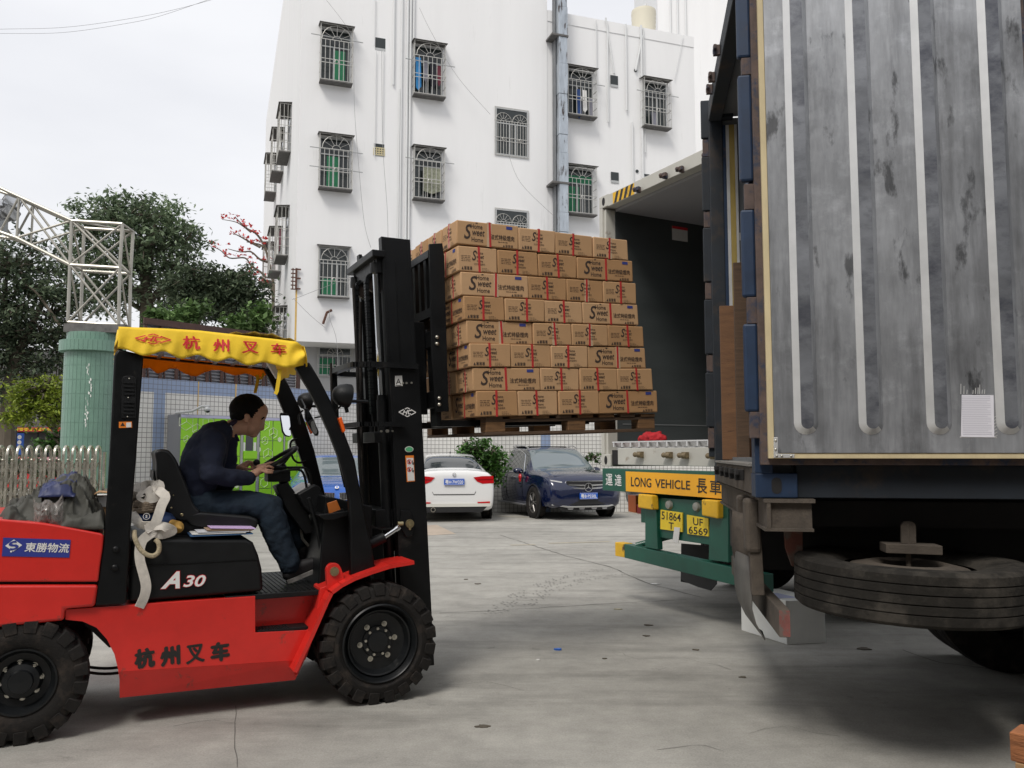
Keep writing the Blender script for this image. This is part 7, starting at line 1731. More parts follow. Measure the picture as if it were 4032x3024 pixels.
ys = [-60, 25, 140, 248, 368, 455, 528, 600, 605+115, 835, 912, 1000]
for i in range(len(ys)-1):
    z1, z0 = BD.uz(2215, ys[i], -.5)[1], BD.uz(2215, ys[i+1], -.5)[1]; k = .012*(i % 2)
    MB().box(u0-k, u1+k, -.5-k, -.03, z0+.004, z1-.004).build('duct', M_duct, bd, bevel=.004)
    if i in (1, 7): MB().box(u0-.25, u1+.03, -.53, -.0, z0-.03, z0+.03).build('duct_bracket', M_tin, bd)
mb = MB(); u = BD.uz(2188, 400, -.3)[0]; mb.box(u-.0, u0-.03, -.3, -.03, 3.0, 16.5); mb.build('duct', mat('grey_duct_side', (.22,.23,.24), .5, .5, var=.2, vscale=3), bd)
# rusty sign bracket on the corner and its stain
M_rs = mat('rust_iron', (.10,.045,.03), .85, var=.3, vscale=15)
c0 = BD.uz(1140, 1055); mb = MB()
z1, z0 = BD.uz(1150, 1055, -.05)[1], BD.uz(1150, 1140, -.05)[1]
mb.box(-.02,.03,-.08,-.03,z0,z1)
for z in (z1-.03, (z1+z0)/2+.02, z0+.03): mb.box(.0, BD.uz(1184, 1100, -.05)[0], -.08, -.05, z-.02, z+.02)
mb.build('sign_bracket', M_rs, bd); mb = MB()
for k in range(6): mb.box(-.14,-.02,-.06,-.03,z0+(z1-z0)*k/5.5,z0+(z1-z0)*k/5.5+.03)
mb.box(-.10,-.07,-.06,-.03,z0,z1); mb.build('sign_bracket', M_rs, bd)
MB().prism([(-.004,zO),(.05,zO),(.045,z0),(-.002,z0)], -.0015, .0).build('rust_stain', mat('rust_stain', (.62,.40,.12), .9, var=.2, vscale=4), bd)
a, b = BD.uz(1272, 1275, -.1), BD.uz(1290, 1220, -.1); MB().tube([(a[0],-.1,a[1]),(b[0]-.02,-.1,b[1]-.08),(b[0]+.12,-.1,b[1])], .04, 6).build('lamp_stub', M_rs, bd)
def wire(F, pts, v, r=.006, nm='cable', par=None, n=6):
    return MB().tube(spline([F.p3(x, y, v) for x, y in pts], n), r, 4).build(nm, mat('cable_grey', (.30,.30,.30), .7), par)
for pts in ([(1285,0),(1340,70),(1375,120)],[(1155,1175),(1220,1240),(1280,1290)],[(1392,170),(1395,400),(1405,560),(1432,860),(1460,975)],[(1503,200),(1507,560),(1525,830),(1528,990)],[(1651,30),(1700,130),(1800,300),(1930,450)],[(2000,600),(2050,720),(2180,850)],[(1700,1000),(1600,1010),(1150,1180)],[(1297,1220),(1300,1260),(1325,1340),(1330,1480)]): wire(BD, pts, -.35, .006, par=bd)
# building and tank behind on the right
wb = thing('rear_building', 'plain white rendered building standing behind the caged apartment block', 'building', (at(2590,100,42).x, 42, 0))
wE = (at(3400,100,42)-at(2590,100,42)).x
MB().box(0, wE, 0, 8, 0, 30).build('wall', M_fac, wb)
for k, px in enumerate((2640, 2668, 2700)): u = (at(px,100,42)-at(2590,100,42)).x; MB().cyl((u,-.06,10),(u,-.06,29),.05,n=8).build('pipe', M_pipe, wb)
tk = BD; c = BD.uz(2535, 108, 1.5)
wt = bpy.data.objects.new('water_tank', None); C.objects.link(wt); wt.location = BD.o + BD.e*c[0] + BD.n*1.5 + Vector((0,0,zR)); tag(wt, 'cream ribbed plastic water tank on the roof of the apartment block', 'water tank')
hT = BD.uz(2535, 35, 1.5)[1]-zR; rT = (BD.uz(2580, 70, 1.5)[0]-BD.uz(2491, 70, 1.5)[0])/2
pr = [(0,0),(rT*.8,0)]
for k in range(9): z = hT*.05+hT*.85*k/9; pr += [(rT*(.84+.012*k),z),(rT*(.88+.012*k),z+hT*.04)]
pr += [(rT*.95,hT*.93),(0,hT*1.02)]
MB().lathe(pr, (0,0,0), (0,0,1), 40).build('tank', mat('cream_tank', (.66,.62,.50), .6), wt, smooth=True, ang=25)
MB().cyl((0,0,hT),(.1,0,hT*1.12),.03).build('inlet_pipe', M_pipe, wt)
# -------- tiled walls
def tile_mat(name, col, grout, w=.1, h=.1, ms=.006, rnd=.04):
    m = bpy.data.materials.new(name); MATS[name] = m; m.use_nodes = True; nt = m.node_tree; N = nt.nodes; L = nt.links; b = N['Principled BSDF']
    tc = N.new('ShaderNodeTexCoord'); sx = N.new('ShaderNodeSeparateXYZ'); cx = N.new('ShaderNodeCombineXYZ'); ad = N.new('ShaderNodeMath'); ad.operation = 'ADD'
    L.new(tc.outputs['Object'], sx.inputs[0]); L.new(sx.outputs[0], ad.inputs[0]); ad.inputs[1].default_value = 0; L.new(ad.outputs[0], cx.inputs[0]); L.new(sx.outputs[2], cx.inputs[1])
    br = N.new('ShaderNodeTexBrick'); br.offset = 0; br.squash = 1; br.inputs['Scale'].default_value = 1; br.inputs['Mortar Size'].default_value = ms; br.inputs['Mortar Smooth'].default_value = .1
    br.inputs['Brick Width'].default_value = w; br.inputs['Row Height'].default_value = h; br.inputs['Color1'].default_value = (*col, 1); br.inputs['Color2'].default_value = (*[c*(1-rnd) for c in col], 1); br.inputs['Mortar'].default_value = (*grout, 1)
    L.new(cx.outputs[0], br.inputs[0])
    nz = N.new('ShaderNodeTexNoise'); nz.inputs['Scale'].default_value = 1.4; nz.inputs['Detail'].default_value = 6; L.new(tc.outputs['Object'], nz.inputs[0])
    mr = N.new('ShaderNodeMapRange'); mr.inputs[1].default_value = .3; mr.inputs[2].default_value = .7; mr.inputs[3].default_value = .9; mr.inputs[4].default_value = 1.05; L.new(nz.outputs[0], mr.inputs[0])
    vm = N.new('ShaderNodeVectorMath'); vm.operation = 'SCALE'; L.new(br.outputs[0], vm.inputs[0]); L.new(mr.outputs[0], vm.inputs['Scale']); L.new(vm.outputs[0], b.inputs['Base Color']); b.inputs['Roughness'].default_value = .3
    return m
M_tw = tile_mat('white_wall_tile', (.66,.65,.62), (.20,.19,.18)); M_tb = tile_mat('blue_wall_tile', (.25,.32,.47), (.15,.16,.19)); M_tgr = tile_mat('green_pillar_tile', (.15,.35,.25), (.26,.42,.34), .075, .26, .005, .15)
AF = Frame((at(556,1785,17).x, 17, 0), 51)
aw = fthing('tiled_wall', 'white tiled boundary wall with a blue band behind the green parcel lockers', 'wall', AF)
zt = AF.uz(600, 1489)[1]; zbd = AF.uz(600, 1543)[1]; uEnd = 5.62
MB().box(-1.3, uEnd, 0, .22, 0, zbd-.001).build('tiling', M_tw, aw)
MB().box(-1.3, uEnd, -.002, .222, zbd, zt).build('blue_band', M_tb, aw)
a, b = AF.uz(601, 1700)[0], AF.uz(646, 1700)[0]
MB().box(a, b, -.003, .0, 0, zbd).build('blue_stripe', M_tb, aw)
for px, w_ in ((927,.03),(780,.02)):
    u = AF.uz(px, 1520)[0]; MB().prism([(u,zt-.9),(u+w_*.5,zt-.9),(u+w_,zt),(u,zt)], -.0045, -.0035).build('rust_stain', MATS['rust_stain'], aw)
WB = Frame((AF.o + AF.e*uEnd)[:], 0); WB.o.z = 0; WB = Frame((WB.o.x, WB.o.y, 0), 0)
bw = fthing('tiled_wall', 'long white tiled boundary wall behind the parked cars', 'wall', WB)
MB().box(.0, 16, 0.01, .25, 0, zt-.03).build('tiling', M_tw, bw)
MB().box(.0, 16, 0.006, .252, zbd, zt).build('blue_band', M_tb, bw)
a, b = WB.uz(2129, 1730)[0], WB.uz(2167, 1730)[0]; MB().box(a, b, .004, .009, 0, zbd).build('blue_stripe', M_tb, bw)
mb = MB()
for k in range(60): x = .2*k+.3; mb.tube([(x,.1,zt),(x+.05,.08,zt+.12),(x+.1,.12,zt+.05),(x+.2,.1,zt+.14)], .004, 4)
mb.build('barbed_wire', M_tin, bw)
# corrugated shed above the wall
sh_ = fthing('corrugated_shed', 'grey corrugated metal shed with brown posts above the tiled wall', 'shed', AF)
V_ = .9
tl, tr_, bl, br_ = AF.uz(568,1256,V_), AF.uz(1035,1345,V_), AF.uz(568,1478,V_), AF.uz(1035,1550,V_)
far_ = AF.uz(1165,1430,V_)
mb = MB(); nn = 22; vs = []
zb0, zb1 = min(bl[1], br_[1])-.2, tl[1]
for i in range(nn*4+1):
    z = zb0 + (zb1-zb0)*i/(nn*4); v = V_ + .022*sin(i*pi/2); zl_ = z
    vs += [(tl[0], v, z), (tr_[0], v, z)]
mb.add(vs, [(2*i,2*i+1,2*i+3,2*i+2) for i in range(nn*4)])
mb.build('corrugated_sheet', mat('grey_sheet', (.27,.27,.29), .5, .2, var=.15, vscale=5), sh_, smooth=True)
MB().box(tl[0]-.05, tr_[0]+.05, V_-.10, V_-.05, zb1-.12, zb1+.02).build('fascia', M_brn, sh_)
for i in range(9):
    u = tl[0] + (tr_[0]-tl[0])*i/8; MB().box(u-.03, u+.03, V_-.09, V_-.03, zb0, zb1-.125).build('post', M_brn, sh_)
    MB().tube([(u+.12,V_-.06,zb0+.2),(u+.04,V_-.06,zb0+.95)], .02, 4).build('brace', M_brn, sh_)
MB().box(tl[0]-.1, tr_[0]+.3, V_-.12, V_-.055, zb0+.18, zb0+.24).build('rail', M_brn, sh_)
mb = MB(); vs = []; zf_ = far_[1]
for i in range(61):
    z = zb0 + (zf_-zb0)*i/60; v = V_ + .022*sin(i*pi/2); vs += [(tr_[0]+.06, v, z), (far_[0], v, z)]
mb.add(vs, [(2*i,2*i+1,2*i+3,2*i+2) for i in range(60)]); mb.build('corrugated_sheet', MATS['grey_sheet'], sh_, smooth=True)
MB().box(far_[0], far_[0]+.08, V_-.09, V_-.02, zb0, zf_+.1).build('post', M_brn, sh_)
# parcel lockers
LK = .55
lk = fthing('parcel_locker', 'bright green parcel locker bank with white cube outlines and a grey end panel', 'parcel locker', AF)
M_lg = mat('locker_green', (.28,.62,.02), .45, var=.03, vscale=3); M_lgy = mat('locker_grey', (.20,.205,.22), .5); M_llil = mat('locker_header', (.46,.46,.60), .5)
u0 = AF.uz(708, 1800, -LK)[0]; u1 = AF.uz(1205, 1800, -LK)[0]; z1 = AF.uz(708, 1630, -LK)[1]; zg = AF.uz(708, 1643, -LK)[1]
MB().box(u0, u1, -LK+.01, -.02, .0, z1).build('cabinet', M_lgy, lk, bevel=.004)
MB().box(u0+.005, u1, -LK-.004, -LK+.008, zg, z1-.01).build('header', M_llil, lk)
cols = [708, 775, 834, 0, 948, 955, 1018, 1019, 1073, 1118, 1124, 1170, 1205]
cl_ = [(708,774),(776,836),(838,892),(894,944),(1022,1071),(1073,1114),(1121,1168),(1170,1205)]
hexes = MB()
for ci, (a, b) in enumerate(cl_):
    ua, ub = AF.uz(a, 1800, -LK)[0], AF.uz(b, 1800, -LK)[0]; zs = [zg]; rows_ = [.42,.32,.22,.22,.22,.22,.22,.22]
    for h_ in rows_:
        zz_ = zs[-1]-h_*zg/2.06; MB().box(ua+.006, ub-.006, -LK-.006, -LK+.007, zz_+.006, zs[-1]-.006).build('locker_door', M_lg, lk); zs.append(zz_)
for a, b in ((945,955),(1009,1019),(1115,1120)):
    ua, ub = AF.uz(a, 1800, -LK)[0], AF.uz(b, 1800, -LK)[0]; MB().box(ua, ub, -LK-.012, -LK+.006, .05, zg).build('mullion', mat('locker_mullion', (.35,.36,.33), .4, .4), lk)
ua, ub = AF.uz(957, 1800, -LK)[0], AF.uz(1008, 1800, -LK)[0]
MB().box(ua, ub, -LK-.006, -LK+.007, .05, zg).build('control_panel', M_lg, lk)
s0, s1 = AF.uz(966, 1775, -LK), AF.uz(996, 1715, -LK); MB().box(s0[0], s1[0], -LK-.012, -LK-.0065, s0[1], s1[1]).build('screen', mat('screen_grey', (.05,.05,.055), .3), lk)
s0, s1 = AF.uz(997, 1775, -LK), AF.uz(1008, 1742, -LK); MB().box(s0[0], s1[0], -LK-.010, -LK-.0065, s0[1], s1[1]).build('notice', M_stick, lk)
s0, s1 = AF.uz(957, 1775, -LK), AF.uz(965, 1742, -LK); MB().box(s0[0], s1[0], -LK-.010, -LK-.0065, s0[1], s1[1]).build('notice', M_stick, lk)
s0, s1 = AF.uz(957, 1806, -LK), AF.uz(1008, 1778, -LK); MB().box(s0[0], s1[0], -LK-.05, -LK-.0065, s0[1], s1[1]).build('counter', M_lg, lk)
def hexo(px, py, r, mb, kind=0):
    c = AF.uz(px, py, -LK-.008); k = Vector((.9, 1.0)); r *= .82; pt = [(c[0]+r*cos(R(30+60*i))*.95, -LK-.008, min(c[1]+r*sin(R(30+60*i)), zg-.012)) for i in range(6)]
    mb.tube(pt, .0055, 4, closed=True)
    if kind: 
        for i in (0, 2, 4): mb.tube([(c[0]+.01,-LK-.008,c[1]), pt[(i+1) % 6]], .0055, 4)
for px, py, r, kd in ((733,1660,.22,1),(775,1690,.14,1),(736,1730,.10,1),(820,1665,.18,1),(860,1700,.12,0),(913,1808,.10,1),(905,1760,.15,1),(920,1850,.10,1),(1040,1665,.20,1),(1076,1705,.15,1),(1043,1735,.11,1),(1055,1790,.17,1),(890,1920,.14,1),(1040,1900,.13,0),(1080,1880,.12,1),(1090,1950,.1,1)): hexo(px, py, r, hexes, kd)
hexes.build('cube_pattern', mat('pattern_white', (.66,.74,.50), .5), lk)
mb = MB()
for px, py in ((1101,1731),(1020,1770),(932,1912)): c = AF.uz(px, py, -LK-.009); mb.flat([(c[0]+.055*cos(R(60*i+30)), c[1]+.06*sin(R(60*i+30))) for i in range(6)], -LK-.0095)
c = AF.uz(1153, 1755, -LK); mb.flat([(c[0]+.17*cos(R(60*i+30)), c[1]+.19*sin(R(60*i+30))) for i in range(6)], -LK-.0095)
put_text(mb, 'ELE', AF.uz(1148, 1673, -LK), h=.10, w=.22, v=-LK-.0095, bold=.02); put_text(mb, 'D.T', AF.uz(1152, 1690, -LK), h=.10, w=.22, v=-LK-.0095, bold=.02); put_text(mb, 'RVIC', AF.uz(1155, 1706, -LK), h=.10, w=.28, v=-LK-.0095, bold=.02); put_text(mb, 'HIVE', AF.uz(1178, 1770, -LK), h=.09, w=.30, v=-LK-.0098, bold=.02)
mb.build('locker_lettering', MATS['pattern_white'], lk)
mb = MB()
for k in range(6): z = c[1]+.09-.035*k; w_ = .10*sqrt(max(.05, 1-((k-2.5)/3.2)**2)); mb.flat([(c[0]-w_,z),(c[0]+w_,z),(c[0]+w_,z+.018),(c[0]-w_,z+.018)], -LK-.0115)
mb.build('locker_logo', M_blkp, lk)
mb = MB(); a = AF.uz(690, 1625, -LK+.1); b = AF.uz(757, 1608, -LK-.25); mb.tube([(a[0],-LK+.1,z1+.02),(a[0]+.25,-LK-.1,z1+.06),(a[0]+.40,-LK-.2,z1+.16),(a[0]+.55,-LK-.25,z1+.17)], .025, 6); c_ = (a[0]+.50,-LK-.25,z1+.10); mb.ell(c_, (.07,.07,.06)); mb.build('camera_arm', M_afr, lk, smooth=True)
MB().ell((c_[0],c_[1]-.02,c_[2]-.03), (.045,.045,.04)).build('camera_dome', M_win, lk, smooth=True)
# green tiled gate pillar with the steel truss on it
GPY = 15.0; gc = at(349, 1785, GPY); rC = 95/3300*GPY*1.06
gp = thing('gate_pillar', 'round gate pillar clad in pale green tiles with chipped joints', 'pillar', (gc.x, GPY, 0))
zc0 = at(340, 1378, GPY-rC).z; zc1 = at(340, 1335, GPY-rC).z; zc2 = at(340, 1302, GPY-rC).z
def cyl_tiles(r, z0, z1, nm, par, w=.075, h=.26, off=0):
    """tile cladding as real shallow tiles round the shaft"""
    mb = MB(); n = int(2*pi*r/w); nz_ = max(1, int(round((z1-z0)/h))); dz = (z1-z0)/nz_; g = .0025
    for i in range(n):
        a0, a1 = 2*pi*i/n + g/r, 2*pi*(i+1)/n - g/r
        for j in range(nz_):
            za, zb_ = z0+dz*j+g, z0+dz*(j+1)-g; mb.add([(r*cos(a0),r*sin(a0),za),(r*cos(a1),r*sin(a1),za),(r*cos(a1),r*sin(a1),zb_),(r*cos(a0),r*sin(a0),zb_)], [(0,1,2,3)])
    return mb.build(nm, M_gt, par)
M_gt = mat('green_tile', (.16,.275,.215), .35, var=.12, vscale=3.5)
M_grt = mat('tile_joint', (.22,.36,.29), .9)
MB().cyl((0,0,0),(0,0,zc0),rC-.006,n=64).build('shaft', M_grt, gp, smooth=True)
cyl_tiles(rC, 0, zc0-.01, 'shaft_tiles', gp)
MB().cyl((0,0,zc0),(0,0,zc1),rC*1.18,n=64).build('cap', M_grt, gp, smooth=True); cyl_tiles(rC*1.18+.006, zc0, zc1, 'cap_tiles', gp, .075, .3)
MB().cyl((0,0,zc1),(0,0,zc2),rC*.93,n=64).build('cap_top', M_grt, gp, smooth=True); cyl_tiles(rC*.93+.006, zc1, zc2, 'cap_top_tiles', gp, .075, .3)
mb = MB(); rj = random.Random(6)
for (px, py0, py1, w_) in ((345,1430,1475,.012),(352,1485,1560,.03),(340,1560,1640,.010),(338,1620,1660,.03),(336,1660,1680,.012)):
    p0 = at(px, py0, GPY-rC); p1 = at(px, py1, GPY-rC)
    a = atan2(-1, (p0.x-gc.x)/rC*1.0); n = 7
    for k in range(n):
        z = p0.z+(p1.z-p0.z)*k/n; z2 = p0.z+(p1.z-p0.z)*(k+1)/n; x = (p0.x-gc.x)+rj.uniform(-.02,.02); ww = w_*rj.uniform(.15,.8)
        y = -sqrt(rC*rC-x*x)-.003; mb.add([(x-ww,y,z),(x+ww,y,z2+.02),(x+ww*.7,y,z2-.02),(x-ww*.8,y,z2)], [(0,1,2,3)])
mb.build('chipped_joint', mat('white_plaster', (.70,.72,.68), .9), gp)
# truss
M_ss = mat('stainless_tube', (.40,.385,.34), .38, .6, var=.15, vscale=4)
TF = Frame((gc.x, GPY, 0), 6)
ts = fthing('truss_arch', 'stainless steel lattice truss arch standing on the green gate pillar', 'truss', TF)
def zp(x, y, v): return Vector(TF.p3(x/1.659, 600+y/1.659, v))
F0, F1 = -.25, .25
def pair(a, b): 
    return a, b
mb = MB(); r1, r2 = .031, .021
def seg(a, b, r): mb.cyl(a, b, r, n=8)
nodesF = {k: zp(*p, F0) for k, p in dict(tl=(468,447), tr=(800,468), ml=(457,735), mr=(782,755), bl=(443,1108), br=(775,1128), al0=(-320,120), al1=(0,232), al2=(125,290), bl0=(-320,470), bl1=(0,520), bl2=(108,558)).items()}
nodesB = {k: v + Vector((.02, F1-F0, 0)) for k, v in nodesF.items()}
for D in (nodesF, nodesB):
    for a, b in (('tl','tr'),('tl','ml'),('ml','bl'),('tr','mr'),('mr','br'),('ml','mr'),('bl','br'),('al0','al1'),('al1','al2'),('al2','tl'),('bl0','bl1'),('bl1','bl2'),('bl2','ml')): seg(D[a], D[b], r1)
    for a, b in (('tl','mr'),('tr','ml'),('ml','br'),('mr','bl'),('al2','bl2'),('al2','ml'),('bl2','tl'),('al0','bl1'),('al2','bl1'),('al1','bl0')): seg(D[a], D[b], r2)
for k in nodesF: seg(nodesF[k], nodesB[k], r2)
for a, b in (('tl','ml'),('ml','bl'),('tr','mr'),('mr','br'),('al2','tl'),('bl2','ml'),('bl','br'),('tl','tr')): seg(nodesF[a], nodesB[b], r2*.8)
mb.build('lattice', M_ss, ts, smooth=True)
bp = (nodesF['bl']+nodesB['br'])/2
MB().box(nodesF['bl'].x-.05, nodesF['br'].x+.12, F0-.05, F1+.1, zc2+.0, nodesF['bl'].z-.03).build('base_plate', M_tin, ts)
for i, (x, y) in enumerate(((15,340),(80,330),(70,395),(25,410),(10,480))):
    fl2 = thing('floodlight', ['grey floodlight hung highest at the left end of the truss','grey floodlight at the right end of the truss lamp cluster','grey floodlight below the right one in the truss lamp cluster','grey floodlight in the middle of the truss lamp cluster','lowest grey floodlight under the truss lamp cluster'][i], 'floodlight', TF.o + TF.e*zp(x,y,.0).x + TF.n*0 + Vector((0,0,zp(x,y,0).z)), TF.a)
    fl2.rotation_euler = (R(20*i-30), R(15*i), R(30*i))
    MB().box(-.14,.14,-.05,.05,-.10,.10).build('housing', mat('lamp_grey', (.20,.205,.21), .5, .4), fl2, bevel=.02)
    MB().box(-.12,.12,-.056,-.051,-.08,.08).build('lamp_glass', M_lit2, fl2); MB().tube([(-.16,0,0),(-.16,.1,.14),(.16,.1,.14),(.16,0,0)], .01, 5).build('yoke', M_tin, fl2)
# retractable gate
GT = Frame((at(391,1785,13.0).x, 13.0, 0), 14)
gate = fthing('retractable_gate', 'folding stainless steel gate with rounded hoops beside the green pillar', 'gate', GT)
M_gs = mat('gate_steel', (.52,.49,.42), .25, .8, var=.3, vscale=8, dark=(.20,.16,.12), dthr=(.55,.7), dscale=9)
hoops = [391, 361, 331, 299, 264, 228, 192, 156, 118, 80, 42, 4, -36]
for k, px in enumerate(hoops):
    u = GT.uz(px-14, 1785, 0)[0]; ztop = 1.47 + .12; d = .22
    pts = [(u,0,.06)] + [(u,0,ztop-.16)] + [(u+.02*(1-cos(pi*i/8))/2, .0+d*(1-cos(pi*i/8))/2, ztop-.14+.14*sin(pi*i/8)) for i in range(0, 9)] + [(u+.02,d,.06)]
    MB().tube(pts, .021, 8).build('hoop', M_gs, gate, smooth=True)
    if k < len(hoops)-1:
        u2 = GT.uz(hoops[k+1]-14, 1785, 0)[0]; mb = MB(); um = (u+u2)/2
        for v in (.03, .19):
            mb.box(um-.018, um+.018, v-.006, v+.006, .08, 1.36)
            for z0, z1 in ((.12,.55),(.55,1.0),(.98,1.34)):
                for a, b in ((u,um),(u2,um)):
                    mb.tube([(a, v, z0), (b, v, (z0+z1)/2), (a, v, z1)], .009, 5)
        for z in (.34,.78,1.12): mb.cyl((um,.0,z),(um,.22,z),.014,n=8)
        mb.ell((um,.03,1.38),(.024,.024,.02)); mb.build('lattice', M_gs, gate, smooth=True)
u = GT.uz(412, 1785, 0)[0]; mb = MB(); mb.box(u-.02,u+.02,-.02,.02,0,1.5); mb.box(u+.07,u+.11,-.02,.02,0,1.5); mb.box(u-.02,u+.11,-.02,.02,.9,.94); gpst = mb.build('end_post', M_gs, gate)
# things far behind the gate
shop = thing('shop_front', 'dark shop front with a red and yellow sign across the street behind the gate', 'shop', (at(-250,1700,38).x, 38, 0))
wS = (at(300,1700,38)-at(-250,1700,38)).x
MB().box(0, wS, 0, 6, 0, at(100,1702,38).z).build('wall', mat('shop_dark', (.018,.022,.026), .5), shop)
zs0, zs1 = at(100,1700,38).z, at(100,1684,38).z
MB().box(0, wS, -.4, 0, zs0, zs1).build('sign_board', mat('sign_red', (.35,.015,.012), .6), shop)
mb = MB()
for k in range(12): x = (at(10+18*k,1700,38)-at(-250,1700,38)).x; mb.box(x, x+.12, -.42, -.401, zs0+.04, zs1-.03); mb.box(x-.04, x+.14, -.42, -.401, (zs0+zs1)/2, (zs0+zs1)/2+.03)
mb.build('sign_lettering', mat('sign_yellow', (.75,.5,.03), .6), shop)
MB().box(0, wS, .01, 5, zs1, zs1+3.5).build('upper_wall', mat('shop_upper', (.10,.10,.10), .8), shop)
for px in (30, 120, 160, 215): x = (at(px,1700,38)-at(-250,1700,38)).x; MB().box(x, x+.35, -.05, .0, 0, zs0-.02).build('pier', mat('pier_dark', (.03,.03,.03), .7), shop)
rbn = thing('red_banner', 'red banner with a grey pole at the far left edge', 'banner', (at(6,1640,24).x, 24, 0))
z0, z1 = at(6,1675,24).z, at(6,1608,24).z; MB().box(-.12,.11,0,.03,z0,z1).build('banner', M_redp, rbn); MB().cyl((-.0,-.06,0),(-.0,-.06,z1+.3),.06).build('pole', M_afr, rbn)
bsn = thing('blue_sign', 'blue upright street sign with white round marks behind the gate', 'sign', (at(79,1740,26).x, 26, 0))
z0, z1 = at(79,1790,26).z, at(79,1706,26).z; MB().box(-.10,.10,0,.04,z0,z1).build('panel', M_plb, bsn)
mb = MB()
for z in (z1-.12, z1-.28): mb.lathe([(0,-.003),(.065,-.003)], (-.02,0,z), (0,1,0), 16)
mb.build('mark', M_wht, bsn); MB().cyl((-.16,.02,0),(-.16,.02,z1+.5),.04).build('post', M_tin, bsn)
rcar = thing('red_car', 'small red car far behind the gate', 'car', (at(118,1785,30).x, 30, 0)); 
MB().prism(rounded([(-1.9,.25),(1.9,.25),(1.95,.75),(1.0,.9),(.6,1.35),(-.9,1.38),(-1.4,.95),(-1.95,.85)],.12), -.8, .8).build('body', M_carr, rcar, bevel=.08)
MB().prism([(-.85,.95),(.9,.95),(.5,1.27),(-.75,1.3)], -.82, .82).build('window', M_gls, rcar)
for x in (-1.2, 1.2): MB().cyl((x,-.82,.32),(x,.82,.32),.32).build('wheel', M_rub, rcar)
kb = struct(MB().box(-40, at(430,1785,20).x, 24, 40, 0.0, .12).build('pavement', M_con))
# kerb planter strip seen through the gate
lw = thing('planter_wall', 'low grey planter wall behind the folding gate', 'wall', (at(-100,1785,17.5).x, 17.5, 0))
MB().box(0, 3.3, 0, .25, 0, .62).build('wall', M_mud, lw); MB().box(-.02, 3.32, -.03, .28, .62, .68).build('coping', M_con, lw)
# power cables across the sky
for i, (pts, lb) in enumerate((([(-80,122),(0,115),(250,108),(500,75),(700,35),(900,-20)],'thin power cable across the sky, the upper one'),([(-80,135),(0,132),(250,128),(500,92),(640,60),(860,-15)],'thin power cable across the sky, the lower one'))):
    cb = MB().tube(spline([at(x, y, 45) for x, y in pts], 6), .012, 4).build('power_cable', mat('cable_pale', (.35,.35,.36), .7)); tag(cb, lb, 'cable', 'power cables')
# ================================================================ TREES
def leaf_mat(name, a, b, c=None):
    m = bpy.data.materials.new(name); m.use_nodes = True; nt = m.node_tree; N = nt.nodes; L = nt.links; p = N['Principled BSDF']
    g = N.new('ShaderNodeNewGeometry'); cr = N.new('ShaderNodeValToRGB'); cr.color_ramp.elements[0].color = (*a, 1); cr.color_ramp.elements[1].color = (*b, 1)
    L.new(g.outputs['Random Per Island'], cr.inputs[0])
    tc = N.new('ShaderNodeTexCoord'); nz = N.new('ShaderNodeTexNoise'); nz.inputs['Scale'].default_value = .9; nz.inputs['Detail'].default_value = 2; L.new(tc.outputs['Object'], nz.inputs[0])
    mr = N.new('ShaderNodeMapRange'); mr.inputs[1].default_value = .35; mr.inputs[2].default_value = .65; mr.inputs[3].default_value = .65; mr.inputs[4].default_value = 1.35; L.new(nz.outputs[0], mr.inputs[0])
    vm = N.new('ShaderNodeVectorMath'); vm.operation = 'SCALE'; L.new(cr.outputs[0], vm.inputs[0]); L.new(mr.outputs[0], vm.inputs['Scale']); L.new(vm.outputs[0], p.inputs['Base Color']); p.inputs['Roughness'].default_value = .55; p.inputs['Specular IOR Level'].default_value = .35
    tr = N.new('ShaderNodeBsdfTranslucent'); L.new(vm.outputs[0], tr.inputs[0]); ms = N.new('ShaderNodeMixShader'); ms.inputs[0].default_value = .25; L.new(p.outputs[0], ms.inputs[1]); L.new(tr.outputs[0], ms.inputs[2])
    out = [n for n in N if n.type == 'OUTPUT_MATERIAL'][0]; L.new(ms.outputs[0], out.inputs[0]); return m
M_bark = mat('bark', (.12,.10,.075), .95, var=.35, vscale=5, stretch=(1,1,.3))
M_lf1 = leaf_mat('dark_leaves', (.040,.063,.040), (.15,.19,.115)); M_lf2 = leaf_mat('mid_leaves', (.075,.115,.068), (.26,.33,.20)); M_lf3 = leaf_mat('yellow_leaves', (.11,.17,.015), (.30,.36,.05)); M_lf4 = leaf_mat('bush_leaves', (.03,.09,.015), (.11,.24,.05))
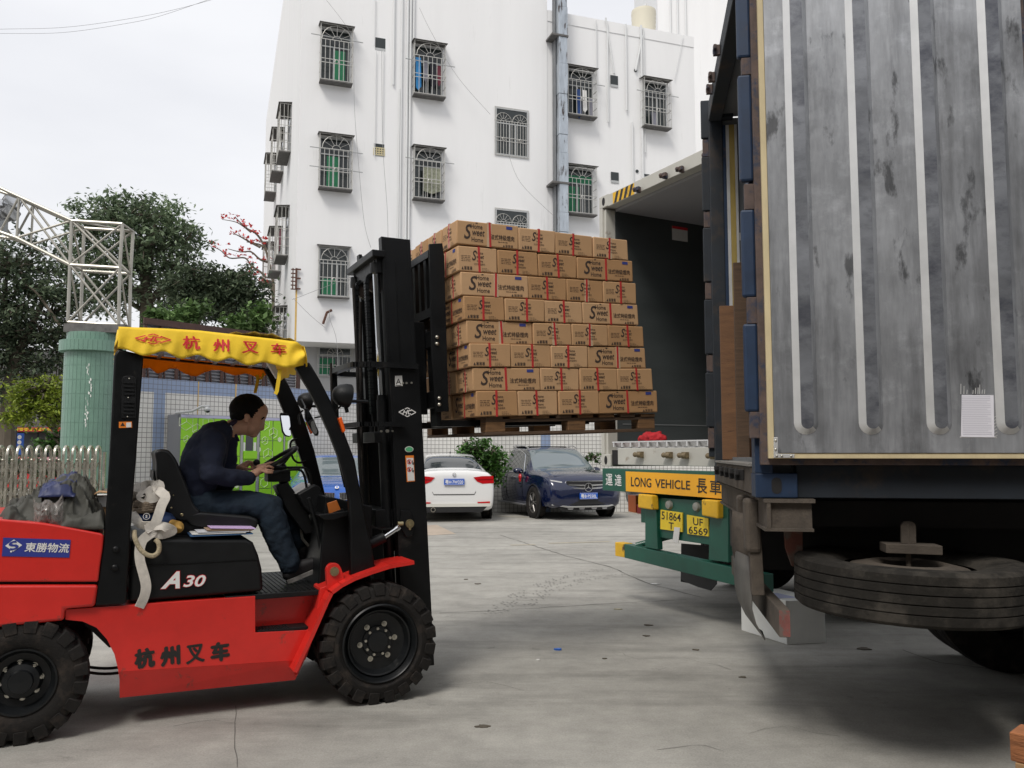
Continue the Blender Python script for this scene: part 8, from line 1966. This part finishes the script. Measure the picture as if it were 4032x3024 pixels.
def tree(name, label, blobs, trunk, mleaf, n, ls, cat='tree', group=None, seed=1, clump=.34, droop=0):
    """blobs: crown lobes as (px,py,Y,rx,rz) in metres; trunk: limbs as lists of (px,py,Y,radius)"""
    r = random.Random(seed); b0 = blobs[0]; o0 = at(trunk[0][0][0], 1785, trunk[0][0][2]) if trunk else at(b0[0], 1785, b0[2]); o0.z = 0
    t = thing(name, label, cat, o0, 0, group); mb = MB(); tot = sum(b[3]**2*b[4] for b in blobs); vs, fs = [], []
    tips = []
    for (px, py, Y, rx, rz) in blobs:
        c = at(px, py, Y) - o0; k = int(n*rx*rx*rz/tot); nc = max(4, int(k/26))
        for _ in range(nc):
            d = Vector((r.gauss(0,1), r.gauss(0,1), r.gauss(0,1))).normalized(); q = r.random()**.42
            cc_ = c + Vector((d.x*rx*q, d.y*rx*.8*q, d.z*rz*q)); tips.append((cc_, c))
            cs = clump*r.uniform(.6,1.3)
            for _ in range(26):
                p = cc_ + Vector((r.gauss(0,1)*cs*.55, r.gauss(0,1)*cs*.55, r.gauss(0,1)*cs*.34 - droop*r.random()))
                a = Vector((r.uniform(-1,1), r.uniform(-1,1), r.uniform(-.9,.4))).normalized(); b = a.cross(Vector((r.uniform(-.5,.5), r.uniform(-.5,.5), 1))).normalized()
                l_ = ls*r.uniform(.6,1.35); i = len(vs); vs += [p-a*l_*.5, p+b*l_*.24, p+a*l_*.5, p-b*l_*.24]; fs.append((i,i+1,i+2,i+3))
    mb.add(vs, fs); cr_ = mb.build('crown', mleaf, t)
    tb = MB()
    for limb in trunk:
        P_ = spline([at(x, y, Y) - o0 for x, y, Y, _ in limb], 5); m = len(P_); R0, R1 = limb[0][3], limb[-1][3]
        tb.tube(P_, [R0+(R1-R0)*i/(m-1) for i in range(m)], 8)
    for cc_, c in tips[::3]:
        s = c + (cc_-c)*.15; tb.tube([s, s.lerp(cc_, .5)+Vector((r.uniform(-.2,.2),r.uniform(-.2,.2),.12)), cc_], [.035,.022,.008], 5)
    if trunk or tips: tb.build('trunk', M_bark, t, smooth=True)
    return t
G_ = 'trees behind the gate and wall'
tree('broadleaf_tree', 'tall broadleaf tree with a visible forked trunk behind the shed and truss',
  [(480,880,28,1.9,1.0),(430,820,28,1.0,.55),(580,830,28.5,1.3,.7),(660,900,28.5,1.3,.9),(380,900,28,1.1,.8),(730,960,28,.9,.8),(560,990,28,2.0,1.0),(420,1060,27.5,1.6,.9),(700,1060,28,1.4,.8),(330,1010,28,1.0,.9),(620,1160,28,1.8,.7),(400,1190,28,1.4,.7)],
  [[(580,1320,28,.26),(578,1200,28,.22),(572,1120,28,.18)],[(572,1120,28,.17),(550,1000,28,.10),(500,860,28,.03)],[(572,1120,28,.15),(600,980,28,.09),(610,860,28,.03)],[(576,1180,28,.13),(520,1130,27.8,.08),(440,1020,27.6,.03)],[(578,1200,28,.14),(660,1100,28,.08),(720,980,28,.03)],[(576,1230,28,.10),(480,1170,28,.05),(400,1100,28,.02)]],
  M_lf2, 16500, .185, group=G_, seed=2, clump=.36)
tree('broadleaf_tree', 'dark spreading broadleaf tree between the tall tree and the apartment block',
  [(800,1120,27,1.5,.6),(900,1130,27,1.3,.6),(980,1190,27,.9,.6),(860,1210,27,1.4,.5),(760,1210,27,1.2,.5),(1010,1260,27,.5,.4),(930,1080,27,.7,.3)],
  [[(760,1420,27,.16),(770,1290,27,.13),(800,1220,27,.10)],[(800,1220,27,.09),(880,1190,27,.06),(960,1150,27,.03)],[(790,1230,27,.08),(760,1170,27,.05),(720,1120,27,.02)],[(800,1220,27,.08),(900,1230,27,.05),(1000,1210,27,.02)]],
  M_lf1, 13000, .165, group=G_, seed=3, clump=.30)
tree('broadleaf_tree', 'pale green sapling top just above the corrugated shed roof',
  [(690,1250,24,.8,.28),(760,1225,24,.6,.25),(620,1255,24,.5,.2),(960,1280,25,.8,.35),(1020,1250,25,.5,.35)], [[(700,1400,24,.08),(695,1300,24,.06),(690,1250,24,.03)]],
  leaf_mat('pale_leaves', (.05,.10,.03), (.15,.24,.08)), 2600, .22, group=G_, seed=4, clump=.28)
tree('broadleaf_tree', 'dark dense tree at the left edge behind the truss arm',
  [(60,1050,24,1.8,.9),(-60,1000,24,1.5,.9),(180,1150,24,1.4,.9),(40,1220,24,2.0,1.0),(150,1330,24,1.6,.9),(20,1420,24,1.8,.9),(200,1230,24.5,1.1,.8),(120,1500,24,1.1,.6),(-80,1300,24,1.5,1.2),(230,1420,25,.9,.9),(0,1540,24,1.2,.4)],
  [[(20,1900,24,.25),(30,1600,24,.2),(60,1400,24,.15)],[(60,1400,24,.13),(150,1230,24,.07),(200,1130,24,.03)],[(50,1420,24,.13),(20,1200,24,.07),(30,1050,24,.03)],[(235,1280,23.5,.05),(150,1160,23.4,.035),(100,1120,23.4,.015)]],
  M_lf1, 20000, .155, group=G_, seed=5, clump=.32)
tree('broadleaf_tree', 'small yellow green tree behind the folding gate, left of the green pillar',
  [(165,1545,19,.85,.42),(110,1600,19,.75,.32),(220,1590,19,.55,.5),(60,1640,19,.6,.2),(190,1640,19,.7,.3),(120,1540,19,.4,.25)], [[(215,1800,19,.07),(218,1700,19,.05),(190,1620,19,.03)],[(218,1700,19,.04),(150,1640,19,.02)]],
  M_lf3, 5200, .11, group=G_, seed=6, clump=.20)
tree('shrub', 'bright green shrub at the foot of the green pillar behind the gate',
  [(230,1715,16.5,.22,.16),(190,1750,16.5,.28,.12),(245,1760,16.5,.15,.2)], [], M_lf4, 700, .10, 'shrub', seed=7, clump=.12)
tree('hedge', 'low dark hedge in the planter behind the folding gate',
  [(60,1850,18,.6,.25),(150,1850,18,.6,.25),(230,1860,18,.4,.25),(0,1840,18,.5,.25)], [], M_lf1, 2200, .09, 'hedge', seed=8, clump=.16)
tree('bush', 'green leafy bush growing between the white saloon and the navy SUV',
  [(1885,1790,20.4,.50,.42),(1850,1770,20.4,.22,.30),(1930,1800,20.2,.42,.35),(1960,1835,20.2,.32,.32),(1900,1870,20.2,.5,.5)], [], M_lf4, 3600, .12, 'bush', seed=9, clump=.16)
tree('weed', 'small weed sprouting at the wall foot right of the navy SUV roof',
  [(2345,1800,20.8,.22,.15),(2310,1815,20.8,.15,.12)], [], M_lf4, 320, .08, 'weed', seed=10, clump=.10)
# red silk-cotton tree: bare branches with red flowers
kp = thing('cotton_tree', 'bare flowering tree with red blossoms beside the apartment block', 'tree', (at(1040,1785,33).x, 33, 0), 0, G_)
o0 = kp.location.copy(); mb = MB(); fl = MB(); rk = random.Random(12)
def Bz(x, y): return at(x/1.659, 600+y/1.659, 33) - Vector(o0)
limbs = [[(1790,880),(1740,650),(1680,540),(1600,490),(1540,455),(1450,438)],[(1740,820),(1700,780),(1640,740),(1600,690),(1500,690),(1440,640),(1380,612)],[(1700,620),(1640,590),(1560,545),(1520,530)],[(1640,520),(1590,480),(1535,420)],[(1760,720),(1700,700),(1640,650),(1570,650),(1490,630)],[(1740,640),(1700,560),(1650,500)],[(1720,620),(1690,600),(1610,585)],[(1780,900),(1750,860),(1690,840),(1650,790)],[(1800,1300),(1795,1000),(1790,880)]]
for lb in limbs:
    P_ = spline([Bz(*p) for p in lb], 5); m = len(P_); big = lb[0][1] > 1200
    mb.tube(P_, [(.16 if big else .05)+((.10 if big else .012)-(.16 if big else .05))*i/(m-1) for i in range(m)], 6)
    if big: continue
    for i in range(3, m, 1):
        if rk.random() < .82:
            p = P_[i] + Vector((rk.uniform(-.12,.12), rk.uniform(-.2,.2), rk.uniform(-.02,.16)))
            for _ in range(5):
                a = Vector((rk.uniform(-1,1), rk.uniform(-1,1), rk.uniform(-.3,1))).normalized(); b = a.cross(Vector((.3,.2,1))).normalized(); l_ = rk.uniform(.08,.16)
                fl.add([p, p+a*l_*.6+b*l_*.35, p+a*l_, p+a*l_*.6-b*l_*.35], [(0,1,2,3)])
mb.build('trunk', M_bark, kp, smooth=True); fl.build('blossom', mat('red_blossom', (.70,.06,.06), .6), kp)
# far line of trees closing the horizon on the left
fw = MB(); rf = random.Random(20); vs, fs = [], []
for i in range(5200):
    x = rf.uniform(-60, 4); y = rf.uniform(58, 66); z = abs(rf.gauss(0, 1))*2.2+rf.uniform(0, 3.2); p = Vector((x, y, z)); a = Vector((rf.uniform(-1,1), rf.uniform(-1,1), rf.uniform(-1,1))).normalized(); b = a.cross(Vector((.1,.2,1))).normalized(); l_ = rf.uniform(.5,1.1); k = len(vs); vs += [p-a*l_, p+b*l_*.6, p+a*l_, p-b*l_*.6]; fs.append((k,k+1,k+2,k+3))
fo_ = fw.add(vs, fs).build('far_trees', M_lf1); fo_['kind'] = 'stuff'; fo_['label'] = 'far belt of dark trees closing the view behind the gate'; fo_['category'] = 'trees'
# ================================================================ pieces of the same kind become separate parts
def split_loose(o):
    me = o.data; bm = bmesh.new(); bm.from_mesh(me); bm.verts.ensure_lookup_table(); seen = set(); groups = []
    for v in bm.verts:
        if v.index in seen: continue
        st_, g = [v], []
        while st_:
            q = st_.pop()
            if q.index in seen: continue
            seen.add(q.index); g.append(q.index); st_ += [e.other_vert(q) for e in q.link_edges if e.other_vert(q).index not in seen]
        groups.append(g)
    co = [v.co.copy() for v in bm.verts]; faces = [([v.index for v in f.verts], f.smooth) for f in bm.faces]; bm.free()
    return groups, co, faces
def separate(o, merge=None):
    groups, co, faces = split_loose(o)
    if merge:   # gather loose bits whose centres lie close together into one piece
        cen = [sum((co[i] for i in g), Vector())/len(g) for g in groups]; out = []
        for g, c in zip(groups, cen):
            for q in out:
                if (q[1]-c).length < merge: q[0].extend(g); break
            else: out.append([list(g), c])
        groups = [q[0] for q in out]
    if len(groups) < 2: return
    own = {}
    for k, g in enumerate(groups):
        for i in g: own[i] = k
    for k, g in enumerate(groups):
        mp_ = {i: n for n, i in enumerate(g)}; me = bpy.data.meshes.new(o.name); fs = [(f, s) for f, s in faces if own[f[0]] == k]
        me.from_pydata([co[i] for i in g], [], [[mp_[i] for i in f] for f, s in fs]); me.update()
        for m in o.data.materials: me.materials.append(m)
        for p, (f, s) in zip(me.polygons, fs): p.use_smooth = s
        if k == 0: o.data = me
        else:
            c = o.copy(); c.data = me; C.objects.link(c)
for o in list(C.objects):
    if o.type != 'MESH': continue
    n = o.name.split('.')[0]
    if n in ('wheel_nut',): separate(o, .04)
    elif n in ('hub_bolt', 'mast_bolt', 'screw', 'seat_screw', 'guard_bolt', 'mast_crossbar', 'bracket_post', 'tie_strap', 'canopy_tie'): separate(o)
    elif n == 'carriage_bolt': separate(o, .03)
    elif n == 'canopy_lettering': separate(o, .12)
    elif n in ('side_window', 'number_plate_lettering'): separate(o)
